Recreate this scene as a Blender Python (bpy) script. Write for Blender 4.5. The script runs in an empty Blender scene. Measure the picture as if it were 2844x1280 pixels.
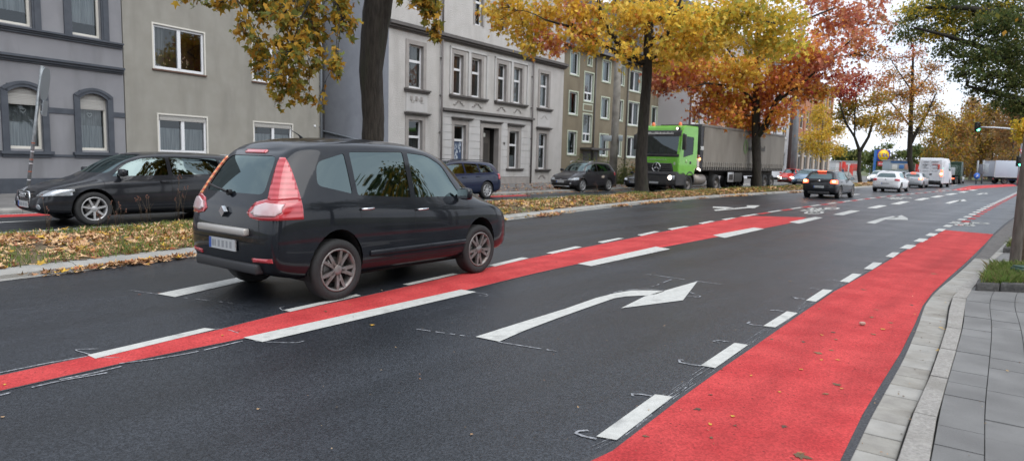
import bpy, bmesh, math, random
import numpy as np
from mathutils import Vector, Matrix, Euler
random.seed(7); RNG = np.random.default_rng(11)
SC = bpy.context.scene; COL = SC.collection
rad = math.radians; sin = math.sin; cos = math.cos; PI = math.pi

# ------------------------------------------------------------------ survey: camera pose recovered from the photograph
F_PX, PITCH, ROLL, CAM_H = 1834.0, .1071, .0266, 1.65      # focal length in px of the 2844 px wide photograph
_fw = Vector((0, cos(PITCH), -sin(PITCH))); _r0 = Vector((1, 0, 0)); _u0 = Vector((0, sin(PITCH), cos(PITCH)))
_r = cos(ROLL)*_r0 + sin(ROLL)*_u0; _u = -sin(ROLL)*_r0 + cos(ROLL)*_u0
def ray(px, py): return _fw + (px-1422)/F_PX*_r - (py-640)/F_PX*_u
def G(px, py, z=0.0):                      # point of the ground (height z) seen at px, py
    d = ray(px, py); t = (z-CAM_H)/d.z; return Vector((d.x*t, d.y*t, z))
DS = 2844/2576
def D(px, py, z=0.0): return G(px*DS, py*DS, z)
def at(px, py, Y):                         # point at forward distance Y (px in 2576 wide coordinates)
    d = ray(px*DS, py*DS); t = Y/d.y; return Vector((d.x*t, Y, CAM_H+d.z*t))

# ------------------------------------------------------------------ materials
MATS = {}
def nodes(name):
    m = bpy.data.materials.new(name); m.use_nodes = True; nt = m.node_tree; nt.nodes.clear()
    out = nt.nodes.new('ShaderNodeOutputMaterial'); return m, nt, out
def N(nt, typ, **kw):
    n = nt.nodes.new(typ)
    for k, v in kw.items():
        if k in n.inputs: n.inputs[k].default_value = v
        else: setattr(n, k, v)
    return n
def col4(c): return (c[0], c[1], c[2], 1)
def mat(name, c, rough=.6, metal=0, coat=0, c2=None, scale=8, detail=4, bump=0, bscale=None, spec=.5, emit=0, ramp=(.35, .65), bdist=.02, stretch=None, stretch3=None, c3=None, scale3=1.2, ramp3=(.5, .7)):
    if name in MATS: return MATS[name]
    m, nt, out = nodes(name); L = nt.links.new
    p = N(nt, 'ShaderNodeBsdfPrincipled'); p.inputs['Base Color'].default_value = col4(c)
    p.inputs['Roughness'].default_value = rough; p.inputs['Metallic'].default_value = metal
    p.inputs['Coat Weight'].default_value = coat; p.inputs['Coat Roughness'].default_value = .04
    p.inputs['Specular IOR Level'].default_value = spec
    if emit: p.inputs['Emission Color'].default_value = col4(c); p.inputs['Emission Strength'].default_value = emit
    tc = N(nt, 'ShaderNodeTexCoord'); src = tc.outputs['Object']
    if stretch:
        mp = N(nt, 'ShaderNodeMapping'); mp.inputs['Scale'].default_value = stretch; L(src, mp.inputs[0]); src = mp.outputs[0]
    csock = None
    if c2:
        nz = N(nt, 'ShaderNodeTexNoise', Scale=scale, Detail=detail); L(src, nz.inputs['Vector'])
        r = N(nt, 'ShaderNodeValToRGB'); r.color_ramp.elements[0].position = ramp[0]; r.color_ramp.elements[1].position = ramp[1]
        r.color_ramp.elements[0].color = col4(c); r.color_ramp.elements[1].color = col4(c2); L(nz.outputs[0], r.inputs[0]); csock = r.outputs[0]
    if c3:
        nz = N(nt, 'ShaderNodeTexNoise', Scale=scale3, Detail=5.0)
        if stretch3:
            mp3 = N(nt, 'ShaderNodeMapping'); mp3.inputs['Scale'].default_value = stretch3; L(tc.outputs['Object'], mp3.inputs[0]); L(mp3.outputs[0], nz.inputs['Vector'])
        else: L(src, nz.inputs['Vector'])
        r = N(nt, 'ShaderNodeValToRGB'); r.color_ramp.elements[0].position = ramp3[0]; r.color_ramp.elements[1].position = ramp3[1]
        r.color_ramp.elements[0].color = (0,0,0,1); r.color_ramp.elements[1].color = (1,1,1,1); L(nz.outputs[0], r.inputs[0])
        mx = N(nt, 'ShaderNodeMix', data_type='RGBA'); L(r.outputs[0], mx.inputs[0])
        if csock: L(csock, mx.inputs[6])
        else: mx.inputs[6].default_value = col4(c)
        mx.inputs[7].default_value = col4(c3); csock = mx.outputs[2]
    if csock: L(csock, p.inputs['Base Color'])
    if bump:
        bz = N(nt, 'ShaderNodeTexNoise', Scale=bscale or scale, Detail=5.0); L(src, bz.inputs['Vector'])
        b = N(nt, 'ShaderNodeBump', Strength=bump, Distance=bdist); L(bz.outputs[0], b.inputs['Height']); L(b.outputs[0], p.inputs['Normal'])
    L(p.outputs[0], out.inputs[0]); MATS[name] = m; return m

def asphalt_mat(name, c, c2, rough=.5):
    m, nt, out = nodes(name); L = nt.links.new
    tc = N(nt, 'ShaderNodeTexCoord'); p = N(nt, 'ShaderNodeBsdfPrincipled')
    v = N(nt, 'ShaderNodeTexVoronoi', Scale=95.0); L(tc.outputs['Object'], v.inputs['Vector'])
    r = N(nt, 'ShaderNodeValToRGB'); r.color_ramp.elements[0].color = col4(c); r.color_ramp.elements[1].color = col4(c2)
    r.color_ramp.elements[0].position = .25; r.color_ramp.elements[1].position = .95
    sep = N(nt, 'ShaderNodeSeparateColor'); L(v.outputs['Color'], sep.inputs[0]); L(sep.outputs[0], r.inputs[0])
    big = N(nt, 'ShaderNodeTexNoise', Scale=.55, Detail=6.0, Roughness=.6); L(tc.outputs['Object'], big.inputs['Vector'])
    r2 = N(nt, 'ShaderNodeValToRGB'); r2.color_ramp.elements[0].color = (.78,.79,.82,1); r2.color_ramp.elements[1].color = (1.2,1.2,1.18,1)
    r2.color_ramp.elements[0].position = .3; r2.color_ramp.elements[1].position = .7
    L(big.outputs[0], r2.inputs[0])
    mx = N(nt, 'ShaderNodeMix', data_type='RGBA', blend_type='MULTIPLY'); mx.inputs[0].default_value = 1
    mpw = N(nt, 'ShaderNodeMapping'); mpw.inputs['Rotation'].default_value = (0, 0, rad(39.3)); L(tc.outputs['Object'], mpw.inputs[0])
    mps = N(nt, 'ShaderNodeMapping'); mps.inputs['Scale'].default_value = (.75, .035, 1); L(mpw.outputs[0], mps.inputs[0])
    wp = N(nt, 'ShaderNodeTexNoise', Scale=1.6, Detail=4.0, Roughness=.55); L(mps.outputs[0], wp.inputs['Vector'])
    r3 = N(nt, 'ShaderNodeMapRange'); r3.inputs[1].default_value = .35; r3.inputs[2].default_value = .65; r3.inputs[3].default_value = .72; r3.inputs[4].default_value = 1.35; L(wp.outputs[0], r3.inputs[0])
    m3 = N(nt, 'ShaderNodeMix', data_type='RGBA', blend_type='MULTIPLY'); m3.inputs[0].default_value = 1
    L(r.outputs[0], mx.inputs[6]); L(r2.outputs[0], mx.inputs[7]); L(mx.outputs[2], m3.inputs[6]); L(r3.outputs[0], m3.inputs[7]); L(m3.outputs[2], p.inputs['Base Color'])
    rr = N(nt, 'ShaderNodeMapRange'); rr.inputs[1].default_value = .3; rr.inputs[2].default_value = .7; rr.inputs[3].default_value = rough-.08; rr.inputs[4].default_value = rough+.12
    av = N(nt, 'ShaderNodeMath', operation='ADD'); L(big.outputs[0], av.inputs[0]); L(wp.outputs[0], av.inputs[1]); hv = N(nt, 'ShaderNodeMath', operation='MULTIPLY'); hv.inputs[1].default_value = .5; L(av.outputs[0], hv.inputs[0])
    L(hv.outputs[0], rr.inputs[0]); L(rr.outputs[0], p.inputs['Roughness'])
    b = N(nt, 'ShaderNodeBump', Strength=.5, Distance=.004); L(v.outputs['Distance'], b.inputs['Height']); L(b.outputs[0], p.inputs['Normal'])
    p.inputs['Specular IOR Level'].default_value = .42
    L(p.outputs[0], out.inputs[0]); MATS[name] = m; return m

def red_mat(name, c, c2, cdark):
    m, nt, out = nodes(name); L = nt.links.new
    tc = N(nt, 'ShaderNodeTexCoord'); p = N(nt, 'ShaderNodeBsdfPrincipled', Roughness=.88); p.inputs['Specular IOR Level'].default_value = .25
    nz = N(nt, 'ShaderNodeTexNoise', Scale=2.2, Detail=6.0); L(tc.outputs['Object'], nz.inputs['Vector'])
    r = N(nt, 'ShaderNodeValToRGB'); r.color_ramp.elements[0].color = col4(c); r.color_ramp.elements[1].color = col4(c2)
    r.color_ramp.elements[0].position = .35; r.color_ramp.elements[1].position = .65; L(nz.outputs[0], r.inputs[0])
    v = N(nt, 'ShaderNodeTexVoronoi', Scale=26.0); L(tc.outputs['Object'], v.inputs['Vector'])
    n2 = N(nt, 'ShaderNodeTexNoise', Scale=1.3, Detail=3.0); L(tc.outputs['Object'], n2.inputs['Vector'])
    th = N(nt, 'ShaderNodeMath', operation='MULTIPLY'); L(n2.outputs[0], th.inputs[0]); th.inputs[1].default_value = .42
    lt = N(nt, 'ShaderNodeMath', operation='LESS_THAN'); L(v.outputs['Distance'], lt.inputs[0]); L(th.outputs[0], lt.inputs[1])
    n3 = N(nt, 'ShaderNodeTexNoise', Scale=9.0, Detail=2.0); L(tc.outputs['Object'], n3.inputs['Vector'])
    g3 = N(nt, 'ShaderNodeMath', operation='GREATER_THAN'); L(n3.outputs[0], g3.inputs[0]); g3.inputs[1].default_value = .585
    ml = N(nt, 'ShaderNodeMath', operation='MULTIPLY'); L(lt.outputs[0], ml.inputs[0]); L(g3.outputs[0], ml.inputs[1])
    mx = N(nt, 'ShaderNodeMix', data_type='RGBA'); L(ml.outputs[0], mx.inputs[0]); L(r.outputs[0], mx.inputs[6]); mx.inputs[7].default_value = col4(cdark)
    v2 = N(nt, 'ShaderNodeTexVoronoi', Scale=85.0); L(tc.outputs['Object'], v2.inputs['Vector'])
    sp = N(nt, 'ShaderNodeSeparateColor'); L(v2.outputs['Color'], sp.inputs[0]); gr = N(nt, 'ShaderNodeMapRange'); gr.inputs[3].default_value = .76; gr.inputs[4].default_value = 1.24; L(sp.outputs[0], gr.inputs[0])
    mr_ = N(nt, 'ShaderNodeMapping'); mr_.inputs['Rotation'].default_value = (0, 0, rad(39)); L(tc.outputs['Object'], mr_.inputs[0]); ms_ = N(nt, 'ShaderNodeMapping'); ms_.inputs['Scale'].default_value = (1.5, .12, 1); L(mr_.outputs[0], ms_.inputs[0])
    tn = N(nt, 'ShaderNodeTexNoise', Scale=2.0, Detail=5.0); L(ms_.outputs[0], tn.inputs['Vector']); tr = N(nt, 'ShaderNodeMapRange'); tr.inputs[1].default_value = .35; tr.inputs[2].default_value = .68; tr.inputs[3].default_value = 1.06; tr.inputs[4].default_value = .80; L(tn.outputs[0], tr.inputs[0])
    gm = N(nt, 'ShaderNodeMath', operation='MULTIPLY'); L(gr.outputs[0], gm.inputs[0]); L(tr.outputs[0], gm.inputs[1])
    mg = N(nt, 'ShaderNodeMix', data_type='RGBA', blend_type='MULTIPLY'); mg.inputs[0].default_value = 1; L(mx.outputs[2], mg.inputs[6]); L(gm.outputs[0], mg.inputs[7]); L(mg.outputs[2], p.inputs['Base Color'])
    b = N(nt, 'ShaderNodeBump', Strength=.5, Distance=.004); L(v2.outputs['Distance'], b.inputs['Height']); L(b.outputs[0], p.inputs['Normal'])
    L(p.outputs[0], out.inputs[0]); MATS[name] = m; return m

def brick_mat(name, c1, c2, cm, w, h, mortar=.02, rough=.85, bump=.4, rot=None, offset=.5, noise=.3):
    m, nt, out = nodes(name); L = nt.links.new
    tc = N(nt, 'ShaderNodeTexCoord'); p = N(nt, 'ShaderNodeBsdfPrincipled', Roughness=rough)
    src = tc.outputs['Object']
    mp = N(nt, 'ShaderNodeMapping'); L(src, mp.inputs[0])
    if rot: mp.inputs['Rotation'].default_value = rot
    br = N(nt, 'ShaderNodeTexBrick', Scale=1.0); br.offset = offset
    br.inputs['Brick Width'].default_value = w; br.inputs['Row Height'].default_value = h; br.inputs['Mortar Size'].default_value = mortar
    br.inputs['Color1'].default_value = col4(c1); br.inputs['Color2'].default_value = col4(c2); br.inputs['Mortar'].default_value = col4(cm)
    L(mp.outputs[0], br.inputs['Vector'])
    nz = N(nt, 'ShaderNodeTexNoise', Scale=3.0, Detail=6.0); L(src, nz.inputs['Vector'])
    rp = N(nt, 'ShaderNodeMapRange'); rp.inputs[3].default_value = 1-noise; rp.inputs[4].default_value = 1+noise; L(nz.outputs[0], rp.inputs[0])
    mx = N(nt, 'ShaderNodeMix', data_type='RGBA', blend_type='MULTIPLY'); mx.inputs[0].default_value = 1
    L(br.outputs[0], mx.inputs[6]); L(rp.outputs[0], mx.inputs[7]); L(mx.outputs[2], p.inputs['Base Color'])
    b = N(nt, 'ShaderNodeBump', Strength=bump, Distance=.01, invert=True); L(br.outputs['Fac'], b.inputs['Height']); L(b.outputs[0], p.inputs['Normal'])
    L(p.outputs[0], out.inputs[0]); MATS[name] = m; return m

def glass_mat(name, tint, gl=(.9,.95,.95), rough=.02, base=.08):
    m, nt, out = nodes(name); L = nt.links.new
    t = N(nt, 'ShaderNodeBsdfTransparent'); t.inputs[0].default_value = col4(tint)
    g = N(nt, 'ShaderNodeBsdfGlossy', Roughness=rough); g.inputs[0].default_value = col4(gl)
    lw = N(nt, 'ShaderNodeLayerWeight', Blend=.32)
    mr = N(nt, 'ShaderNodeMapRange'); mr.inputs[3].default_value = base; mr.inputs[4].default_value = 1; L(lw.outputs['Fresnel'], mr.inputs[0])
    x = N(nt, 'ShaderNodeMixShader'); L(mr.outputs[0], x.inputs[0]); L(t.outputs[0], x.inputs[1]); L(g.outputs[0], x.inputs[2])
    L(x.outputs[0], out.inputs[0]); MATS[name] = m; return m

def leaf_mat(name, trans=.35):
    m, nt, out = nodes(name); L = nt.links.new
    a = N(nt, 'ShaderNodeVertexColor', layer_name='Col')
    d = N(nt, 'ShaderNodeBsdfPrincipled', Roughness=.6); d.inputs['Specular IOR Level'].default_value = .25
    t = N(nt, 'ShaderNodeBsdfTranslucent'); L(a.outputs[0], d.inputs['Base Color']); L(a.outputs[0], t.inputs[0])
    x = N(nt, 'ShaderNodeMixShader', Fac=trans); L(d.outputs[0], x.inputs[1]); L(t.outputs[0], x.inputs[2]); L(x.outputs[0], out.inputs[0])
    MATS[name] = m; return m

def lens_mat(name, c, c2):
    m = mat(name, c, .15, coat=1); nt = m.node_tree; p = [n for n in nt.nodes if n.type == 'BSDF_PRINCIPLED'][0]; tc = [n for n in nt.nodes if n.type == 'TEX_COORD'][0]
    w = N(nt, 'ShaderNodeTexWave', wave_type='BANDS', bands_direction='Z', Scale=5.2); nt.links.new(tc.outputs['Object'], w.inputs['Vector'])
    r = N(nt, 'ShaderNodeValToRGB'); r.color_ramp.elements[0].color = col4(c); r.color_ramp.elements[1].color = col4(c2); r.color_ramp.elements[0].position = .3; r.color_ramp.elements[1].position = .6
    nt.links.new(w.outputs[0], r.inputs[0]); nt.links.new(r.outputs[0], p.inputs['Base Color']); return m

def paint(name, c, metal=.0, rough=.3, dust=True):
    m = mat(name, c, rough=rough, metal=metal, coat=.62, spec=.12, c2=tuple(x*1.12+.004 for x in c), scale=3.0, detail=6)
    return m

# ------------------------------------------------------------------ mesh builder
class MB:
    def __init__(s): s.v = []; s.f = []; s.m = []; s.mats = []; s.sm = []; s.cuts = []
    def mi(s, m):
        if m not in s.mats: s.mats.append(m)
        return s.mats.index(m)
    def add(s, vs, fs, m, smooth=False):
        o = len(s.v); s.v += [tuple(v) for v in vs]; k = s.mi(m)
        for f in fs: s.f.append(tuple(i+o for i in f)); s.m.append(k); s.sm.append(smooth)
        return s
    def box(s, a, b, m, M=None):
        x0, y0, z0 = a; x1, y1, z1 = b
        vs = [Vector(q) for q in ((x0,y0,z0),(x1,y0,z0),(x1,y1,z0),(x0,y1,z0),(x0,y0,z1),(x1,y0,z1),(x1,y1,z1),(x0,y1,z1))]
        if M: vs = [M @ q for q in vs]
        return s.add(vs, [(3,2,1,0),(4,5,6,7),(0,1,5,4),(1,2,6,5),(2,3,7,6),(3,0,4,7)], m)
    def cbox(s, a, b, c, m, M=None):        # chamfered box
        bm = bmesh.new(); x0, y0, z0 = a; x1, y1, z1 = b
        r = bmesh.ops.create_cube(bm, size=1)
        for v in bm.verts: v.co = Vector(((x0+x1)/2+v.co.x*(x1-x0), (y0+y1)/2+v.co.y*(y1-y0), (z0+z1)/2+v.co.z*(z1-z0)))
        bmesh.ops.bevel(bm, geom=list(bm.edges), offset=c, segments=2, affect='EDGES', profile=.5)
        s.bm(bm, m, M, True); bm.free(); return s
    def bm(s, bm, m, M=None, smooth=False):
        bm.verts.ensure_lookup_table(); bm.verts.index_update()
        return s.add([(M @ v.co) if M else v.co for v in bm.verts], [[v.index for v in f.verts] for f in bm.faces], m, smooth)
    def tube(s, pts, rs, m, n=10, cap=True):
        pts = [Vector(p) for p in pts]
        if not isinstance(rs, (list, tuple)): rs = [rs]*len(pts)
        vs = []; up = Vector((0,0,1)); prev = None
        for i, p in enumerate(pts):
            t = (pts[min(i+1, len(pts)-1)]-pts[max(i-1, 0)]).normalized()
            if prev is None:
                a = t.cross(up)
                if a.length < .05: a = t.cross(Vector((1,0,0)))
                a.normalize()
            else:
                a = (prev-t*prev.dot(t)).normalized()
            prev = a; b = t.cross(a)
            for k in range(n):
                an = 2*PI*k/n; vs.append(p+(a*cos(an)+b*sin(an))*rs[i])
        fs = []
        for i in range(len(pts)-1):
            for k in range(n): fs.append((i*n+k, i*n+(k+1)%n, (i+1)*n+(k+1)%n, (i+1)*n+k))
        if cap: fs.append(tuple(range(n))[::-1]); fs.append(tuple((len(pts)-1)*n+k for k in range(n)))
        return s.add(vs, fs, m, True)
    def lathe(s, prof, m, n=24, M=None, axis='y'):   # prof: (radius, offset along axis)
        vs = []
        for r, o in prof:
            for k in range(n):
                a = 2*PI*k/n
                q = Vector((r*cos(a), o, r*sin(a))) if axis == 'y' else Vector((r*cos(a), r*sin(a), o)) if axis == 'z' else Vector((o, r*cos(a), r*sin(a)))
                vs.append(M @ q if M else q)
        fs = [(i*n+k, i*n+(k+1)%n, (i+1)*n+(k+1)%n, (i+1)*n+k) for i in range(len(prof)-1) for k in range(n)]
        return s.add(vs, fs, m, True)
    def prism(s, poly, d0, d1, m, axis=1, M=None):   # poly in the two other axes, extruded along axis
        def mk(p, d):
            q = list(p); q.insert(axis, d); q = Vector(q); return M @ q if M else q
        n = len(poly); vs = [mk(p, d0) for p in poly]+[mk(p, d1) for p in poly]
        fs = [tuple(range(n)), tuple(range(2*n-1, n-1, -1))]+[(i, i+n, (i+1)%n+n, (i+1)%n) for i in range(n)]
        return s.add(vs, fs, m)
    def disc(s, c, r, nrm, m, n=20):
        nrm = Vector(nrm).normalized(); a = nrm.orthogonal().normalized(); b = nrm.cross(a); c = Vector(c)
        return s.add([c+(a*cos(2*PI*k/n)+b*sin(2*PI*k/n))*r for k in range(n)], [tuple(range(n))], m)
    def build(s, name, parent=None, flip=True, **kw):
        me = bpy.data.meshes.new(name); me.from_pydata(s.v, [], s.f)
        for m in s.mats: me.materials.append(m)
        me.polygons.foreach_set('material_index', s.m); me.polygons.foreach_set('use_smooth', s.sm)
        if flip:
            bm = bmesh.new(); bm.from_mesh(me); bmesh.ops.recalc_face_normals(bm, faces=bm.faces); bm.to_mesh(me); bm.free()
        me.update()
        o = bpy.data.objects.new(name, me); COL.objects.link(o)
        if parent: o.parent = parent
        tag(o, **kw); return o

def _parts(s, name, parent, **kw):       # one object per marked piece
    cuts = sorted(set([(0, 0)]+s.cuts+[(len(s.v), len(s.f))])); out = []
    for (v0, f0), (v1, f1) in zip(cuts, cuts[1:]):
        if f1 == f0: continue
        q = MB(); q.v = s.v[v0:v1]; q.f = [tuple(i-v0 for i in f) for f in s.f[f0:f1]]; q.mats = s.mats; q.m = s.m[f0:f1]; q.sm = s.sm[f0:f1]; out.append(q.build(name, parent, **kw))
    return out
MB.parts = _parts
def _mark(s):
    s.__dict__.setdefault('cuts', []).append((len(s.v), len(s.f)))
MB.mark = _mark

def tag(o, label=None, cat=None, group=None, kind=None):
    if label: o['label'] = label
    if cat: o['category'] = cat
    if group: o['group'] = group
    if kind: o['kind'] = kind
    return o
def empty(name, loc=(0,0,0), rz=0, **kw):
    o = bpy.data.objects.new(name, None); COL.objects.link(o); o.location = loc; o.rotation_euler = (0,0,rz)
    o.empty_display_size = .2; return tag(o, **kw)
def copy_tree(o, parent=None):
    c = o.copy(); COL.objects.link(c)
    if parent: c.parent = parent
    for ch in list(o.children): copy_tree(ch, c)
    return c
def head_rz(deg): return PI/2-rad(deg)       # local +x looks along compass heading deg (0 = away from camera, + to the right)
def text_obj(body, size, m, parent, M, name='lettering', depth=.004, align='CENTER', bold=0, sx=1):
    cu = bpy.data.curves.new(name, 'FONT'); cu.body = body; cu.size = size; cu.align_x = align; cu.align_y = 'CENTER'; cu.extrude = depth; cu.offset = bold
    t = bpy.data.objects.new(name, cu); COL.objects.link(t)
    dg = bpy.context.evaluated_depsgraph_get(); me = bpy.data.meshes.new_from_object(t.evaluated_get(dg))
    bpy.data.objects.remove(t); me.transform(Matrix.Diagonal((sx,1,1,1))); me.transform(M); me.materials.clear(); me.materials.append(m)
    o = bpy.data.objects.new(name, me); COL.objects.link(o); o.parent = parent; return o
def sheet(name, quads, m, z, parent=None, **kw):      # flat polygons lying at height z
    b = MB()
    for q in quads: b.add([(p[0], p[1], z) for p in q], [tuple(range(len(q)))], m)
    o = b.build(name, parent, **kw)
    for p in o.data.polygons:
        if p.normal.z < 0: p.flip()
    return o
def resample(pts, step):
    pts = [Vector((p[0], p[1])) for p in pts]; out = []
    # catmull-rom through the points
    P = [pts[0]*2-pts[1]]+pts+[pts[-1]*2-pts[-2]]
    for i in range(1, len(P)-2):
        n = max(1, int((P[i+1]-P[i]).length/step))
        for k in range(n):
            t = k/n; a, b, c, d = P[i-1], P[i], P[i+1], P[i+2]
            out.append(.5*((2*b)+(c-a)*t+(2*a-5*b+4*c-d)*t*t+(3*b-a-3*c+d)*t**3))
    out.append(pts[-1]); return out
def offset(line, d):         # to the left of travel when d > 0
    out = []
    for i, p in enumerate(line):
        t = (line[min(i+1, len(line)-1)]-line[max(i-1, 0)]).normalized(); out.append(Vector((p.x-t.y*d, p.y+t.x*d)))
    return out
def strip(b, A, B, z0, z1, m):      # surface between two equally long polylines
    n = len(A); vs = [(p.x, p.y, z0) for p in A]+[(p.x, p.y, z1) for p in B]
    b.add(vs, [(i, i+n, i+n+1, i+1) for i in range(n-1)], m)
def arclen(line):
    s = [0]
    for i in range(len(line)-1): s.append(s[-1]+(line[i+1]-line[i]).length)
    return s
def along(line, S, d):       # point and tangent at distance d
    d = max(0, min(d, S[-1]-1e-4)); i = int(np.searchsorted(S, d, side='right'))-1; i = max(0, min(i, len(line)-2))
    t = (line[i+1]-line[i]); L_ = t.length; t = t/L_; return line[i]+t*(d-S[i]), t
# ------------------------------------------------------------------ base materials
M_ASPH = asphalt_mat('asphalt', (.0055,.0067,.0090), (.031,.0350,.0420), .37)
M_ASPH2 = asphalt_mat('asphalt_old', (.06,.062,.065), (.13,.13,.135), .6)
M_SEAL = mat('asphalt_edge', (.025,.026,.03), .7, c2=(.06,.06,.065), scale=60, bump=.6, bscale=50)
M_RED = red_mat('red_cycle_lane', (.41,.036,.037), (.51,.058,.056), (.20,.03,.027))
M_WHITE = mat('road_paint', (.52,.52,.485), .6, c2=(.44,.44,.41), scale=14, detail=8, bump=.3, bscale=120, bdist=.004, c3=(.33,.33,.31), scale3=3.5, ramp3=(.58,.72))
M_CHALK = mat('chalk', (.40,.41,.43), .9, c2=(.09,.094,.10), scale=30, detail=6)
M_KERB = mat('kerb_concrete', (.25,.245,.225), .85, c2=(.34,.33,.305), scale=5, detail=8, bump=.4, bscale=60, c3=(.20,.19,.165), scale3=2.5, ramp3=(.5,.75))
M_KERB2 = mat('kerb_exposed', (.36,.34,.31), .85, c2=(.25,.235,.215), scale=45, detail=6, bump=.7, bscale=80, c3=(.22,.205,.18), scale3=2.0, ramp3=(.5,.75))
M_GUT = mat('gutter_concrete', (.34,.325,.295), .8, c2=(.27,.26,.235), scale=5, detail=8, bump=.3, bscale=40, c3=(.21,.19,.155), scale3=2.2, ramp3=(.5,.85))
M_GUTD = mat('gutter_stone_dark', (.085,.078,.072), .8, c2=(.13,.12,.112), scale=6, detail=6, bump=.5, bscale=40)
M_SLAB = mat('pavement_slab', (.142,.139,.134), .8, c2=(.19,.187,.18), scale=2.5, detail=8, bump=.25, bscale=90, c3=(.125,.122,.118), scale3=1.2, ramp3=(.5,.7))
M_JOINT = mat('joint_sand', (.035,.034,.03), .95)
M_SOIL = mat('soil', (.09,.065,.04), .95, c2=(.16,.12,.07), scale=20, bump=.8, bscale=25)
M_GRASSG = mat('grass_ground', (.07,.10,.03), .95, c2=(.14,.13,.06), scale=3, bump=.8, bscale=30)
M_DARKSTONE = mat('basalt', (.045,.043,.042), .75, c2=(.10,.095,.09), scale=14, bump=.8, bscale=22)
M_LEAF = leaf_mat('leaf', .45)
M_LITTER = leaf_mat('litter', .10)
M_BLADE = leaf_mat('blade', .3)

b = MB(); b.add([(-900,-300,-.03),(900,-300,-.03),(900,1500,-.03),(-900,1500,-.03)], [(0,1,2,3)], M_GRASSG); b.build('ground', kind='structure')

# ---- lines of the street (ground points surveyed from the photograph)
HD = rad(39.3); RD = Vector((sin(HD), cos(HD)))
def ext(line, back, fwd, hb=None):
    a = (line[0]-line[1]).normalized() if hb is None else -Vector((sin(rad(hb)), cos(rad(hb)))); return [line[0]+a*back]+line+[line[-1]+RD*fwd]
V2 = lambda p: Vector((p[0], p[1]))
near_kerb = ext([V2(p) for p in ((-6.40,8.0),(-5.15,10.2),(-2.9,13.8),(-.47,17.6),(4.9,26.3),(10.2,33.5),(19.3,44.2),(30.2,57.5))], 16, 60, 31)
far_edge = ext([V2(p) for p in ((-9.7,10.5),(-8.1,12.7),(-5.8,16.0),(-2.6,20.3),(.0,23.5),(5.9,31.2),(9.8,36.6),(18.0,46.8),(29.0,60.2))], 14, 60, 33)
far_kerb = ext([V2(p) for p in ((-12.9,15.7),(-7.2,22.6),(-.7,30.5),(3.0,35.3),(6.2,39.3),(20.0,56.2),(38.,78.2))], 16, 75, 40)
fac_line = [V2(p) for p in ((-30,2),(-17.0,20.9),(-9.8,33.7),(-6.3,33.8),(3.4,47.2),(12.,58.6),(36.,89.),(75.,138.)) ]
near_kerb = resample(near_kerb, .5); far_edge = resample(far_edge, .5); far_kerb = resample(far_kerb, .8)
SN, SF, SK = arclen(near_kerb), arclen(far_edge), arclen(far_kerb)

# road: one sheet from the far kerb to right of the camera
b = MB(); n = len(far_kerb)
right = [p+Vector((cos(HD), -sin(HD)))*60 for p in far_kerb]
strip(b, [far_kerb[0]-RD*60]+far_kerb, [right[0]-RD*60]+right, 0, 0, M_ASPH)
b.build('road', kind='structure')

def cyc(pts): return [V2(G(*p)) for p in pts]
# ---- red cycle lane beside the kerb on the right
redR = [V2(G(x, y)) for x, y in ((2333,1280),(2396,1150),(2451,1060),(2501,980),(2541,900),(2562,850),(2590,813),(2634,772),(2683,729),(2736,677),(2759,651))]
redL = [V2(G(x, y)) for x, y in ((1612,1294),(1700,1253),(1887,1109),(2013,1018),(2092,964),(2221,874),(2318,809),(2398,765),(2451,734),(2501,704),(2541,681),(2576,664),(2602,651),(2624,639))]
first = V2((-.9,1.35)); 
poly = [V2((-.62,1.75))]+redL+redR[::-1]+[V2((.95,2.05))]
sheet('red_cycle_lane', [poly], M_RED, .004, kind='structure')
# centre red lane
cL = [V2(D(x, y)) for x, y in ((-60,958),(0,945),(220,897),(400,861),(540,832),(715,788),(905,748),(1150,692),(1325,652),(1560,605),(1760,565),(1880,543))]
cR = [V2(D(x, y)) for x, y in ((-60,996),(0,983),(300,915),(450,884),(620,850),(880,795),(1150,735),(1450,665),(1800,597),(1990,561),(2030,547))]
cL[0:0] = [V2((-5.6,1.6))]; cR[0:0] = [V2((-5.4,1.4))]
sheet('red_centre_cycle_lane', [resample(cL, .4)+resample(cR, .4)[::-1]], M_RED, .004, kind='structure')
b = MB()
# thin dark seams of the red surfacing against the asphalt
for ln, w in ((resample(redL, .3), .04), (resample(cL, .3), .02), (resample(cR, .3), -.02)): strip(b, ln, offset(ln, w), .0035, .0035, M_SEAL)
b.build('surface_seam', kind='structure')

# ---- white markings
mk = []
def dash(p0, p1, w, skew=0):
    p0, p1 = V2(p0), V2(p1); t = (p1-p0).normalized(); nn = Vector((t.y, -t.x)); return [p0-nn*w/2, p1-nn*w/2, p1+nn*w/2, p0+nn*w/2]
Zs = lambda a, c: V2(G(1700+a/1.998, 700+c/1.998))
for q in (((490,632),(680,505),(755,517),(573,645)), ((838,412),(970,330),(1030,340),(905,420)), ((1075,270),(1170,208),(1225,213),(1130,277)),
          ((1262,165),(1335,120),(1385,125),(1315,170)), ((1395,95),(1450,58),(1500,62),(1445,98)), ((1515,27),(1555,2),(1597,4),(1560,32))):
    mk.append([Zs(*p) for p in q])
mk.append([V2(D(x, y)) for x, y in ((1500,1099),(1648,993),(1692,999),(1551,1108))])
mk.append([V2(p) for p in ((-.45,1.75),(.02,2.62),(.15,2.55),(-.32,1.68))])
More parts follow.
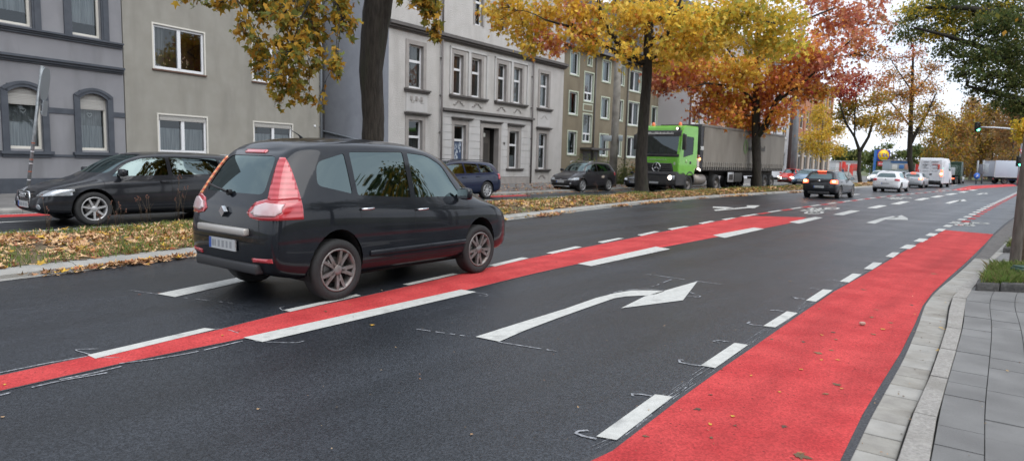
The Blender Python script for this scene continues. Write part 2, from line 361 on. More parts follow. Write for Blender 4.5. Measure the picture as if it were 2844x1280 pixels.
# far dashes of the same line, square red blocks beside them
dl = resample([V2(G(x, y)) for x, y in ((2478,708),(2520,687),(2555,669),(2584,654),(2608,641),(2649,620),(2687,603),(2727,582),(2766,563),(2800,547),(2835,530),(2860,519))], .4)
S_ = arclen(dl); red_blocks = []
d = 1.36
while d < S_[-1]-1.2:
    p0, t = along(dl, S_, d); p1, _ = along(dl, S_, d+.92); w = .19 if d < 12 else .22
    mk.append(dash(p0, p1, w))
    if d > 8.2:
        nn = Vector((t.y, -t.x)); a, _ = along(dl, S_, d+1.0); c, _ = along(dl, S_, d+1.8); red_blocks.append(dash(a+nn*.2, c+nn*.2, .22))
    d += 1.83
for q in (((220,894),(514,826),(542,829),(240,903)), ((712,781),(896,741),(908,744),(730,785)), ((1013,716),(1138,688),(1152,690),(1030,718)),
          ((1228,668),(1312,648),(1330,650),(1245,671)), ((1373,637),(1448,620),(1464,622),(1390,639)), ((1503,609),(1556,599),(1570,600),(1516,612)),
          ((1603,591),(1646,582),(1660,583),(1614,594)), ((1679,576),(1722,569),(1734,570),(1690,579)), ((1756,562),(1787,556),(1799,557),(1768,564)), ((1814,552),(1842,548),(1853,548),(1826,554)),
          ((612,850),(1160,729),(1198,735),(660,861)), ((1453,664),(1650,621),(1686,627),(1487,670)), ((1793,592),(1896,573),(1923,576),(1823,599)), ((1984,559),(2050,546),(2070,548),(2010,563)),
          ((395,740),(640,690),(668,696),(440,748))):
    mk.append([V2(D(x, y)) for x, y in q])
# broad dashes running on from the bar row
for q in ((2108,541,2152,530,.30), (2192,524,2222,517,.30), (2251,514,2279,507,.32), (2308,504,2332,498.5,.33), (2348,497,2368,492.5,.34), (2383,490.5,2402,487,.35), (2417,484.5,2430,482,.35), (2442,479.5,2453,477.5,.35)):
    mk.append(dash(D(q[0], q[1]), D(q[2], q[3]), q[4]*1.15))
# small red and white dashes of the narrow lane beyond the red surface
nl = resample([V2(D(x, y)) for x, y in ((1842,549),(1935,534),(2020,521.5),(2120,508),(2220,495.5),(2300,487),(2390,479),(2450,473))], .5)
S_ = arclen(nl); d = 1.0
while d < S_[-1]-2:
    p0, t = along(nl, S_, d); p1, _ = along(nl, S_, d+1.5); nn = Vector((t.y, -t.x)); mk.append(dash(p0, p1, .17))
    a, _ = along(nl, S_, d+1.55); c, _ = along(nl, S_, d+2.7); red_blocks.append(dash(a+nn*.05, c+nn*.05, .2)); d += 2.85
# left lane line beyond the car, straight arrow in the left lane
for q in ((2138,491,2160,488.5,.3), (2395,466,2410,465,.3)): mk.append(dash(D(q[0], q[1]), D(q[2], q[3]), q[4]))
mk.append([V2(D(x, y)) for x, y in ((1795,528),(1880,521),(1878,517),(1912,517),(1898,524),(1885,523.5),(1800,531))])
mk.append([V2(D(x, y)) for x, y in ((1793,520),(1828,521),(1850,524),(1835,526.5),(1793,523))])
# right-turn arrows
ax = lambda L_: [V2(D(x, y)) for x, y in L_]
mk.append(ax(((1196,848),(1300,815),(1420,778),(1500,750),(1548,738),(1590,731),(1640,731),(1672,733),(1652,740),(1625,744),(1575,746),(1545,751),(1470,777),(1400,802),(1320,832),(1256,860))))
mk.append(ax(((1755,708),(1718,756),(1562,776),(1622,746))))
mk.append(ax(((2178,561),(2215,550),(2245,544),(2262,546),(2226,553),(2202,563)))); mk.append(ax(((2228,553),(2268,541.5),(2283,549),(2284,554))))
mk.append(ax(((2377,511),(2400,505),(2412,504),(2420,506),(2402,509),(2388,513)))); mk.append(ax(((2405,508),(2425,501.5),(2432,506))))
mk.append(ax(((2456,489),(2470,486),(2478,487),(2462,490)))); mk.append(ax(((2470,488),(2482,485.5),(2486,488))))
sheet('white_lane_marking', mk, M_WHITE, .0065, kind='structure')
sheet('red_lane_block', red_blocks, M_RED, .0055, kind='structure')
# bicycle symbols painted on the lane
def bike(c, e, w, name):
    c, e = V2(c), V2(e); t = (e-c); L_ = t.length; t = t/L_; nn = Vector((-t.y, t.x)); b = MB()
    P = lambda u, v: (c.x+t.x*u*L_+nn.x*v*w, c.y+t.y*u*L_+nn.y*v*w, .009)
    def line(a, z, k=.06):
        a, z = Vector(a), Vector(z); d_ = (z-a).normalized(); q = Vector((-d_.y, d_.x))*k; b.add([P(*(a-q)), P(*(z-q)), P(*(z+q)), P(*(a+q))], [(0,1,2,3)], M_WHITE)
    for cx in (.2, .8):
        for k in range(14):
            a0, a1 = 2*PI*k/14, 2*PI*(k+1)/14
            b.add([P(cx+.17*cos(a0), .3+.3*sin(a0)), P(cx+.17*cos(a1), .3+.3*sin(a1)), P(cx+.115*cos(a1), .3+.2*sin(a1)), P(cx+.115*cos(a0), .3+.2*sin(a0))], [(0,1,2,3)], M_WHITE)
    for a, z in (((.2,.3),(.38,.75)), ((.38,.75),(.68,.75)), ((.68,.75),(.8,.3)), ((.38,.75),(.5,.3)), ((.5,.3),(.68,.75)), ((.2,.3),(.5,.3)), ((.68,.75),(.66,1.0)), ((.66,1.0),(.76,1.0)), ((.30,.85),(.44,.85))): line(a, z)
    b.build(name, flip=False, kind='structure')
bike(D(2440,571), D(2500,562), .9, 'bicycle_symbol'); bike(D(2055,541), D(2122,523), 1.0, 'bicycle_symbol'); bike(D(2262,503), D(2300,497.5), 1.0, 'bicycle_symbol')

# ---- chalk / pre-marking scribbles
b = MB()
def chalk(L_, w=.011, zoom=None):
    pts = [(zoom(*p) if zoom else V2(D(*p))) for p in L_]
    ln = resample(pts, .05) if len(pts) > 2 else [pts[0]+(pts[1]-pts[0])*k/12 for k in range(13)]
    A = offset(ln, w/2); B_ = offset(ln, -w/2)
    for i in range(len(ln)-1):
        if random.random() < .12 and len(ln) > 8: continue
        b.add([(A[i].x,A[i].y,.0052),(A[i+1].x,A[i+1].y,.0052),(B_[i+1].x,B_[i+1].y,.0052),(B_[i].x,B_[i].y,.0052)], [(0,1,2,3)], M_CHALK)
chalk(((1047,828),(1195,849)), .016); chalk(((1250,860),(1400,884)), .016); chalk(((1628,690),(1755,708)), .02); chalk(((1755,708),(1818,716)), .02)
chalk(((1525,745),(1560,733),(1620,727),(1670,731)), .02); chalk(((1735,735),(1762,747),(1720,745)), .02); chalk(((1640,722),(1693,702)), .015)
for p in (((640,858),(700,862),(750,862),(765,858)), ((1180,735),(1222,740),(1225,745),(1205,744)), ((1485,668),(1530,672),(1533,674)), ((395,740),(330,731)), ((450,748),(585,763)),
          ((320,898),(260,900),(213,888),(190,880),(250,878)), ((712,782),(704,775),(716,771)), ((600,838),(560,828),(480,832)), ((660,690),(640,685),(695,690))): chalk(p)
chalk(((0,938),(60,926),(130,912),(218,897)), .018); chalk(((0,995),(80,975),(160,957),(270,938)), .02); chalk(((300,915),(400,902),(500,884),(610,858)), .018); chalk(((150,955),(230,940),(305,922)), .02)
for q in (((220,800),(160,790),(110,788),(115,800)), ((645,498),(585,490),(560,495),(590,500)), ((490,632),(420,622),(375,612),(372,600),(395,600)), ((835,410),(780,405),(750,395),(765,388)), ((950,330),(900,322),(878,325)),
          ((1070,262),(1020,255),(992,248),(1030,262)), ((1150,210),(1100,200)), ((1260,163),(1215,155),(1195,155)), ((1330,122),(1250,115)), ((1390,88),(1340,83)), ((1450,20),(1420,18)), ((1450,58),(1380,52))): chalk(q, .022, Zs)
chalk(((1500,1105),(1465,1097),(1448,1090),(1455,1085),(1480,1083)), .022)
b.build('chalk_pre_marking', flip=False, kind='structure')
# scraped scratches between the right dashes
b = MB()
for k in range(150):
    d0 = random.random(); ln = redL; S_ = arclen(ln); p, t = along(ln, S_, random.uniform(.2, 8)); nn = Vector((-t.y, t.x)); o = random.uniform(.03, .13); L_ = random.uniform(.1, .5); p = p+nn*o
    a = p; c = p+t*L_+nn*random.uniform(-.01, .01); w = random.uniform(.001, .004); b.add([(a.x,a.y,.0048),(c.x,c.y,.0048),(c.x+nn.x*w,c.y+nn.y*w,.0048),(a.x+nn.x*w,a.y+nn.y*w,.0048)], [(0,1,2,3)], M_CHALK)
b.build('scratch_mark', flip=False, kind='structure')

# ---- right hand gutter, kerb and pavement
K = lambda L_: [Zs(*p) for p in L_]
e0 = K(((1262,1166),(1388,905),(1500,720),(1600,560),(1680,400),(1728,300),(1788,220),(1870,150),(1950,80),(2030,0)))+[V2(D(2497,590)), V2(D(2560,541)), V2(D(2640,497))]
e1 = K(((1318,1166),(1445,905),(1560,700),(1625,580),(1700,400),(1738,296),(1800,220),(1885,150),(1965,80),(2045,0)))+[V2(D(2504,590)), V2(D(2567,541)), V2(D(2650,497))]
e2 = K(((1590,1166),(1655,960),(1735,790),(1802,600),(1852,450),(1876,300),(1908,240),(1960,195),(2010,140),(2075,70)))+[V2(D(2545,600)), V2(D(2600,552)), V2(D(2690,506))]
e3 = K(((1768,1166),(1830,850),(1900,600),(1946,420),(1957,300),(1988,232),(2030,190),(2085,110),(2140,40)))+[V2(D(2590,600)), V2(D(2650,552)), V2(D(2750,506))]
def even(l, n=90):
    r = resample(l, .05); S_ = arclen(r); return [along(r, S_, S_[-1]*k/(n-1)**1.0)[0] for k in range(n)]
def back(l, d=2.2): t = (l[0]-l[1]).normalized(); return [l[0]+t*d]+l
e0, e1, e2, e3 = [even(back(x), 140) for x in (e0, e1, e2, e3)]
b = MB(); strip(b, e0, e1, .003, .004, M_SEAL); b.build('asphalt_edge_strip', kind='structure')
# gutter slabs laid one by one, each with its own tone and an open joint
def slabs(name, A, B, step, z, h, mats, gap=.006):
    b = MB(); SA, SB = arclen(A), arclen(B); n = int(SA[-1]/step)
    for k in range(n):
        f0, f1 = k/n, (k+1)/n-gap/step/n*1.0*1
        m = mats(k/n, k); dz = random.uniform(-.002, .002)
        def across(f):
            a_, t_ = along(A, SA, SA[-1]*f); n_ = Vector((t_.y, -t_.x)); q_ = min(B, key=lambda q: abs((q-a_).dot(t_))+.05*(q-a_).length); return a_, a_+n_*max(.05, (q_-a_).dot(n_))
        (a0, b0), (a1, b1) = across(f0), across(f1); p = [a0, a1, b1, b0]
        c = sum(p, Vector((0,0)))/4; p = [c+(q-c)*.985 for q in p]; tc = [c+(q-c)*.95 for q in p]
        vs = [(q.x, q.y, z-.05) for q in p]+[(q.x, q.y, z+h-.004+dz) for q in p]+[(q.x, q.y, z+h+dz) for q in tc]
        b.add(vs, [(0,1,5,4),(1,2,6,5),(2,3,7,6),(3,0,4,7),(4,5,9,8),(5,6,10,9),(6,7,11,10),(7,4,8,11),(8,9,10,11)], m)
    return b.build(name, kind='structure')
b = MB(); strip(b, e1, e3, .001, .001, M_JOINT); b.build('joint_bed', kind='structure')
M_GUT2 = mat('gutter_concrete_worn', (.30,.285,.25), .8, c2=(.235,.22,.195), scale=8, detail=8, bump=.3, bscale=40, c3=(.16,.14,.11), scale3=2.6, ramp3=(.5,.85))
slabs('gutter', e1, offset(e2, .012), .30, 0, .012, lambda f, k: (M_GUT if random.random() < .5 else M_GUT2) if f < .23 else M_GUTD)
slabs('kerb', e2, e3, 1.0, 0, .055, lambda f, k: M_KERB2 if f < .26 else M_KERB)
# pavement: rows of slabs between running joints
def pave():
    b = MB(); n = len(e3); edge = e3
    w = .245; SE = arclen(edge)
    for row in range(26):
        A = offset(edge, -w*row-.004); B_ = offset(edge, -w*(row+1)+.002)
        d = -random.random()*.3
        while d < SE[-1]:
            L_ = .36; d0, d1 = max(d, 0), min(d+L_-.006, SE[-1]);
            if d1-d0 > .05:
                i0 = d0/SE[-1]; i1 = d1/SE[-1]; f = lambda X, t: X[min(int(t*(n-1)), n-2)].lerp(X[min(int(t*(n-1)), n-2)+1], t*(n-1)-int(t*(n-1)))
                p = [f(A, i0), f(A, i1), f(B_, i1), f(B_, i0)]; z = .052+random.uniform(-.003, .003)
                b.add([(q.x, q.y, z) for q in p]+[(q.x, q.y, 0) for q in p], [(0,1,2,3),(0,4,5,1),(1,5,6,2),(2,6,7,3),(3,7,4,0)], M_SLAB)
            d += L_
    return b
pave().build('pavement', kind='structure')
b = MB(); strip(b, e3, offset(e3, -8), .044, .044, M_JOINT); b.build('pavement_bed', kind='structure')
b = MB(); far = offset(e3, -6.3); strip(b, far, offset(e3, -40), .05, .05, M_GRASSG); b.build('verge', kind='structure')
# paved strip and leafy verge right of the far kerb line
b = MB(); l1 = [e3[-1]-RD*.4, e3[-1]+RD*10, e3[-1]+RD*30]; strip(b, [p-Vector((RD.y,-RD.x))*2.3 for p in l1], [p+Vector((RD.y,-RD.x))*30 for p in l1], .02, .05, M_SOIL); b.build('leafy_verge', kind='structure')

# ---- median: kerb stones and planted mound
def kerbstones(name, line, S_, side, w, h, m, step=1.0, gap=.012, d0=0, d1=None, tilt=.03):
    b = MB(); d = d0; d1 = d1 or S_[-1]
    while d < d1-.2:
        st = step if d < 60 else step*3
        p0, t0 = along(line, S_, d); p1, t1 = along(line, S_, min(d+st-gap, S_[-1])); n0 = Vector((-t0.y, t0.x))*side; n1 = n0
        vs = []
        for o, z in ((0,-.02),(.0,h*.55),(tilt,h),(w,h),(w,-.02)):
            for p, nn in ((p0,n0),(p1,n1)): q = p+nn*o; vs.append((q.x, q.y, z))
        b.add(vs, [(0,1,3,2),(2,3,5,4),(4,5,7,6),(6,7,9,8),(0,2,4,6,8),(1,9,7,5,3)], m); d += st
    return b.build(name, kind='structure')
kerbstones('median_kerb', near_kerb, SN, 1, .32, .09, M_KERB, tilt=.12)
kerbstones('median_kerb', far_edge, SF, -1, .15, .10, M_KERB)
kerbstones('pavement_kerb', far_kerb, SK, 1, .16, .12, M_KERB, step=1.0)
gl = offset(near_kerb, -.16); b = MB(); strip(b, gl, near_kerb, .004, .004, M_KERB); b.build('kerb_channel', kind='structure')
NM = 260
A_ = offset(near_kerb, .30); B_ = offset(far_edge, -.13); SA, SB = arclen(A_), arclen(B_)
def median_pt(f, v):
    a, t = along(A_, SA, f*SA[-1]); c, _ = along(B_, SB, f*SB[-1]); p = a.lerp(c, v)
    z = .075+(.05+.12*min(1,max(0,(p.y-12)/7)))*math.sin(PI*max(0,min(1,v)))**.8+.03*math.sin(p.x*1.3+p.y*.7)*math.sin(PI*v); return Vector((p.x, p.y, z)), t
b = MB(); vs = []; fs = []; W_ = 9
for i in range(NM):
    for j in range(W_): vs.append(median_pt(i/(NM-1), j/(W_-1))[0])
for i in range(NM-1):
    for j in range(W_-1): fs.append((i*W_+j, i*W_+j+1, (i+1)*W_+j+1, (i+1)*W_+j))
b.add(vs, fs, M_SOIL, True); b.build('median_strip', kind='structure')

# ---- far pavement up to the houses
b = MB(); fk = offset(far_kerb, .15); SKK = arclen(fk); A2 = []; B2 = []
for k in range(80):
    p, t = along(fk, SKK, SKK[-1]*k/79); A2.append(p); B2.append(p+Vector((-t.y, t.x))*24)
strip(b, A2, B2, .115, .12, mat('far_pavement', (.12,.115,.11), .85, c2=(.17,.163,.155), scale=2, detail=8, bump=.4, bscale=20)); b.build('far_pavement', kind='structure')
# far carriageway markings
rk = offset(far_kerb, -.45); rk2 = offset(far_kerb, -1.15); n0 = 20
b = MB(); strip(b, rk[:44], rk2[:44], .005, .005, M_RED); b.build('far_red_cycle_lane', kind='structure')
b = MB(); o1 = offset(far_edge, .45); o2 = offset(far_edge, .57); o3 = offset(far_edge, 1.05); o4 = offset(far_edge, 1.17)
strip(b, o1, o2, .006, .006, M_WHITE); strip(b, o3[:95], o4[:95], .006, .006, M_WHITE); k1 = offset(far_kerb, -.30); k2 = offset(far_kerb, -.42); strip(b, k1, k2, .006, .006, M_WHITE)
k1 = offset(far_kerb, -2.3); k2 = offset(far_kerb, -2.45)
for i in range(0, len(k1)-3, 6): strip(b, k1[i:i+3], k2[i:i+3], .006, .006, M_WHITE)
b.build('far_lane_marking', kind='structure')
# crossing street surface red patch at the junction
sheet('junction_red_patch', [[V2(D(x, y)) for x, y in ((2395,478),(2440,468),(2545,463),(2560,468),(2470,474),(2420,480))]], M_RED, .005, kind='structure')
# ------------------------------------------------------------------ buildings
M_GLASS = glass_mat('window_glass', (.74,.78,.78), base=.04)
M_FRAME = mat('white_window_frame', (.66,.67,.68), .35)
M_FRAMEC = mat('cream_window_frame', (.58,.56,.50), .5)
M_ROOM = mat('room_and_reveal_dark', (.035,.033,.03), .9)
M_CURT = mat('net_curtain', (.46,.48,.51), .9, c2=(.26,.28,.30), scale=26, detail=1, stretch=(1,1,.04))
M_CURT2 = mat('dark_curtain', (.17,.165,.16), .9, c2=(.08,.078,.075), scale=20, detail=1, stretch=(1,1,.04))
M_SHUT = mat('roller_shutter', (.42,.41,.38), .6, c2=(.30,.29,.27), scale=14, detail=0, stretch=(.001,.001,1.0))
M_SLATE = brick_mat('roof_tile', (.045,.043,.045), (.075,.07,.07), (.02,.02,.02), .3, .22, .02, rot=(PI/2,0,0))
def wall_mb(b, u0, u1, z0, z1, holes, m, thick=.22, y=0, room=M_ROOM, reveal=None):
    holes = [h for h in holes if h[1] > u0 and h[0] < u1 and h[3] > z0 and h[2] < z1]
    us = sorted({u0, u1, *[max(u0, h[0]) for h in holes], *[min(u1, h[1]) for h in holes]}); zs = sorted({z0, z1, *[max(z0, h[2]) for h in holes], *[min(z1, h[3]) for h in holes]})
    for i in range(len(us)-1):
        for j in range(len(zs)-1):
            uc, zc = (us[i]+us[i+1])/2, (zs[j]+zs[j+1])/2
            if any(h[0] < uc < h[1] and h[2] < zc < h[3] for h in holes): continue
            b.add([(us[i],y,zs[j]),(us[i+1],y,zs[j]),(us[i+1],y,zs[j+1]),(us[i],y,zs[j+1])], [(0,1,2,3)], m)
    rm = reveal or m
    for (a, c, d, e) in [h[:4] for h in holes]:
        t = y+thick
        b.add([(a,y,d),(c,y,d),(c,y,e),(a,y,e),(a,t,d),(c,t,d),(c,t,e),(a,t,e)], [(0,4,5,1),(1,5,6,2),(2,6,7,3),(3,7,4,0)], rm)
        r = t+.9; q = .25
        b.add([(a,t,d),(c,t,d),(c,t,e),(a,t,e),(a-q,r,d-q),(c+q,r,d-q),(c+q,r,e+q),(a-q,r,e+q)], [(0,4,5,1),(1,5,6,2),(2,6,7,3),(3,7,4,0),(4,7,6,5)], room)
def window(root, a, c, d, e, style='two', y=.11, fm=None, curtain=None, shutter=0, fw=.07, sill=None, extra=None):
    fm = fm or M_FRAME; b = MB(); Y0, Y1 = y, y+.07
    def bar(u0, u1, z0, z1, dy=0): b.box((u0, Y0-dy, z0), (u1, Y1, z1), fm)
    bar(a, a+fw, d, e); bar(c-fw, c, d, e); bar(a+fw, c-fw, d, d+fw*1.2); bar(a+fw, c-fw, e-fw, e)
    mid = (a+c)/2; top = e-fw
    if style == 'two': bar(mid-fw*.8, mid+fw*.8, d+fw*1.2, e-fw, .012)
    if style == 'transom': z = d+(e-d)*.63; bar(a+fw, c-fw, z-fw*.75, z+fw*.75, .012)
    if style == 'low': z = d+(e-d)*.30; bar(a+fw, c-fw, z-fw*.7, z+fw*.7, .012)
    if style == 'low2': z = d+(e-d)*.30; bar(a+fw, c-fw, z-fw*.7, z+fw*.7, .012); bar(mid-fw*.5, mid+fw*.5, d+fw*1.2, z-fw*.7, .012)
    w = b.build('window', root)
    p = MB(); p.add([(a+.02,y+.045,d+.02),(c-.02,y+.045,d+.02),(c-.02,y+.045,e-.02),(a+.02,y+.045,e-.02)], [(0,1,2,3)], M_GLASS); p.build('pane', w, flip=False)
    if shutter:
        s_ = MB(); z0 = e-(e-d)*shutter; k = 0
        top_ = e-.13 if shutter > .2 else e-.01
        while z0+k*.05 < top_: s_.box((a+fw*.6, y-.035, z0+k*.05), (c-fw*.6, y-.012, min(z0+k*.05+.044, e)), M_SHUT); k += 1
        if shutter > .2: s_.box((a, y-.03, e-.13), (c, y-.01, e), M_ROOM)  # black strip stands in for the deep reveal's shade above the shutter
        s_.build('shutter', w)
    if curtain:
        h0, h1, m = curtain[:3]; s_ = MB(); n = 34; z0 = d+(e-d)*h0; z1 = d+(e-d)*h1; vs = []
        u0, u1 = a+.04, c-.04
        if len(curtain) > 3: u0, u1 = a+(c-a)*curtain[3], a+(c-a)*curtain[4]
        for i in range(n+1):
            u = u0+(u1-u0)*i/n; yy = y+.14+.018*sin(i*1.9)+.01*sin(i*.7); vs += [(u, yy, z0+.02*abs(sin(i*1.1))), (u, yy, z1)]
        s_.add(vs, [(2*i, 2*i+2, 2*i+3, 2*i+1) for i in range(n)], m, True); s_.build('curtain', w)
    return w
def shell(b, u0, u1, z1, depth, m, side=True, left=None):
    b.add([(u0,0,0),(u0,depth,0),(u0,depth,z1),(u0,0,z1)], [(0,1,2,3)], left or m); b.add([(u1,0,0),(u1,depth,0),(u1,depth,z1),(u1,0,z1)], [(0,1,2,3)], m)
    b.add([(u0,depth,0),(u1,depth,0),(u1,depth,z1),(u0,depth,z1)], [(0,1,2,3)], m); b.add([(u0,0,z1),(u1,0,z1),(u1,depth,z1),(u0,depth,z1)], [(0,1,2,3)], m)
def gable_roof(b, u0, u1, z, depth, h, m, over=.4):
    y0, y1 = -over, depth+over; ym = depth/2
    b.add([(u0,y0,z),(u1,y0,z),(u1,ym,z+h),(u0,ym,z+h),(u0,y1,z),(u1,y1,z)], [(0,1,2,3),(3,2,5,4),(0,3,4),(1,5,2)], m)
    b.box((u0,y0-.08,z-.12),(u1,y0+.02,z+.02), mat('gutter_metal', (.12,.12,.125), .5))
def setp(p, phi): return dict(loc=(p[0], p[1], 0), rz=head_rz(phi))

# --- 1 dark grey house with arched windows (left)
M_W1 = mat('grey_render', (.20,.20,.212), .85, c2=(.225,.225,.235), scale=1.2, detail=8, bump=.25, bscale=70, c3=(.165,.165,.173), scale3=1.4, stretch3=(1,1,.2))
M_T1 = mat('anthracite_trim', (.045,.052,.065), .6, c2=(.06,.068,.082), scale=4, detail=5)
h1 = empty('grey_house', **setp((-16.5, 21.2), 28), label='dark grey rendered house with anthracite arched window surrounds, leftmost behind the leaning sign pole', cat='house')
lw = [(.34,1.36),(2.56,3.54),(-2.1,-1.1),(-4.4,-3.4)]; uw = [(.02,1.18),(2.42,3.42),(-2.3,-1.25),(-4.6,-3.5)]
holes = [(a, c, 1.57, 3.66) for a, c in lw]+[(a, c, 5.54, 7.6) for a, c in uw]
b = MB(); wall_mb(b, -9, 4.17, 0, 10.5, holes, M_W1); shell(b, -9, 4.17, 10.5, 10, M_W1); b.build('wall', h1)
M_SHEER = mat('sheer_curtain', (.15,.16,.17), .9, c2=(.27,.28,.29), scale=9, detail=3, stretch=(1,1,.25))
for i, (a, c) in enumerate(lw):
    w_ = window(h1, a, c, 1.57, 3.66, 'one', .12, M_FRAMEC, (.02,.42,M_CURT), shutter=.31, fw=.075)
    s_ = MB(); n = 30; s_.add([(a+.03+(c-a-.06)*(k//2)/n, .33+.015*sin(k*1.2), (1.6,3.2)[k%2]) for k in range(2*n+2)], [(2*k,2*k+2,2*k+3,2*k+1) for k in range(n)], M_SHEER, True); s_.build('sheer_curtain', w_)
for i, (a, c) in enumerate(uw): window(h1, a, c, 5.54, 7.6, 'one', .12, M_FRAMEC, (.22,.95,M_CURT), fw=.075)
b = MB()
for a, c in lw:   # sheer curtain hangings with heart ornaments
    pass
for a, c in lw:
    mid = (a+c)/2; w = (c-a)/2+.19; b.mark()
    b.prism([(a-.19,1.5),(a+.01,1.5),(a+.01,3.45),(a-.19,3.50)], -.06, .02, M_T1); b.prism([(c-.01,1.5),(c+.19,1.5),(c+.19,3.50),(c-.01,3.45)], -.06, .02, M_T1)
    n = 14; out = []; inn = []
    for k in range(n+1):
        t = -1+2*k/n; out.append((mid+t*w, 3.50+.27*(1-t*t))); inn.append((mid+t*(w-.2), 3.38+.20*(1-t*t)))
    for k in range(n):
        for lay, (d0, d1, q) in enumerate(((-.06,.02,0),(-.085,-.06,.5))):
            i0 = (inn[k][0]*(1-q)+out[k][0]*q, inn[k][1]*(1-q)+out[k][1]*q); i1 = (inn[k+1][0]*(1-q)+out[k+1][0]*q, inn[k+1][1]*(1-q)+out[k+1][1]*q)
            b.prism([i0, i1, out[k+1], out[k]], d0, d1, M_T1)
    b.prism([(a, 3.37)]+inn+[(c,3.37),(c,3.70),(a,3.70)], .03, .09, mat('black_lintel', (.015,.015,.017), .6)) if False else None
    b.box((a-.28,-.12,1.40),(c+.28,.02,1.50), M_T1); b.box((a-.22,-.05,1.30),(c+.22,.02,1.40), M_T1)
for a, c in uw:
    b.mark(); b.box((a-.25,-.05,5.48),(a,.02,8.0), M_T1); b.box((c,-.05,5.48),(c+.27,.02,8.0), M_T1); b.box((c+.06,-.07,5.48),(c+.2,-.05,8.0), M_T1)
edges = [-9]+[v for a, c in sorted(lw) for v in (a-.19, c+.19)]+[4.17]
for k in range(0, len(edges), 2): b.mark(); b.box((edges[k],-.03,2.80),(edges[k+1],.02,2.98), M_T1)
for z0, z1, o in ((4.38,4.44,.06),(4.44,4.52,.12),(4.52,4.60,.19),(5.29,5.36,.06),(5.36,5.42,.11),(5.42,5.48,.17)):
    if o == .06: b.mark()
    b.box((-9,-o,z0),(4.14,.02,z1), M_T1)
b.mark(); b.box((-9,-.05,0),(4.17,.02,.60), M_T1); b.mark(); b.box((-9,-.035,1.32),(4.17,.02,1.40), M_T1)
b.parts('trim', h1)
b = MB()
for a, c in ((.34,1.36),(2.56,3.54)):
    b.mark(); mid = (a+c)/2+(.05 if a < 1 else -.02); n = 18; pts = []
    for k in range(n+1):
        t = 2*PI*k/n; pts.append((mid+.085*sin(t)**3, .245, 2.83+.085*(13*cos(t)-5*cos(2*t)-2*cos(3*t)-cos(4*t))/16))
    b.tube(pts, .014, M_FRAME, 6, cap=False)
b.parts('heart_ornament', h1)

# --- 2 beige rough-cast house
M_W2 = mat('beige_roughcast', (.262,.250,.216), .95, c2=(.292,.28,.245), scale=1.6, detail=10, bump=.7, bscale=55, c3=(.205,.195,.17), scale3=1.5, ramp3=(.48,.82), stretch3=(1,1,.22), bdist=.03)
M_RUST = mat('rust_sill', (.12,.065,.045), .7)
h2 = empty('beige_house', **setp((-14.523, 24.918), 29.5), label='plain beige roughcast apartment house with wide white two-pane windows', cat='house')
W2 = [(1.16,3.32,4.78,6.44),(5.73,7.8,4.82,6.42),(1.27,3.36,1.55,3.02),(5.74,7.92,1.55,3.0),(5.73,7.8,8.02,9.7),(1.16,3.32,8.0,9.7)]
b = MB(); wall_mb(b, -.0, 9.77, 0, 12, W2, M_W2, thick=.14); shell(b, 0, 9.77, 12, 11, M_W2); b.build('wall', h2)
for i, q in enumerate(W2):
    cu = (.02,.66,M_CURT) if q[2] < 2 else (.0,.95,M_CURT2,.02,.25)
    window(h2, *q, 'two', .05, M_FRAME, cu, shutter=.14 if q[2] < 2 else 0, fw=.085)
b = MB()
for a, c, d, e in W2:
    b.mark(); b.box((a-.06,-.025,d-.02),(a+.0,.02,e+.06), M_FRAMEC); b.box((c-.0,-.025,d-.02),(c+.06,.02,e+.06), M_FRAMEC); b.box((a,-.025,e),(c,.02,e+.06), M_FRAMEC)
    b.box((a-.08,-.07,d-.07),(c+.08,.03,d-.02), M_RUST)
b.parts('window_surround', h2)
# pot plants behind the upper window
b = MB(); 
for k in range(26):
    u = 1.3+random.random()*.7 if k % 2 else 2.35+random.random()*.4; z = 4.9+random.random()*.45; b.add([(u,.16,z),(u+.07,.17,z+.03),(u+.03,.16,z+.1)], [(0,1,2)], mat('orchid_bloom', (.6,.45,.3), .6) if random.random() < .5 else mat('pot_leaf', (.08,.14,.03), .6))
b.build('window_plant', h2, flip=False)
b = MB(); M_PIPE = mat('downpipe_zinc', (.20,.22,.24), .45, metal=.3); b.tube([(9.72,-.09,0),(9.72,-.09,12)], .055, M_PIPE, 10)
for z in (1,3,5,7,9): b.box((9.65,-.1,z),(9.79,0,z+.04), M_PIPE)
b.build('downpipe', h2)
b = MB(); b.cbox((9.30,-.03,2.98),(9.42,.01,3.08),.008, M_FRAME); b.build('wall_lamp_box', h2)

# --- 3 grey ornamented tenement
M_W4 = mat('grey_stucco', (.43,.415,.395), .95, c2=(.475,.46,.44), scale=1.5, detail=10, bump=.9, bscale=16, c3=(.345,.33,.31), scale3=1.5, ramp3=(.48,.82), stretch3=(1,1,.2), bdist=.04)
M_W4S = mat('smooth_stucco', (.44,.435,.425), .85, c2=(.485,.475,.465), scale=2, detail=8, bump=.15, bscale=30, c3=(.35,.335,.315), scale3=1.6, ramp3=(.5,.85), stretch3=(1,1,.2))
M_W4T = mat('brown_grey_trim', (.31,.288,.27), .8, c2=(.265,.245,.23), scale=3, detail=6)
M_W4D = mat('dark_cornice', (.085,.078,.074), .75, c2=(.11,.10,.095), scale=5, detail=6)
M_W4B = mat('bluegrey_siding', (.30,.315,.35), .8, c2=(.33,.345,.38), scale=2, detail=6, c3=(.265,.277,.305), scale3=.7)
h3 = empty('ornate_house', **setp((3.371, 47.268), 35.5), label='light grey stucco tenement with dark cornices, tall narrow windows and a recessed entrance', cat='house')
up = [(-15.38,-14.3),(-11.86,-11.02),(-10.26,-9.37),(-7.73,-6.87),(-6.08,-5.17),(-3.03,-2.0)]
H = [(a, c, 5.20, 7.41) for a, c in up]
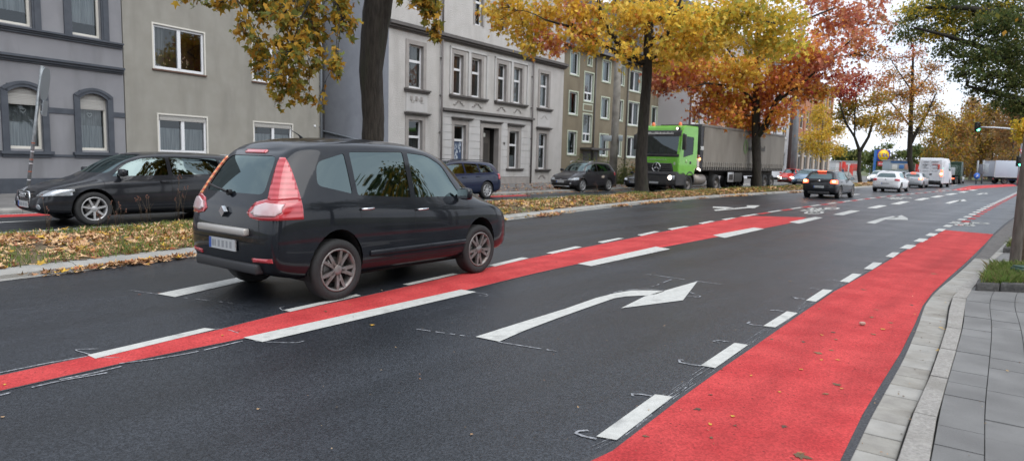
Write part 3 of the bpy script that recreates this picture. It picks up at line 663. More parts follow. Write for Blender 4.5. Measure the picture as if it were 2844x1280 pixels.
lo = [(-15.36,-14.32,1.2,3.57),(-11.73,-10.69,1.2,3.52),(-6.40,-5.38,1.07,3.43),(-3.03,-2.04,1.05,3.43)]
dr = (-9.16,-7.60,.0,3.50)
tp = [(-15.15,-14.15,9.27,11.4),(-10.06,-9.33,9.30,11.4),(-7.65,-6.9,9.38,11.4),(-3.0,-2.1,9.38,11.4)]
holes = H+lo+tp+[dr]
b = MB(); wall_mb(b, -16.77, -.03, 0, 12.4, holes, M_W4, thick=.28, reveal=M_W4T); shell(b, -16.77, -.03, 12.4, 12, M_W4S, left=M_W4B); b.build('wall', h3)
for a, c, d, e in H: window(h3, a, c, d, e, 'transom', .16, None, (.05,.98,M_CURT2 if a < -7 else M_CURT, .45 if a < -12 else .55, 1.0), fw=.085)
for i, (a, c, d, e) in enumerate(lo): window(h3, a, c, d, e, 'transom', .16, None, ((.0,.6,M_CURT2),(.0,.62,M_CURT2),(.02,.36,M_CURT),(.02,.3,M_CURT))[i], fw=.085)
for a, c, d, e in tp: window(h3, a, c, d, e, 'transom', .16, None, (.05,.98,M_CURT,.0,.4), fw=.085)
b = MB(); # smooth storey facing of the middle bay, slightly proud, grooved
bay = (-12.75, -3.95); fy = -.09
hs = [h for h in lo if bay[0] < h[0] < bay[1]]+[dr]
z = .55; rows = []
while z < 4.15: rows.append((z, min(z+.40, 4.17))); z += .42
bb = MB()
for z0, z1 in rows: wall_mb(bb, bay[0], bay[1], z0, z1, [(h[0]-.22, h[1]+.22, h[2]-.0, h[3]+.25) for h in hs], M_W4S, thick=.0, y=fy) if False else None
def clip_rows(b, u0, u1, z0, z1, hs, y0, m):
    segs = [(u0, u1)]
    for h in hs:
        if h[3] <= z0 or h[2] >= z1: continue
        ns = []
        for a, c in segs:
            if h[1] <= a or h[0] >= c: ns.append((a, c)); continue
            if h[0] > a: ns.append((a, h[0]))
            if h[1] < c: ns.append((h[1], c))
        segs = ns
    for a, c in segs: b.box((a, y0, z0), (c, .01, z1), m)
for z0, z1 in rows: clip_rows(b, bay[0], bay[1], z0, z1, [(h[0]-.24, h[1]+.24, h[2]-.1, h[3]+.22) for h in hs], -.06, M_W4S)
clip_rows(b, bay[0], bay[1], 0, .53, [(dr[0]-.24, dr[1]+.24, 0, 4)], -.09, M_W4T)
b.box((bay[0],-.035,4.42),(bay[1],.01,7.85), M_W4S) if False else None
# surrounds
def surround(a, c, d, e, w=.24, o=.045, m=M_W4T): 
    b.mark(); b.box((a-w,-o,d),(a,.02,e+w), m); b.box((c,-o,d),(c+w,.02,e+w), m); b.box((a,-o,e),(c,.02,e+w), m)
for a, c, d, e in H+lo+tp[:1]+tp[3:]: surround(a, c, d, e, .22 if a > -12 or a < -13 else .2)
for a, c, d, e in (tp[1], tp[2]): surround(a, c, d, e, .12)
surround(*dr, .24, .10)
for a, c in ((-12.05,-8.90),(-7.95,-4.62)):   # paired frames
    b.mark(); b.box((a-.12,-.07,5.2),(a-.02,.02,7.8), M_W4S); b.box((c+.02,-.07,5.2),(c+.12,.02,7.8), M_W4S); b.box((a-.12,-.07,7.68),(c+.12,.02,7.80), M_W4S); b.box(((a+c)/2-.1,-.07,5.2),((a+c)/2+.1,.02,7.68), M_W4S)
b.parts('stucco_facing', h3)
b = MB()
def corn(u0, u1, z, prof, m=M_W4D):
    b.mark()
    for z0, z1, o in prof: b.box((u0-o*.4,-o,z+z0),(u1+o*.4,.02,z+z1), m)
corn(-16.8, -.0, 8.0, ((0,.07,.10),(.07,.18,.20),(.18,.30,.33),(.30,.36,.28))); corn(bay[0], bay[1], 4.17, ((0,.07,.12),(.07,.20,.24)))
for u0, u1, z in ((-15.63,-13.9,5.0),(-12.12,-8.85,5.0),(-7.97,-4.62,5.0),(-3.30,-1.6,4.95),(-6.66,-4.95,.92),(-3.28,-1.65,.88),(-11.95,-10.3,1.05)): corn(u0, u1, z, ((0,.08,.13),(.08,.16,.19)))
for u0, u1, z in ((-15.6,-13.9,3.83),(-11.95,-10.25,3.82),(-6.6,-4.98,3.75),(-3.28,-1.66,3.72),(-9.35,-7.38,3.78)): corn(u0, u1, z, ((0,.07,.16),(.07,.12,.22)))
b.parts('cornice', h3)
b = MB()
def step_orn(u, z, w=.85, m=M_W4D):
    t = .03; b.mark()
    for a, c, zz in ((0,.22,0),(.22,.36,.10),(.36,.64,.20),(.64,.78,.10),(.78,1,0)): b.box((u+a*w,-.045,z+zz),(u+c*w,.01,z+zz+t), m)
    for a, zz in ((.22,0),(.36,.10),(.64,.10),(.78,0)): b.box((u+a*w-t/2,-.045,z+zz),(u+a*w+t/2,.01,z+zz+.12), m)
for u, z in ((-11.8,4.62),(-10.15,4.62),(-7.75,4.60),(-6.0,4.60),(-15.2,4.45),(-2.9,4.4),(-6.3,.45),(-2.95,.42)): step_orn(u, z, .95, M_W4T)
for a, c, z0, z1 in ((-15.55,-13.95,4.0,4.95),(-3.25,-1.7,3.9,4.9)): b.mark(); b.box((a,-.03,z0),(c,.01,z1), M_W4S)
for q in range(3): b.mark(); b.cbox((-15.25+q*.38,-.07,4.55),(-15.1+q*.38,.0,4.8),.02, M_W4T)
b.parts('stucco_ornament', h3)
b = MB()
for u in (-12.92, -4.02):
    b.mark(); b.tube([(u,-.14,.1),(u,-.14,8.0)], .055, mat('old_pipe', (.14,.125,.12), .6), 10); b.tube([(u,-.14,8.36),(u,-.14,12.4)], .055, mat('old_pipe', (.14,.125,.12), .6), 10)
    for z in (1.2,3,5,7): b.box((u-.07,-.15,z),(u+.07,0,z+.05), M_W4D)
b.parts('downpipe', h3)
d_ = MB(); d_.box((-9.1,.55,.2),(-7.66,.62,3.4), mat('door_wood', (.10,.09,.08), .5)); d_.box((-8.9,.53,1.2),(-8.45,.56,2.6), mat('door_panel', (.06,.055,.05), .4)); d_.box((-8.25,.53,1.2),(-7.85,.56,2.6), mat('door_panel', (.06,.055,.05), .4)); dd = d_.build('door', h3)
b = MB(); b.cbox((-8.72,.3,2.95),(-8.42,.45,3.2),.04, mat('lamp_glass', (.6,.6,.55), .3)); b.build('porch_lamp', h3)
b = MB(); b.box((-9.16,-.2,0),(-7.6,.28,.22), M_W4T); b.box((-9.16,-.0,.22),(-7.6,.55,.42), M_W4T); b.build('entrance_step', h3)
b = MB(); b.box((-11.6,.20,1.35),(-10.82,.22,2.7), mat('sports_poster', (.035,.06,.12), .6))
for k in range(16): u = -11.5+random.random()*.55; z = 1.4+random.random()*1.0; b.add([(u,.195,z),(u+.05+random.random()*.1,.195,z+.05),(u+.04,.195,z+.2+random.random()*.15)], [(0,1,2)], mat('poster_pale', (.45,.5,.55), .6))
b.build('window_poster', h3)
b = MB(); b.box((-7.05,-.10,2.55),(-6.93,-.06,2.7), M_W4D); b.build('house_number_plate', h3)
# lean-to ledge and darker siding strip on the gable side
b = MB(); b.box((-16.80,4.9,0),(-16.72,6.2,12.3), mat('siding_dark', (.13,.13,.14), .8)); b.tube([(-16.83,1.6,2.35),(-16.83,5.2,2.95)], .05, M_PIPE, 8); b.build('gable_trim', h3)
yard = MB(); yard.box((-18.5,3.2,0),(-16.86,3.45,2.2), M_W4B); yard.box((-18.9,3.15,2.2),(-16.84,3.5,2.28), M_PIPE)
yo = yard.build('side_lean_to', h3)

# --- 4 olive house
M_W5 = mat('olive_render', (.165,.138,.092), .9, c2=(.192,.163,.112), scale=1.0, detail=9, bump=.4, bscale=40, c3=(.118,.098,.066), scale3=1.2, ramp3=(.45,.8), stretch3=(1,1,.15))
M_WG = mat('pale_green_surround', (.42,.46,.36), .8)
h4 = empty('olive_house', **setp((.9285, 49.010), 36.5), label='olive brown rendered apartment house with pale green window surrounds and slate roof', cat='house')
cols = [(5.62,6.92),(10.84,12.26),(21.0,22.3)]; W5 = []
for a, c in cols:
    for z0, z1 in ((8.53,10.28),(5.40,7.16),(2.18,4.0)): W5.append((a, c, z0, z1))
W5b = [(14.22,14.85,z0, z1) for z0, z1 in ((8.55,10.2),(5.4,7.17),(2.2,4.0))]; W5c = [(16.0,18.3,z0,z1) for z0, z1 in ((8.25,10.08),(5.12,7.22),(2.15,4.0))]
W5d = [(7.92,9.36,6.62,8.93),(7.88,9.30,3.27,5.53)]; W5e = [(8.35,8.98,9.55,10.22)]
allw = W5+W5b+W5c+W5d+W5e
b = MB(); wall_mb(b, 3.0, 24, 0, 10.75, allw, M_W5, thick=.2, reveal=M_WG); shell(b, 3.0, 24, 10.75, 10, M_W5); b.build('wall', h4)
for i, q in enumerate(W5): window(h4, *q, 'one', .12, None, (.02,.97,mat('teal_blind', (.22,.34,.33), .8, c2=(.30,.42,.41), scale=12, stretch=(1,1,.05)),0,.62) , fw=.09)
for q in W5b: window(h4, *q, 'one', .12, fw=.07)
for q in W5c: window(h4, *q, 'two', .12, None, (.05,.95,M_CURT,.5,1.0), fw=.09)
for q in W5d: window(h4, *q, 'low2', .12, None, (.32,.97,M_CURT), fw=.09)
for q in W5e: window(h4, *q, 'one', .12, fw=.07)
b = MB()
for a, c, d, e in allw:
    b.mark(); w = .1; b.box((a-w,-.04,d-w),(a,.01,e+w), M_WG); b.box((c,-.04,d-w),(c+w,.01,e+w), M_WG); b.box((a,-.04,e),(c,.01,e+w), M_WG); b.box((a,-.06,d-w),(c,.01,d), M_WG)
b.mark(); b.box((7.78,-.04,5.78),(9.4,.01,6.42), M_WG); b.box((7.9,-.055,5.88),(9.28,.0,6.32), M_W5)
b.parts('window_surround', h4)
b = MB(); b.box((7.6,-1.1,2.62),(11.0,.0,2.78), mat('canopy_dark', (.07,.065,.06), .6)); b.build('entrance_canopy', h4)
b = MB(); b.box((9.8,-.02,.1),(10.5,.05,2.5), mat('door_dark', (.05,.045,.04), .5)); b.mark(); b.box((8.1,-.02,.1),(9.7,.05,2.5), mat('door_dark', (.05,.045,.04), .5)); b.parts('entrance_door', h4)
b = MB(); b.tube([(9.62,-.1,0),(9.62,-.1,10.7)], .06, M_W4D, 8); b.mark(); b.tube([(15.6,-.1,0),(15.6,-.1,10.7)], .06, M_W4D, 8); b.parts('downpipe', h4)
b = MB(); gable_roof(b, 3.0, 24, 10.75, 10, 6.5, M_SLATE, .45); b.build('roof', h4)

# --- 5 pale pink house row
M_W6 = mat('pale_render', (.40,.375,.37), .9, c2=(.44,.415,.41), scale=.8, detail=8, bump=.2, bscale=30, c3=(.385,.36,.355), scale3=.4)
M_W6B = mat('white_render', (.56,.57,.60), .9, c2=(.50,.51,.54), scale=.8, detail=8)
h5 = empty('pale_house', **setp((3.371, 47.268), 37), label='pale pinkish house row with white windows behind the grey trailer', cat='house')
W6 = []
for a, c in ((23.42,25.8),(27.3,29.4),(33.1,36.0),(39.5,42.2),(46.0,48.2),(51.,53.),(55.5,57.6)):
    for z0, z1 in ((1.6,3.6),(5.57,7.15),(8.95,10.5),(12.2,13.8)): W6.append((a, c, z0, z1))
b = MB(); wall_mb(b, 22.4, 38, 0, 15.5, W6, M_W6, thick=.15); wall_mb(b, 38, 60.3, 0, 14.5, W6, M_W6B, thick=.15); shell(b, 22.4, 60.3, 14.5, 12, M_W6); b.box((22.42,.02,14.5),(38,12,15.5), M_W6); b.build('wall', h5)
for q in W6: window(h5, *q, 'two', .06, None, (.02,.97,M_CURT,0,.4), fw=.14)
b = MB()
for a, c, d, e in W6: b.mark(); b.box((a-.12,-.1,d-.14),(c+.12,.02,d-.02), M_FRAME)
b.parts('window_sill', h5)
b = MB(); b.mark(); b.tube([(22.6,-.12,0),(22.6,-.12,15.4)], .09, mat('brown_pipe', (.09,.05,.045), .6), 8); b.mark(); b.tube([(38.,-.12,0),(38.,-.12,15.4)], .09, M_PIPE, 8); b.parts('downpipe', h5)
b = MB(); gable_roof(b, 38, 60.3, 14.5, 12, 5, M_SLATE); gable_roof(b, 22.4, 38, 15.5, 12, 5, M_SLATE); b.build('roof', h5)

# --- 6 brick building
M_W7 = brick_mat('orange_brick', (.40,.135,.065), (.46,.17,.085), (.30,.22,.17), .5, .16, .02, rot=(PI/2,0,0))
M_W7S = mat('brown_plinth', (.20,.155,.135), .8, c2=(.24,.19,.165), scale=2)
M_W7P = mat('pale_pilaster', (.42,.35,.29), .8)
h6 = empty('brick_building', **setp((3.371, 47.268), 37.5), label='orange brick building with pale pilasters above a brown shop storey', cat='building')
W7 = [(62+k*3.3, 63.8+k*3.3, z0, z1) for k in range(6) for z0, z1 in ((.9,4.7),(7.2,10.0),(11.3,13.6))]
b = MB(); wall_mb(b, 60.4, 82, 0, 5.7, W7, M_W7S, thick=.3); wall_mb(b, 60.4, 82, 5.7, 14.5, W7, M_W7, thick=.3); shell(b, 60.4, 82, 14.5, 14, M_W7); b.build('wall', h6)
for q in W7: window(h6, *q, 'transom', .1, None, (.05,.95,M_CURT), fw=.14)
b = MB(); b.box((60.4,-.4,5.55),(82.2,.02,5.95), M_W7P); b.box((60.4,-.3,14.2),(82.2,.02,14.6), M_W7P)
for k in range(7): u = 60.45+k*3.3; b.mark(); b.box((u,-.18,0),(u+1.1,.02,5.55), M_W7P); b.box((u+.2,-.1,5.95),(u+.8,.02,14.2), M_W7)
b.parts('pilaster', h6)
b = MB(); gable_roof(b, 60.4, 82, 14.6, 14, 4, M_SLATE); b.build('roof', h6)

# --- houses mirrored in the windows: row behind the camera side of the street
h7 = empty('opposite_house', loc=(30, -18, 0), rz=head_rz(218), label='white rendered house across the street, behind the camera', cat='house')
W8 = [(u, u+1.2, z, z+1.7) for u in (2,5,8,11,14,17) for z in (1.2,4.4,7.6)]
b = MB(); wall_mb(b, 0, 20, 0, 10.5, W8, M_W6, thick=.12); shell(b, 0, 20, 10.5, 10, M_W6); b.build('wall', h7)
for q in W8: window(h7, *q, 'two', .05, fw=.09)
b = MB(); gable_roof(b, 0, 20, 10.5, 10, 5, M_SLATE); b.build('roof', h7)
# ------------------------------------------------------------------ cars
P_BLACK = paint('black_paint', (.012,.013,.016), rough=.28)
P_GREYBLK = paint('anthracite_paint', (.006,.0078,.011), metal=.0, rough=.30)
P_NAVY = paint('navy_paint', (.008,.013,.035), rough=.3)
P_SUV = paint('graphite_paint', (.028,.026,.030), metal=.3, rough=.35)
P_WHITE = paint('white_paint', (.66,.67,.68), rough=.3)
P_SILVER = paint('silver_paint', (.42,.44,.46), metal=.5, rough=.35)
P_BLUE = paint('greyblue_paint', (.16,.24,.32), metal=.3, rough=.35)
P_RED = paint('red_paint', (.50,.03,.02), rough=.3)
M_CGLASS = glass_mat('car_glass', (.09,.12,.12), gl=(.66,.84,.84), base=.16)
M_CGLASSD = glass_mat('privacy_glass', (.025,.03,.03), gl=(.62,.78,.78), base=.15)
M_TYRE = mat('tyre_rubber', (.018,.018,.018), .8, bump=.2, bscale=80)
M_RIM = mat('rim_alloy', (.24,.235,.23), .45, metal=.6, c2=(.16,.13,.115), scale=12)
M_RIMS = mat('rim_bright', (.42,.42,.42), .4, metal=.6)
M_BLKP = mat('black_plastic', (.022,.022,.024), .55)
M_WELL = mat('wheel_well', (.008,.008,.008), .95)
M_SEAM = mat('panel_gap', (.003,.003,.003), .9)
M_CHROME = mat('chrome', (.62,.63,.64), .15, metal=1)
M_SATIN = mat('satin_trim', (.45,.43,.40), .4, metal=.4)
M_REDL = lens_mat('red_lens', (.36,.014,.02), (.50,.055,.065))
M_REDB = mat('red_lens_dark', (.16,.008,.01), .2, coat=1)
M_WHL = mat('clear_lens', (.62,.50,.50), .1, coat=1, c2=(.54,.34,.34), scale=5, detail=1, ramp=(.4,.7))
M_ORL = lens_mat('orange_glow_lens', (.70,.12,.03), (.90,.38,.15))  # left tail lamp shown lit: its orange glow is put into the lens colour
M_HL = mat('headlamp_lens', (.38,.40,.42), .08, metal=.5, coat=1)
M_HLON = mat('headlamp_lit', (1,.86,.70), .3, emit=3.2)
M_TLON = mat('tail_lamp_lit', (1,.10,.04), .3, emit=2.6)
M_TLHOT = mat('tail_bulb_lit', (1,.62,.25), .3, emit=5)
M_PLATE = mat('number_plate', (.45,.46,.46), .4)
M_PBLUE = mat('plate_blue_band', (.03,.09,.35), .4)
M_PMARK = mat('plate_blurred_marks', (.26,.27,.28), .5)
M_SEAT = mat('seat_fabric', (.03,.03,.032), .9)

def rpoly(pts, r=.05, seg=3):     # rounded convex polygon
    out = []; n = len(pts)
    for i in range(n):
        p = Vector(pts[i][:2]); a = Vector(pts[i-1][:2]); c = Vector(pts[(i+1) % n][:2]); rr = pts[i][2] if len(pts[i]) > 2 else r
        d1 = (a-p); d2 = (c-p); k = min(rr, d1.length*.45, d2.length*.45); p1 = p+d1.normalized()*k; p2 = p+d2.normalized()*k
        for s_ in range(seg+1):
            t = s_/seg; out.append(p1*(1-t)**2+p*2*t*(1-t)+p2*t*t)
    return out
def circ(cx, cz, r, n=26): return [Vector((cx+r*cos(2*PI*k/n), cz+r*sin(2*PI*k/n))) for k in range(n)]

def shell_bm(st, tail, nose, subs=2, crown=.03):
    """st: stations (x, w, zb, zl, wt, zr, zt); tail / nose: x offsets of the 10 rows for the end rings"""
    rings = []
    for i, s_ in enumerate(st):
        x, w, zb, zl, wt, zr, zt = s_[:7]
        rows = [(0, zb), (.78*w, zb), (.965*w, zb+.05), (w, zb+.42*(zl-zb)), (w*.985, zl-.05), (w*.945, zl+.012), (wt+.035, zr-.055), (wt-.03, zr), (wt*.55, zt-.012), (0, zt)]
        xo = s_[7] if len(s_) > 7 else [0]*10
        rings.append([(x+xo[k], y, z) for k, (y, z) in enumerate(rows)])
    bm = bmesh.new(); VR = []
    for r in rings:
        R = [bm.verts.new((x, -y, z)) for x, y, z in r]; L_ = [R[0]]+[bm.verts.new((x, y, z)) for x, y, z in r[1:-1]]+[R[-1]]
        VR.append((R, L_))
    for i in range(len(VR)-1):
        for side in (0, 1):
            A, B = VR[i][side], VR[i+1][side]
            for k in range(9):
                f = (A[k], B[k], B[k+1], A[k+1]); f = f if side == 1 else f[::-1]; bm.faces.new(f)
    for e, bul in ((0, -1), (-1, 1)):
        R, L_ = VR[e]; C_ = [R[0]]+[bm.verts.new(((R[k].co.x)+bul*crown*(1 if 1 < k < 8 else .3), 0, R[k].co.z)) for k in range(1, 9)]+[R[9]]
        for side, X in ((0, R), (1, L_)):
            for k in range(9):
                vs = [X[k], X[k+1], C_[k+1], C_[k]]; u = []
                for v in vs:
                    if v not in u: u.append(v)
                if len(u) > 2:
                    try: bm.faces.new(u)
                    except ValueError: pass
    bmesh.ops.recalc_face_normals(bm, faces=bm.faces)
    me = bpy.data.meshes.new('tmp'); bm.to_mesh(me); bm.free(); o = bpy.data.objects.new('tmp', me); COL.objects.link(o)
    md = o.modifiers.new('s', 'SUBSURF'); md.levels = subs; md.render_levels = subs
    dg = bpy.context.evaluated_depsgraph_get(); m2 = bpy.data.meshes.new_from_object(o.evaluated_get(dg)); bpy.data.objects.remove(o)
    bm = bmesh.new(); bm.from_mesh(m2); bpy.data.meshes.remove(m2)
    bmesh.ops.recalc_face_normals(bm, faces=bm.faces)
    if sum(f.normal.z*f.calc_center_median().z for f in bm.faces) < 0: bmesh.ops.reverse_faces(bm, faces=bm.faces)
    bm.faces.layers.int.new('pid'); return bm

def cut(bm, poly, ax, flt, pid):
    A, B = ax; lay = bm.faces.layers.int['pid']
    poly = [Vector(p) for p in poly]; area = sum(poly[i-1].x*poly[i].y-poly[i].x*poly[i-1].y for i in range(len(poly)))
    if area < 0: poly = poly[::-1]
    lo = (min(p.x for p in poly), min(p.y for p in poly)); hi = (max(p.x for p in poly), max(p.y for p in poly))
    cand = []
    for f in bm.faces:
        if f[lay] != 0: continue
        aa = [v.co[A] for v in f.verts]; bb = [v.co[B] for v in f.verts]
        if min(aa) > hi[0] or max(aa) < lo[0] or min(bb) > hi[1] or max(bb) < lo[1]: continue
        if flt(f.calc_center_median(), f.normal): cand.append(f)
    for i in range(len(poly)):
        if not cand: return
        p, q = poly[i-1], poly[i]; e = q-p
        if e.length < 1e-6: continue
        n2 = Vector((e.y, -e.x)).normalized(); co = Vector((0,0,0)); no = Vector((0,0,0)); co[A], co[B] = p; no[A], no[B] = n2
        es = {x for f in cand for x in f.edges}; vs = {x for f in cand for x in f.verts}
        r = bmesh.ops.bisect_plane(bm, geom=list(cand)+list(es)+list(vs), dist=1e-5, plane_co=co, plane_no=no)
        fs = {g for g in r['geom'] if isinstance(g, bmesh.types.BMFace)}|{f for f in cand if f.is_valid}
        cand = [f for f in fs if f.is_valid and (f.calc_center_median()-co).dot(no) < 0]
    for f in cand: f[lay] = pid

def extract(bm, pid, name, m, parent, off=0, keep=False, thick=0):
    lay = bm.faces.layers.int['pid']; fs = [f for f in bm.faces if f[lay] == pid]
    if not fs: return None
    bm.normal_update(); idx = {}; vs = []; F = []
    for f in fs:
        l = []
        for v in f.verts:
            if v not in idx: idx[v] = len(vs); vs.append(v.co+v.normal*off)
            l.append(idx[v])
        F.append(l)
    if thick:       # side skirt to the body so that raised lenses have depth
        cnt = {}
        for f in F:
            for i in range(len(f)): a, c = f[i-1], f[i]; cnt[(a, c)] = 1
        vn = {idx[v]: v for v in idx}; extra = []
        for (a, c) in list(cnt):
            if (c, a) not in cnt:
                b0 = len(vs); vs.append(vn[a].co-vn[a].normal*thick); vs.append(vn[c].co-vn[c].normal*thick); F.append([c, a, b0, b0+1])
    me = bpy.data.meshes.new(name); me.from_pydata([tuple(v) for v in vs], [], F); me.materials.append(m)
    me.polygons.foreach_set('use_smooth', [True]*len(F)); me.update()
    o = bpy.data.objects.new(name, me); COL.objects.link(o); o.parent = parent
    if not keep: bmesh.ops.delete(bm, geom=fs, context='FACES')
    return o

WCACHE = {}
def wheel(parent, x, y, r=.32, wd=.21, rimm=None, spokes=5, ang=.3, dark=False):
    key = (round(r, 3), wd, (rimm or M_RIM).name, spokes, y > 0)
    s_ = 1 if y > 0 else -1; rimm = rimm or M_RIM
    if key in WCACHE:
        t0, r0 = WCACHE[key]; t = t0.copy(); COL.objects.link(t); t.parent = parent; t.location = (x, y, r); t.rotation_euler = (0, ang, 0)
        q = r0.copy(); COL.objects.link(q); q.parent = t; return t
    h = wd/2; b = MB(); rr = r*.70
    b.lathe([(rr, -h*.75), (rr+.01, -h), (r*.93, -h), (r*.985, -h*.8), (r, -h*.45), (r, h*.45), (r*.985, h*.8), (r*.93, h), (rr+.01, h), (rr, h*.75)], M_TYRE, 32)
    t = b.build('wheel', parent); t.location = (x, y, r); t.rotation_euler = (0, ang, 0)
    b = MB(); yo = s_*h
    b.lathe([(rr, yo*.72), (rr+.004, yo*.96), (rr-.015, yo*1.0), (rr-.03, yo*.6), (rr-.035, -yo*.5)], rimm, 32)
    b.lathe([(0.001, -yo*.1), (rr-.03, -yo*.1)], M_WELL, 20); b.lathe([(.001, yo*.1), (rr*.6, yo*.1), (rr*.6, 0)], mat('brake_disc', (.2,.19,.18), .4, metal=.7), 20)
    for k in range(spokes):
        a = 2*PI*k/spokes
        for da in ((-.17, .17) if spokes <= 5 else (0,)):
            c0, c1 = a+da*.5, a+da*1.35
            w0, w1 = .022, .016
            P0 = Vector((cos(c0), 0, sin(c0)))*.05; P1 = Vector((cos(c1), 0, sin(c1)))*(rr-.015); t0 = Vector((-sin(a), 0, cos(a)))
            Y0, Y1 = Vector((0, yo*.86, 0)), Vector((0, yo*.93, 0)); Yb = Vector((0, yo*.55, 0))
            vs = [P0-t0*w0+Y0, P0+t0*w0+Y0, P1+t0*w1+Y1, P1-t0*w1+Y1, P0-t0*w0+Yb, P0+t0*w0+Yb, P1+t0*w1+Yb, P1-t0*w1+Yb]
            b.add(vs, [(0,1,2,3),(4,7,6,5),(0,4,5,1),(1,5,6,2),(2,6,7,3),(3,7,4,0)], rimm)
    b.lathe([(.001, yo*.92), (.045, yo*.9), (.06, yo*.8), (.06, yo*.4)], rimm, 16)
    q = b.build('rim', t); WCACHE[key] = (t, q); return t

def blob(b, c, s_, m, M=None, seg=2, sh=.75):    # rounded box used for mirrors, seats
    bm = bmesh.new(); bmesh.ops.create_cube(bm, size=2)
    bmesh.ops.subdivide_edges(bm, edges=bm.edges, cuts=seg, use_grid_fill=True)
    for v in bm.verts:
        n = v.co.normalized(); q = v.co*(1-sh)+n*sh*1.25; v.co = Vector((c[0]+q.x*s_[0]/1.25, c[1]+q.y*s_[1]/1.25, c[2]+q.z*s_[2]/1.25))
    b.bm(bm, m, M, True); bm.free()

def plate(parent, x, y, z, w=.52, sgn=-1, seed=1, tilt=0):
    b = MB(); M = Matrix.Translation((x, y, z)) @ Matrix.Rotation(tilt, 4, 'Y'); t = .008
    b.box((-t, -w/2, -.055), (t, w/2, .055), M_PLATE, M)
    e = sgn*(t+.002); yb = -w/2 if sgn > 0 else w/2
    b.box((min(0, e), min(yb, yb-np.sign(yb)*.045), -.052), (max(0, e), max(yb, yb-np.sign(yb)*.045), .052), M_PBLUE, M)
    rn = random.Random(seed); u = -w/2+.07
    while u < w/2-.06:
        wd = rn.uniform(.025, .045); b.box((min(0, e), u, -.032), (max(0, e), u+wd, .032), M_PMARK, M); u += wd+rn.choice((.012, .012, .04))
    return b.build('number_plate', parent)

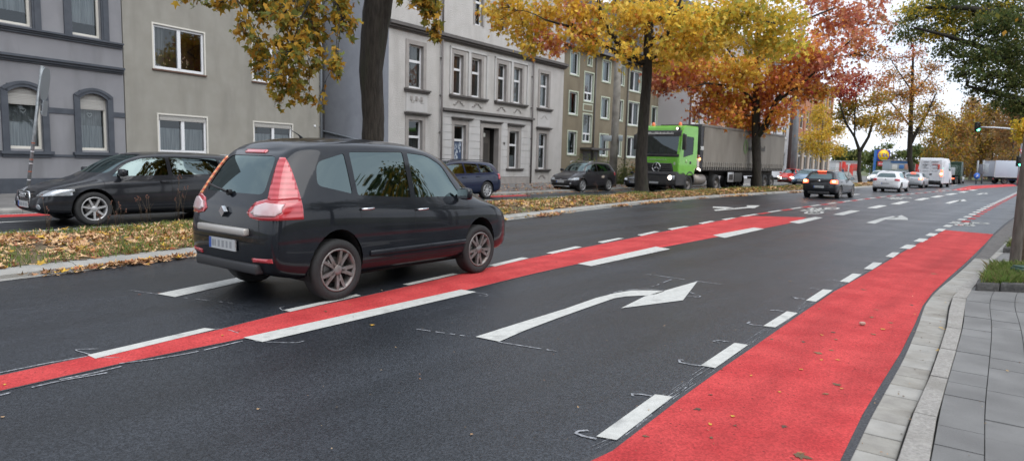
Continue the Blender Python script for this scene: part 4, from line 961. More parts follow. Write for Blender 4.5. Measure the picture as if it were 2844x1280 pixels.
def build_car(name, sp):
    """sp: dict describing one body; returns the thing (Empty) at ground centre"""
    root = empty(name); P = sp['paint']
    bm = shell_bm(sp['st'], None, None, sp.get('subs', 3), sp.get('crown', .03))
    R, wr, xa = sp['arch'], sp['wr'], sp['axles']; zs = wr
    side = lambda s_: (lambda c, n: c.y*s_ > .35 and abs(n.y) > .25)
    for x in xa:
        for s_ in (-1, 1): cut(bm, circ(x, zs+.01, R), (0, 2), (lambda s2: (lambda c, n: c.y*s2 > .42 and c.z < 1.0))(s_), 99)
    lay = bm.faces.layers.int['pid']; bmesh.ops.delete(bm, geom=[f for f in bm.faces if f[lay] == 99], context='FACES')
    for xp in sp.get('planes', ()):
        bmesh.ops.bisect_plane(bm, geom=list(bm.verts)+list(bm.edges)+list(bm.faces), dist=1e-5, plane_co=(xp,0,0), plane_no=(1,0,0))
    pid = 1; jobs = []
    for (nm, m, poly, off) in sp.get('side', ()):      # parts seen from the side, on both sides
        for s_ in (-1, 1): cut(bm, poly, (0, 2), side(s_), pid); jobs.append((pid, nm, m, off)); pid += 1
    for (nm, m, poly, off, dr, *rest) in sp.get('end', ()):    # parts on front (+1) or rear (-1), poly in (y, z)
        xl = rest[0] if rest else 0
        def ef(c, n, dr=dr, xl=xl): return n.x*dr > .12 and c.x*dr > xl
        cut(bm, poly, (1, 2), ef, pid); jobs.append((pid, nm, m, off)); pid += 1
    for (nm, m, poly, off, dr, *rest) in sp.get('sideend', ()):   # wrap-around lamps: cut in side view, near one end
        for s_ in (-1, 1): cut(bm, poly, (0, 2), (lambda s2: (lambda c, n: c.y*s2 > rest[0]))(s_), pid); jobs.append((pid, nm, m, off)); pid += 1
    # seams stay in the body as dark faces
    for (poly, ax, f) in sp.get('seams', ()):
        cut(bm, poly, ax, f, 77)
    for p, nm, m, off in jobs: extract(bm, p, nm, m, root, off, thick=.02 if off > 0 else 0)
    # dark trim areas remaining in the body
    bm.faces.ensure_lookup_table(); me = bpy.data.meshes.new('body'); me.materials.append(P); me.materials.append(M_SEAM); me.materials.append(M_BLKP)
    zc = sp.get('clad', 0)
    for f in bm.faces:
        f.material_index = 1 if f[lay] == 77 else 2 if (zc and f.calc_center_median().z < zc) else 0; f.smooth = True
    bm.to_mesh(me); bm.free(); body = bpy.data.objects.new('body', me); COL.objects.link(body); body.parent = root
    # wheel wells and floor
    b = MB(); W = sp['w']
    for x in xa:
        for s_ in (-1, 1):
            n = 20; pr = []
            for k in range(n+1):
                a = -.35+(PI+.7)*k/n; pr.append((x+(R+.006)*cos(a), zs+.01+(R+.006)*sin(a)))
            y0, y1 = s_*(W-.045), s_*(W-.42); vs = [(p[0], y0, p[1]) for p in pr]+[(p[0], y1, p[1]) for p in pr]
            b.add(vs, [(i, i+1, i+n+2, i+n+1) for i in range(n)]+[tuple(range(n+1, 2*n+2))], M_WELL, False)
    b.box((xa[1]-.2, -W*.72, .17), (xa[0]+.2, W*.72, .30), M_WELL)
    for x in xa: b.tube([(x, -W*.8, wr), (x, W*.8, wr)], .05, M_WELL, 8)
    b.build('underbody', root)
    for x in xa:
        for s_ in (-1, 1): wheel(root, x, s_*(W-.125), wr, sp.get('tw', .21), sp.get('rim'), sp.get('spokes', 5), .3+x)
    # interior
    if sp.get('seats', True):
        zb_ = sp['st'][0][2]; b = MB(); zf = sp.get('zseat', .52); xs = sp.get('xseat', (.15, -.75)); tw = W*.82
        b.box((xs[1]-.45, -tw, .32), (xs[0]+.9, tw, .36), M_SEAT)
        for y in (-.37, .37):
            blob(b, (xs[0], y, zf), (.27, .24, .10), M_SEAT); blob(b, (xs[0]-.30, y, zf+.33), (.09, .24, .34), M_SEAT); blob(b, (xs[0]-.36, y, zf+.74), (.055, .13, .09), M_SEAT)
        blob(b, (xs[1], 0, zf), (.26, .62, .10), M_SEAT); blob(b, (xs[1]-.28, 0, zf+.28), (.09, .62, .30), M_SEAT)
        for y in (-.4, 0, .4): blob(b, (xs[1]-.33, y, zf+.62), (.05, .12, .07), M_SEAT)
        b.box((xs[0]+.62, -tw, .6), (xs[0]+1.0, tw, sp.get('zdash', .93)), M_SEAT)
        b.build('interior', root)
    for nm, fn in sp.get('extra', ()): 
        b = MB(); fn(b); b.build(nm, root)
    for fn in sp.get('post', ()): fn(root)
    return root

def mirror_fn(x, y, z, P, s_):
    def f(b):
        blob(b, (x, s_*(y+.10), z), (.07, .115, .085), P, sh=.55); b.box((x-.02, min(s_*(y-.1), s_*(y+.03)), z-.05), (x+.03, max(s_*(y-.1), s_*(y+.03)), z-.01), M_BLKP)
        b.add([(x-.072, s_*(y+.01), z-.055), (x-.072, s_*(y+.19), z-.055), (x-.072, s_*(y+.19), z+.055), (x-.072, s_*(y+.01), z+.055)], [(0,1,2,3)], M_CHROME)
    return f
def handle_fn(x, y, z, m, s_, L_=.10):
    def f(b): b.tube([(x-L_, s_*(y-.01), z), (x-L_*.8, s_*(y+.035), z+.002), (x+L_*.8, s_*(y+.035), z+.006), (x+L_, s_*(y-.01), z+.004)], .013, m, 8)
    return f
def seam_line(p0, p1, ax=(0, 2), w=.008, f=None):
    p0, p1 = Vector(p0), Vector(p1); t = (p1-p0).normalized(); n = Vector((-t.y, t.x))*w/2
    return ([p0-n, p1-n, p1+n, p0+n], ax, f or (lambda c, nn: abs(c.y) > .4 and abs(nn.y) > .3))

# ============ the dark people carrier in the foreground
Z10 = [0]*10
MPV = [
 # x, w, zb, zl, wt, zr, zt, row x offsets
 (-2.15,.80,.30,.97,.50,1.47,1.515, [.10,.06,.02,-.03,.02,.05,.24,.33,.33,.34]),
 (-2.05,.865,.26,.985,.545,1.505,1.555,[.06,.04,.02,.0,.02,.05,.20,.27,.27,.28]),
 (-1.80,.905,.20,1.00,.605,1.54,1.60,[0,0,0,0,0,0,.07,.10,.10,.10]),
 (-1.38,.925,.19,.995,.645,1.565,1.63),
 (-.85,.920,.19,.965,.665,1.585,1.65),
 (-.30,.918,.19,.94,.675,1.58,1.648),
 (.20,.915,.19,.92,.665,1.555,1.625),
 (.58,.915,.19,.905,.635,1.49,1.56),
 (.86,.912,.19,.90,.61,1.37,1.43),
 (1.12,.91,.19,.895,.60,1.20,1.255),
 (1.38,.905,.19,.885,.615,1.04,1.085),
 (1.62,.895,.20,.865,.62,.955,1.0),
 (1.88,.865,.21,.80,.58,.87,.915),
 (2.06,.79,.23,.70,.50,.77,.81, [-.03,-.02,0,.02,.02,0,-.02,-.03,-.03,-.02]),
 (2.16,.66,.28,.60,.42,.66,.69, [-.05,-.03,0,.02,.0,-.03,-.05,-.06,-.05,-.04]),
]
rearY = lambda L_: [(y, z) for y, z in L_]
mp = dict(paint=P_GREYBLK, st=MPV, subs=3, w=.915, arch=.375, wr=.325, axles=(1.27,-1.43), rim=M_RIM, clad=.0, planes=(-1.86,), xseat=(.05,-.85), zseat=.62, zdash=.98,
 side=[('side_window', M_CGLASS, rpoly([(.90,.985,.02),(-.10,1.0,.02),(-.10,1.50,.03),(.30,1.475,.1),(.62,1.36,.1)], .04), -.006),
       ('side_window', M_CGLASSD, rpoly([(-.19,1.0,.02),(-1.10,1.045,.03),(-1.10,1.49,.04),(-.19,1.505,.02)], .04), -.006),
       ('quarter_window', M_CGLASSD, rpoly([(-1.18,1.06,.03),(-1.66,1.15,.06),(-1.60,1.38,.1),(-1.18,1.475,.03)], .06), -.006),
       ('quarter_window', M_CGLASS, rpoly([(.97,.99,.01),(1.18,.99,.03),(.97,1.13,.01)], .02), -.006)],
 end=[('rear_window', M_CGLASSD, rpoly([(-.57,1.06,.08),(.57,1.06,.08),(.46,1.43,.10),(-.46,1.43,.10)]), -.004, -1, 1.6),
      ('windscreen', M_CGLASS, rpoly([(-.66,1.02,.06),(.66,1.02,.06),(.56,1.52,.1),(-.56,1.52,.1)]), -.006, 1, .1),
      ('brake_lamp', M_REDL, rpoly([(-.20,1.455,.01),(.20,1.455,.01),(.20,1.485,.01),(-.20,1.485,.01)], .01), .012, -1, 1.5),
      ('bumper_grille', M_BLKP, rpoly([(-.55,.30),(.55,.30),(.5,.44),(-.5,.44)], .04), -.01, 1, 1.8)]
      + [(n_, m_, [(s_*y, z) for y, z in pp], o_, -1, 1.86) for s_ in (-1, 1) for n_, m_, pp, o_ in (
        ('tail_lamp', M_REDL if s_ < 0 else M_ORL, [(.66,1.02),(.95,1.02),(.90,1.41),(.515,1.41)], .012),
        ('tail_lamp', M_WHL, [(.47,.885),(.56,.855),(.80,.865),(.83,.90),(.82,.975),(.66,.985),(.53,.95)], .016),
        ('tail_lamp_surround', M_REDL, [(.40,.885),(.46,.84),(.60,.82),(.97,.835),(.98,.90),(.97,1.015),(.64,1.02),(.50,.985)], .008),
        ('reflector', M_REDL, [(.50,.415),(.78,.425),(.78,.465),(.50,.455)], .008))],
 seams=[seam_line((-.145,.30),(-.145,.99)), seam_line((.96,.30),(1.0,.95)), seam_line((-1.05,.62),(-1.13,1.02)), seam_line((-.145,.30),(.96,.285)), seam_line((-.98,.40),(-.145,.30)),
        seam_line((-.70,.60),(.70,.60),(1,2),.012,lambda c, n: c.x < -1.9 and n.x < -.3), seam_line((-.64,.62),(-.60,.84),(1,2),.009,lambda c, n: c.x < -1.9 and n.x < -.3), seam_line((.64,.62),(.60,.84),(1,2),.009,lambda c, n: c.x < -1.9 and n.x < -.3),
        seam_line((-1.20,.33),(.95,.33),(0,2),.012), ([Vector(p) for p in ((-1.62,.80),(-1.45,.80),(-1.45,.802),(-1.62,.802))],(0,2),lambda c,n: abs(n.y)>.3)],
 extra=[('mirror', mirror_fn(.82,.86,1.02,P_GREYBLK,-1)), ('mirror', mirror_fn(.82,.86,1.02,P_GREYBLK,1)),
        ('door_handle', handle_fn(-.02,.905,.86,M_CHROME,-1)), ('door_handle', handle_fn(-1.0,.905,.90,M_CHROME,-1)), ('door_handle', handle_fn(-.02,.905,.86,M_CHROME,1)), ('door_handle', handle_fn(-1.0,.905,.90,M_CHROME,1)),
        ('side_moulding', lambda b: [b.cbox((-.95,s_*.915-.012,.40),(.9,s_*.915+.012,.455),.008,P_GREYBLK) for s_ in (-1, 1)]),
        ('tailgate_trim', lambda b: b.cbox((-2.235,-.47,.665),(-2.16,.47,.735),.015,M_SATIN)),
        ('rear_wiper', lambda b: (b.tube([(-2.10,.02,1.06),(-2.115,.25,1.10),(-2.09,.46,1.13)], .010, M_BLKP, 6), b.lathe([(.001,-.02),(.03,-.02),(.03,.02)], M_BLKP, 10, Matrix.Translation((-2.11,.0,1.06)) @ Matrix.Rotation(PI/2, 4, 'Z')))),
        ('badge', lambda b: b.prism([(0,.93),(.055,.875),(0,.82),(-.055,.875)], -2.205, -2.16, M_CHROME, axis=0)),
        ('bumper_insert', lambda b: b.cbox((-2.185,-.60,.30),(-2.08,.60,.40),.02,M_BLKP)),
        ('roof_antenna', lambda b: b.tube([(-1.25,0,1.625),(-1.30,0,1.66),(-1.40,0,1.70)], [.018,.007,.004], M_BLKP, 6))],
 post=[lambda r: plate(r, -2.20, 0, .555, .52, -1, 5), lambda r: plate(r, 2.20, 0, .42, .52, 1, 5)])
mpv = build_car('people_carrier', mp)
TS = Matrix.Translation((0,0,.025)) @ Matrix.Diagonal((.94, 1, 1.115, 1))
def stretch_tail(me):       # longer rear overhang
    for v in me.vertices:
        q = min(1, max(0, (-1.55-v.co.x)/.5)); v.co.x -= .15*q*q*(3-2*q)
for ch in mpv.children:
    if ch.name.startswith('wheel'): ch.location.x *= .94; ch.location.z = .35; ch.scale = (1.08, 1, 1.08)
    else: ch.data.transform(TS); stretch_tail(ch.data)
mpv.location = (-1.88, 9.01, 0); mpv.rotation_euler = (0, 0, head_rz(36.2))
tag(mpv, 'dark anthracite people carrier driving away beside the red centre lane, largest vehicle', 'car')

# ============ generic hatchback / estate / suv bodies
def car_spec(P, L=4.25, W=.885, H=1.43, kind='hatch', wr=.315, sgn=1, lit_front=False, lit_tail=False, subs=2, rim=None, spokes=5, wb=2.58, fo=.86, front='audi', clad=0, seed=3, privacy=False, handles=True):
    xf = L/2; xr = -L/2; ax_f = xf-fo; ax_r = ax_f-wb; bl = .60*H+.02; k = H/1.43; hz = .70*k
    if kind == 'suv': bl = .625*H; hz = .68*k
    zb = .19 if kind != 'suv' else .27
    tail_up = {'hatch': [.12,.06,0,-.03,.03,.06,.36,.50,.50,.50], 'estate': [.10,.05,0,-.03,.02,.04,.20,.28,.28,.28], 'suv': [.12,.06,0,-.03,.03,.06,.34,.46,.46,.46], 'sedan': [.1,.05,0,-.03,.02,.03,.05,.06,.06,.06]}[kind]
    t2 = [v*.8 for v in tail_up]; t3 = [v*.35 for v in tail_up]
    S = []
    if kind == 'sedan':
        S = [(xr+.02,W-.11,zb+.10,.88*k,W-.30,.93*k,.95*k,tail_up),(xr+.12,W-.05,zb+.06,.91*k,W-.25,.985*k,1.0*k,t2),(xr+.35,W-.02,zb,.92*k,W-.24,1.02*k,1.045*k),(xr+.72,W,zb,.92*k,W-.26,1.09*k,1.13*k),(xr+1.15,W,zb,.91*k,W-.285,H-.10,H-.05),(xr+1.6,W,zb,.90*k,W-.27,H-.05,H)]
    else:
        S = [(xr+.02,W-.12,zb+.10,bl+.05,W-.38,H-.13,H-.09,tail_up),(xr+.12,W-.055,zb+.06,bl+.06,W-.34,H-.10,H-.055,t2),(xr+.38,W-.02,zb,bl+.06,W-.30,H-.08,H-.035,t3),(xr+.80,W,zb,bl+.05,W-.27,H-.065,H-.012),(xr+1.35,W,zb,bl+.03,W-.255,H-.06,H)]
    xw = xf-1.0      # foot of windscreen
    S += [(-.25,W,zb,bl+.0,W-.25,H-.055,H+.002),(.18,W,zb,bl-.02,W-.26,H-.075,H-.02),(xw-.62,W,zb,bl-.03,W-.275,H-.15,H-.095),(xw-.34,W,zb,bl-.035,W-.29,H-.28,H-.23),(xw-.06,W,zb,bl-.045,W-.28,hz+.26*k,hz+.30*k),
          (xw+.18,W-.005,zb,bl-.07,W-.26,hz+.155*k,hz+.19*k),(xw+.50,W-.02,zb+.01,bl-.12,W-.27,hz+.09*k,hz+.12*k),(xf-.24,W-.07,zb+.02,hz-.02,W-.33,hz+.02,hz+.045),
          (xf-.07,W-.15,zb+.04,hz-.11,W-.42,hz-.06,hz-.04,[-.03,-.02,0,.02,.02,0,-.02,-.03,-.03,-.02]),(xf,W-.27,zb+.09,hz-.18,W-.5,hz-.14,hz-.12,[-.05,-.03,0,.02,0,-.02,-.04,-.05,-.05,-.04])]
    S = sorted([s_ for s_ in S], key=lambda q: q[0])
    gb = bl+.075; gt = H-.125; pr = M_CGLASSD if privacy else M_CGLASS
    xB = -.18; side_ = [('side_window', M_CGLASS, rpoly([(xw-.22,gb-.02,.01),(xB+.04,gb,.02),(xB+.04,gt+.01,.03),(.28,gt-.01,.1),(xw-.52,gt-.12,.1)], .04), -.006)]
    xq = {'hatch': xr+.86, 'estate': xr+1.32, 'suv': xr+.92, 'sedan': xr+1.18}[kind]
    side_.append(('side_window', pr, rpoly([(xB-.04,gb,.02),(xq,gb+.03,.03),(xq+.02,gt-.0,.05),(xB-.04,gt+.012,.02)], .04), -.006))
    if kind == 'hatch' or kind == 'suv': side_.append(('quarter_window', pr, rpoly([(xq-.06,gb+.035,.02),(xr+.60,gb+.10,.05),(xr+.72,gt-.10,.08),(xq-.04,gt-.01,.03)], .05), -.006))
    if kind == 'estate': side_.append(('quarter_window', pr, rpoly([(xq-.06,gb+.03,.02),(xr+.46,gb+.06,.06),(xr+.62,gt-.07,.1),(xq-.06,gt-.005,.03)], .05), -.006))
    if kind == 'sedan': side_.append(('quarter_window', pr, rpoly([(xq-.06,gb+.03,.02),(xr+.92,gb+.05,.04),(xq-.06,gt-.06,.05)], .04), -.006))
    if kind != 'sedan': rw = [(-(W-.28),bl+.12,.08),(W-.28,bl+.12,.08),(W-.42,H-.155,.09),(-(W-.42),H-.155,.09)]
    else: rw = [(-(W-.28),1.09*k,.05),(W-.28,1.09*k,.05),(W-.36,H-.09,.08),(-(W-.36),H-.09,.08)]
    TL = M_TLON if lit_tail else M_REDL
    end_ = [('rear_window', pr, rpoly(rw), -.004, -1, .35*abs(xr) if kind == 'sedan' else .6*abs(xr)), ('windscreen', M_CGLASS, rpoly([(-(W-.24),hz+.29*k,.06),(W-.24,hz+.29*k,.06),(W-.36,H-.075,.1),(-(W-.36),H-.075,.1)]), -.006, 1, .1),
            ('lower_grille', M_BLKP, rpoly([(-.50,zb+.10),(.50,zb+.10),(.46,zb+.24),(-.46,zb+.24)], .04), -.012, 1, xf-.4)]
    if front == 'audi': end_ += [('radiator_grille', M_BLKP, rpoly([(-.24,.34*k,.06),(.24,.34*k,.06),(.33,.50*k,.05),(.30,.63*k,.04),(-.30,.63*k,.04),(-.33,.50*k,.05)]), -.012, 1, xf-.4)]
    else: end_ += [('radiator_grille', M_BLKP, rpoly([(-.36,hz-.26*k,.05),(.36,hz-.26*k,.05),(.44,hz-.13*k,.03),(-.44,hz-.13*k,.03)]), -.012, 1, xf-.5)]
    for s_ in (-1, 1):
        end_.append(('headlight', M_HL, rpoly([(s_*.42,hz-.15*k),(s_*(W-.02),hz-.12*k),(s_*(W+.0),hz-.0*k),(s_*.50,hz-.045*k)], .03), .008, 1, xf-.62))
        end_.append(('fog_lamp', M_HL, circ(s_*(W-.25), zb+.18, .05, 12), .006, 1, xf-.5))
        if kind == 'estate': end_.append(('tail_lamp', TL, rpoly([(s_*(W-.20),bl-.14),(s_*(W+.02),bl-.14),(s_*(W-.02),bl+.08),(s_*(W-.19),bl+.06)], .02), .01, -1, abs(xr)-.45))
        else: end_.append(('tail_lamp', TL, rpoly([(s_*(W-.36),bl-.10),(s_*(W+.02),bl-.14),(s_*(W),bl+.05),(s_*(W-.34),bl+.04)], .03), .01, -1, abs(xr)-.45))
    ex = [('mirror', mirror_fn(xw-.34,W-.06,gb+.05,P,-1)), ('mirror', mirror_fn(xw-.34,W-.06,gb+.05,P,1))]
    if handles:
        for s_ in (-1, 1): ex += [('door_handle', handle_fn(xB+.12,W-.015,bl-.06,P if front != 'chrome' else M_CHROME,s_)), ('door_handle', handle_fn(xq+.12,W-.015,bl-.04,P if front != 'chrome' else M_CHROME,s_))]
    nz_ = (xf+.02, .44*k)
    def grille(b):
        z0, z1 = (.36*k, .61*k) if front == 'audi' else (hz-.25*k, hz-.14*k); hw = .27 if front == 'audi' else .38
        n = 6 if front == 'audi' else 3
        for q in range(n): z = z0+(z1-z0)*(q+.5)/n; b.box((xf-.06,-hw,z-.006),(xf+.012,hw,z+.006), M_CHROME if front != 'audi' and q == n-1 else M_RIM)
        if front == 'audi':
            pts = [(xf+.012,y,z) for y, z in ((-.25,.34*k),(.25,.34*k),(.34,.50*k),(.31,.635*k),(-.31,.635*k),(-.34,.50*k),(-.25,.34*k))]; b.tube(pts, .013, M_CHROME, 6)
        else: b.cbox((xf-.06,-.40,hz-.155*k),(xf+.022,.40,hz-.125*k),.008,M_CHROME)
    ex.append(('grille_bars', grille))
    def badge(b):
        if front == 'audi':
            for q in range(4): b.tube([(xf+.03,-.115+q*.076+.045*cos(a),.57*k+.045*sin(a)) for a in np.linspace(0, 2*PI, 13)], .006, M_CHROME, 5, cap=False)
        else: b.tube([(xf+.025,.065*cos(a),hz-.14*k+.065*sin(a)) for a in np.linspace(0, 2*PI, 15)], .009, M_CHROME, 5, cap=False)
    ex.append(('badge', badge)); ex.append(('badge', lambda b: b.lathe([(.001,xr-.012),(.045,xr-.01),(.05,xr+.06)], M_CHROME, 14, Matrix.Translation((0,0,bl-.0)), axis='x')))
    if kind in ('estate', 'suv'):
        ex.append(('roof_rail', lambda b: b.tube([(xr+.5,-(W-.27),H-.05),(xr+.62,-(W-.26),H+.015),(.0,-(W-.25),H+.035),(xw-.75,-(W-.27),H-.02),(xw-.68,-(W-.27),H-.08)], .014, M_CHROME if kind == 'suv' else M_BLKP, 6)))
        ex.append(('roof_rail', lambda b: b.tube([(xr+.5,(W-.27),H-.05),(xr+.62,(W-.26),H+.015),(.0,(W-.25),H+.035),(xw-.75,(W-.27),H-.02),(xw-.68,(W-.27),H-.08)], .014, M_CHROME if kind == 'suv' else M_BLKP, 6)))
    if kind == 'suv': ex.append(('skid_plate', lambda b: b.cbox((xf-.14,-.55,zb+.0),(xf+.0,.55,zb+.055),.02,M_CHROME)))
    ex.append(('rear_bumper_insert', lambda b: b.cbox((xr-.012,-.52,zb+.02),(xr+.12,.52,zb+.16),.02,M_BLKP)))
    if lit_front:
        for s_ in (-1, 1): ex.append(('headlamp_beam', (lambda q: (lambda b: blob(b, (xf-.12,q*(W-.22),hz-.08*k), (.10,.10,.07), M_HLON)))(s_)))
    if lit_tail:
        for s_ in (-1, 1): ex.append(('brake_bulb', (lambda q: (lambda b: blob(b, (xr+.07,q*(W-.19),bl-.01), (.08,.085,.06), M_TLHOT)))(s_)))
        ex.append(('high_brake_lamp', lambda b: b.cbox((xr+.40,-.20,H-.085),(xr+.50,.20,H-.04),.01,M_TLON)))
    seams = [seam_line((xB,.30),(xB,gb)), seam_line((xw-.08,.30),(xw-.04,gb-.06)), seam_line((xq-.02,.62),(xq-.0,gb)), seam_line((xB,.28),(xw-.1,.28)), seam_line((ax_r+.42,.35),(xB,.28)),
             seam_line((-(W-.12),bl-.20),((W-.12),bl-.20),(1,2),.010,lambda c, n: c.x < xr+.35 and n.x < -.3),
             seam_line((xw-.05,W-.20),(xf-.25,W-.28),(0,1),.010,lambda c, n: n.z > .3 and c.z < hz+.32*k), seam_line((xw-.05,-(W-.20)),(xf-.25,-(W-.28)),(0,1),.010,lambda c, n: n.z > .3 and c.z < hz+.32*k)]
    return dict(paint=P, st=S, subs=subs, w=W, arch=wr+.055, wr=wr, axles=(ax_f, ax_r), rim=rim, spokes=spokes, clad=clad, side=side_, end=end_, seams=seams, extra=ex, xseat=(.0,-.85), zseat=.50 if kind != 'suv' else .66, zdash=bl-.02,
                post=[lambda r: plate(r, xr-.015, 0, bl-.27 if kind == 'suv' else bl-.30, .50, -1, seed), lambda r: plate(r, xf+.03, 0, .40*k if front == 'audi' else zb+.27, .50, 1, seed+1)])
def place(o, x, y, h): o.location = (x, y, 0); o.rotation_euler = (0, 0, head_rz(h)); return o
def by_wheel(o, sp, wx, wy, h, which, side, sc=1):    # put a given wheel's outer contact at wx, wy
    h = rad(h); fx = sp['axles'][which]; t = Vector((sin(h), cos(h))); n = Vector((-t.y, t.x)); o.scale = (sc, sc, sc); c = Vector((wx, wy))-t*fx*sc-n*side*(sp['w']-.03)*sc
    o.location = (c.x, c.y, 0); o.rotation_euler = (0, 0, PI/2-h)
# black hatchback coming the other way
sp = car_spec(P_BLACK, 4.24, .885, 1.43, 'hatch', .32, subs=3, rim=M_RIMS, spokes=7, front='audi', privacy=True); o = build_car('hatchback_car', sp)
by_wheel(o, sp, -8.93, 14.06, 218, 0, 1, 1.13); tag(o, 'glossy black hatchback with wide upright grille facing left on the far carriageway', 'car')
# navy estate parked at the far kerb
sp = car_spec(P_NAVY, 4.5, .87, 1.42, 'estate', .32, rim=M_RIMS, spokes=9, front='bmw', wb=2.72, seed=8); o = build_car('estate_car', sp)
by_wheel(o, sp, -1.07, 27.4, 219.5, 1, 1, 1.10); tag(o, 'navy blue estate car with roof rails at the far kerb, beyond the people carrier', 'car')
# graphite suv
sp = car_spec(P_SUV, 4.28, .89, 1.64, 'suv', .345, rim=M_RIMS, spokes=5, front='opel', wb=2.56, clad=.42, seed=12, subs=3); suv = build_car('compact_suv', sp)
by_wheel(suv, sp, 3.75, 35.7, 221, 0, 1); suv.location.z = .0; tag(suv, 'graphite compact SUV with chrome grille parked facing left before the ornate house', 'car', 'cars parked along the far kerb')
c = copy_tree(suv); c.location = (-10.9, 21.9, 0); c.scale = (.92,.92,.92); c.rotation_euler = (0,0,head_rz(218)); tag(c, 'dark car parked on the far pavement, its roof just showing over the black hatchback', 'car', 'cars parked along the far kerb')
# dark saloon behind the suv, and one behind the estate
sp = car_spec(P_BLACK, 4.6, .88, 1.45, 'sedan', .32, rim=M_RIMS, front='opel', wb=2.7, seed=15); sed = build_car('saloon_car', sp)
place(sed, 8.9, 42.6, 221); tag(sed, 'black saloon parked nose to tail behind the graphite SUV, next to the green truck', 'car', 'cars parked along the far kerb')
c = copy_tree(sed); place(c, -5.0, 28.2, 219); c.location.z = .1; tag(c, 'dark green-black car parked on the pavement behind the navy estate, only its roof in view', 'car', 'cars parked along the far kerb')
# black hatch braking ahead
sp = car_spec(P_BLACK, 4.24, .88, 1.45, 'hatch', .325, lit_tail=True, front='bmw', wb=2.66, fo=.76, seed=21); bh = build_car('hatchback_car', sp)
by_wheel(bh, sp, 17.75, 35.9, 39.5, 1, -1, 1.05); tag(bh, 'black hatchback braking with both tail lamps lit, ahead in the left lane', 'car', 'cars queuing ahead')
sp = car_spec(P_WHITE, 4.28, .895, 1.47, 'hatch', .33, front='bmw', wb=2.64, seed=24); wh = build_car('hatchback_car', sp)
by_wheel(wh, sp, 28.35, 48.4, 39.8, 1, -1, 1.04); tag(wh, 'white hatchback with unlit thin tail lamps, between the black hatchback and the silver car', 'car', 'cars queuing ahead')
sp = car_spec(P_SILVER, 4.2, .87, 1.46, 'hatch', .32, lit_tail=True, front='bmw', seed=27); sv = build_car('hatchback_car', sp)
by_wheel(sv, sp, 38.0, 61.4, 40, 1, -1); tag(sv, 'silver hatchback with lit tail lamps queuing behind the white van', 'car', 'cars queuing ahead')
c = copy_tree(sv); place(c, 61.0, 91.5, 40.5); tag(c, 'distant silver car with lit tail lamps, last of the queue before the junction', 'car', 'cars queuing ahead')
# oncoming cars
sp = car_spec(P_BLUE, 4.3, .89, 1.50, 'hatch', .32, lit_front=True, front='opel', seed=30); oc = build_car('hatchback_car', sp)
place(oc, 26.9, 60.6, 221); tag(oc, 'grey-blue car with headlights on, oncoming behind the black braking hatchback', 'car', 'cars coming towards the camera')
sp = car_spec(P_RED, 3.7, .82, 1.48, 'hatch', .30, lit_front=True, front='opel', wb=2.4, fo=.7, seed=33); rc = build_car('small_car', sp)
place(rc, 27.6, 66.0, 221); tag(rc, 'small red car with headlights on just behind the curtain-sided trailer', 'car', 'cars coming towards the camera')
c = copy_tree(oc); place(c, 43.0, 78.0, 221)
for ch in c.children:
    if ch.name.startswith('body') or ch.name.startswith('mirror'):
        ch.data = ch.data.copy()
        for i, m_ in enumerate(ch.data.materials):
            if m_ == P_BLUE: ch.data.materials[i] = P_WHITE
tag(c, 'white car with headlights on, oncoming behind the forked median tree', 'car', 'cars coming towards the camera')
c = copy_tree(sed); place(c, 47.5, 81.5, 221); tag(c, 'dark green car parked beyond the white oncoming car', 'car', 'cars coming towards the camera')
# ------------------------------------------------------------------ vans and trucks
P_GREEN = paint('lime_truck_paint', (.145,.40,.045), rough=.35)
P_WVAN = paint('van_white', (.60,.62,.64), rough=.4)
M_CURTN = mat('trailer_tarpaulin', (.165,.148,.122), .7, c2=(.205,.186,.158), scale=1.2, detail=8, stretch=(1,1,.35), c3=(.125,.108,.088), scale3=.9, ramp3=(.48,.8), bump=.25, bscale=1.5, bdist=.06)
M_BLKT = mat('truck_black_plastic', (.020,.020,.022), .6, c2=(.04,.038,.036), scale=6)
M_CHASS = mat('truck_chassis', (.014,.013,.013), .8, c2=(.04,.035,.03), scale=8)
M_TEXTW = mat('lettering_white', (.60,.60,.58), .5)
M_TEXTD = mat('lettering_faded', (.085,.08,.07), .7)
M_ORB = mat('beacon_orange', (.85,.16,.03), .3, coat=1)
RZ90 = Matrix.Rotation(PI/2, 4, 'Z') @ Matrix.Rotation(PI/2, 4, 'X')     # text facing +x
def T_(x, y, z): return Matrix.Translation((x, y, z))
FACE_F = lambda x, y, z: T_(x, y, z) @ Matrix.Rotation(PI/2, 4, 'Z') @ Matrix.Rotation(PI/2, 4, 'X')
FACE_L = lambda x, y, z: T_(x, y, z) @ Matrix.Rotation(PI, 4, 'Z') @ Matrix.Rotation(PI/2, 4, 'X')      # faces +y, read with front on the left

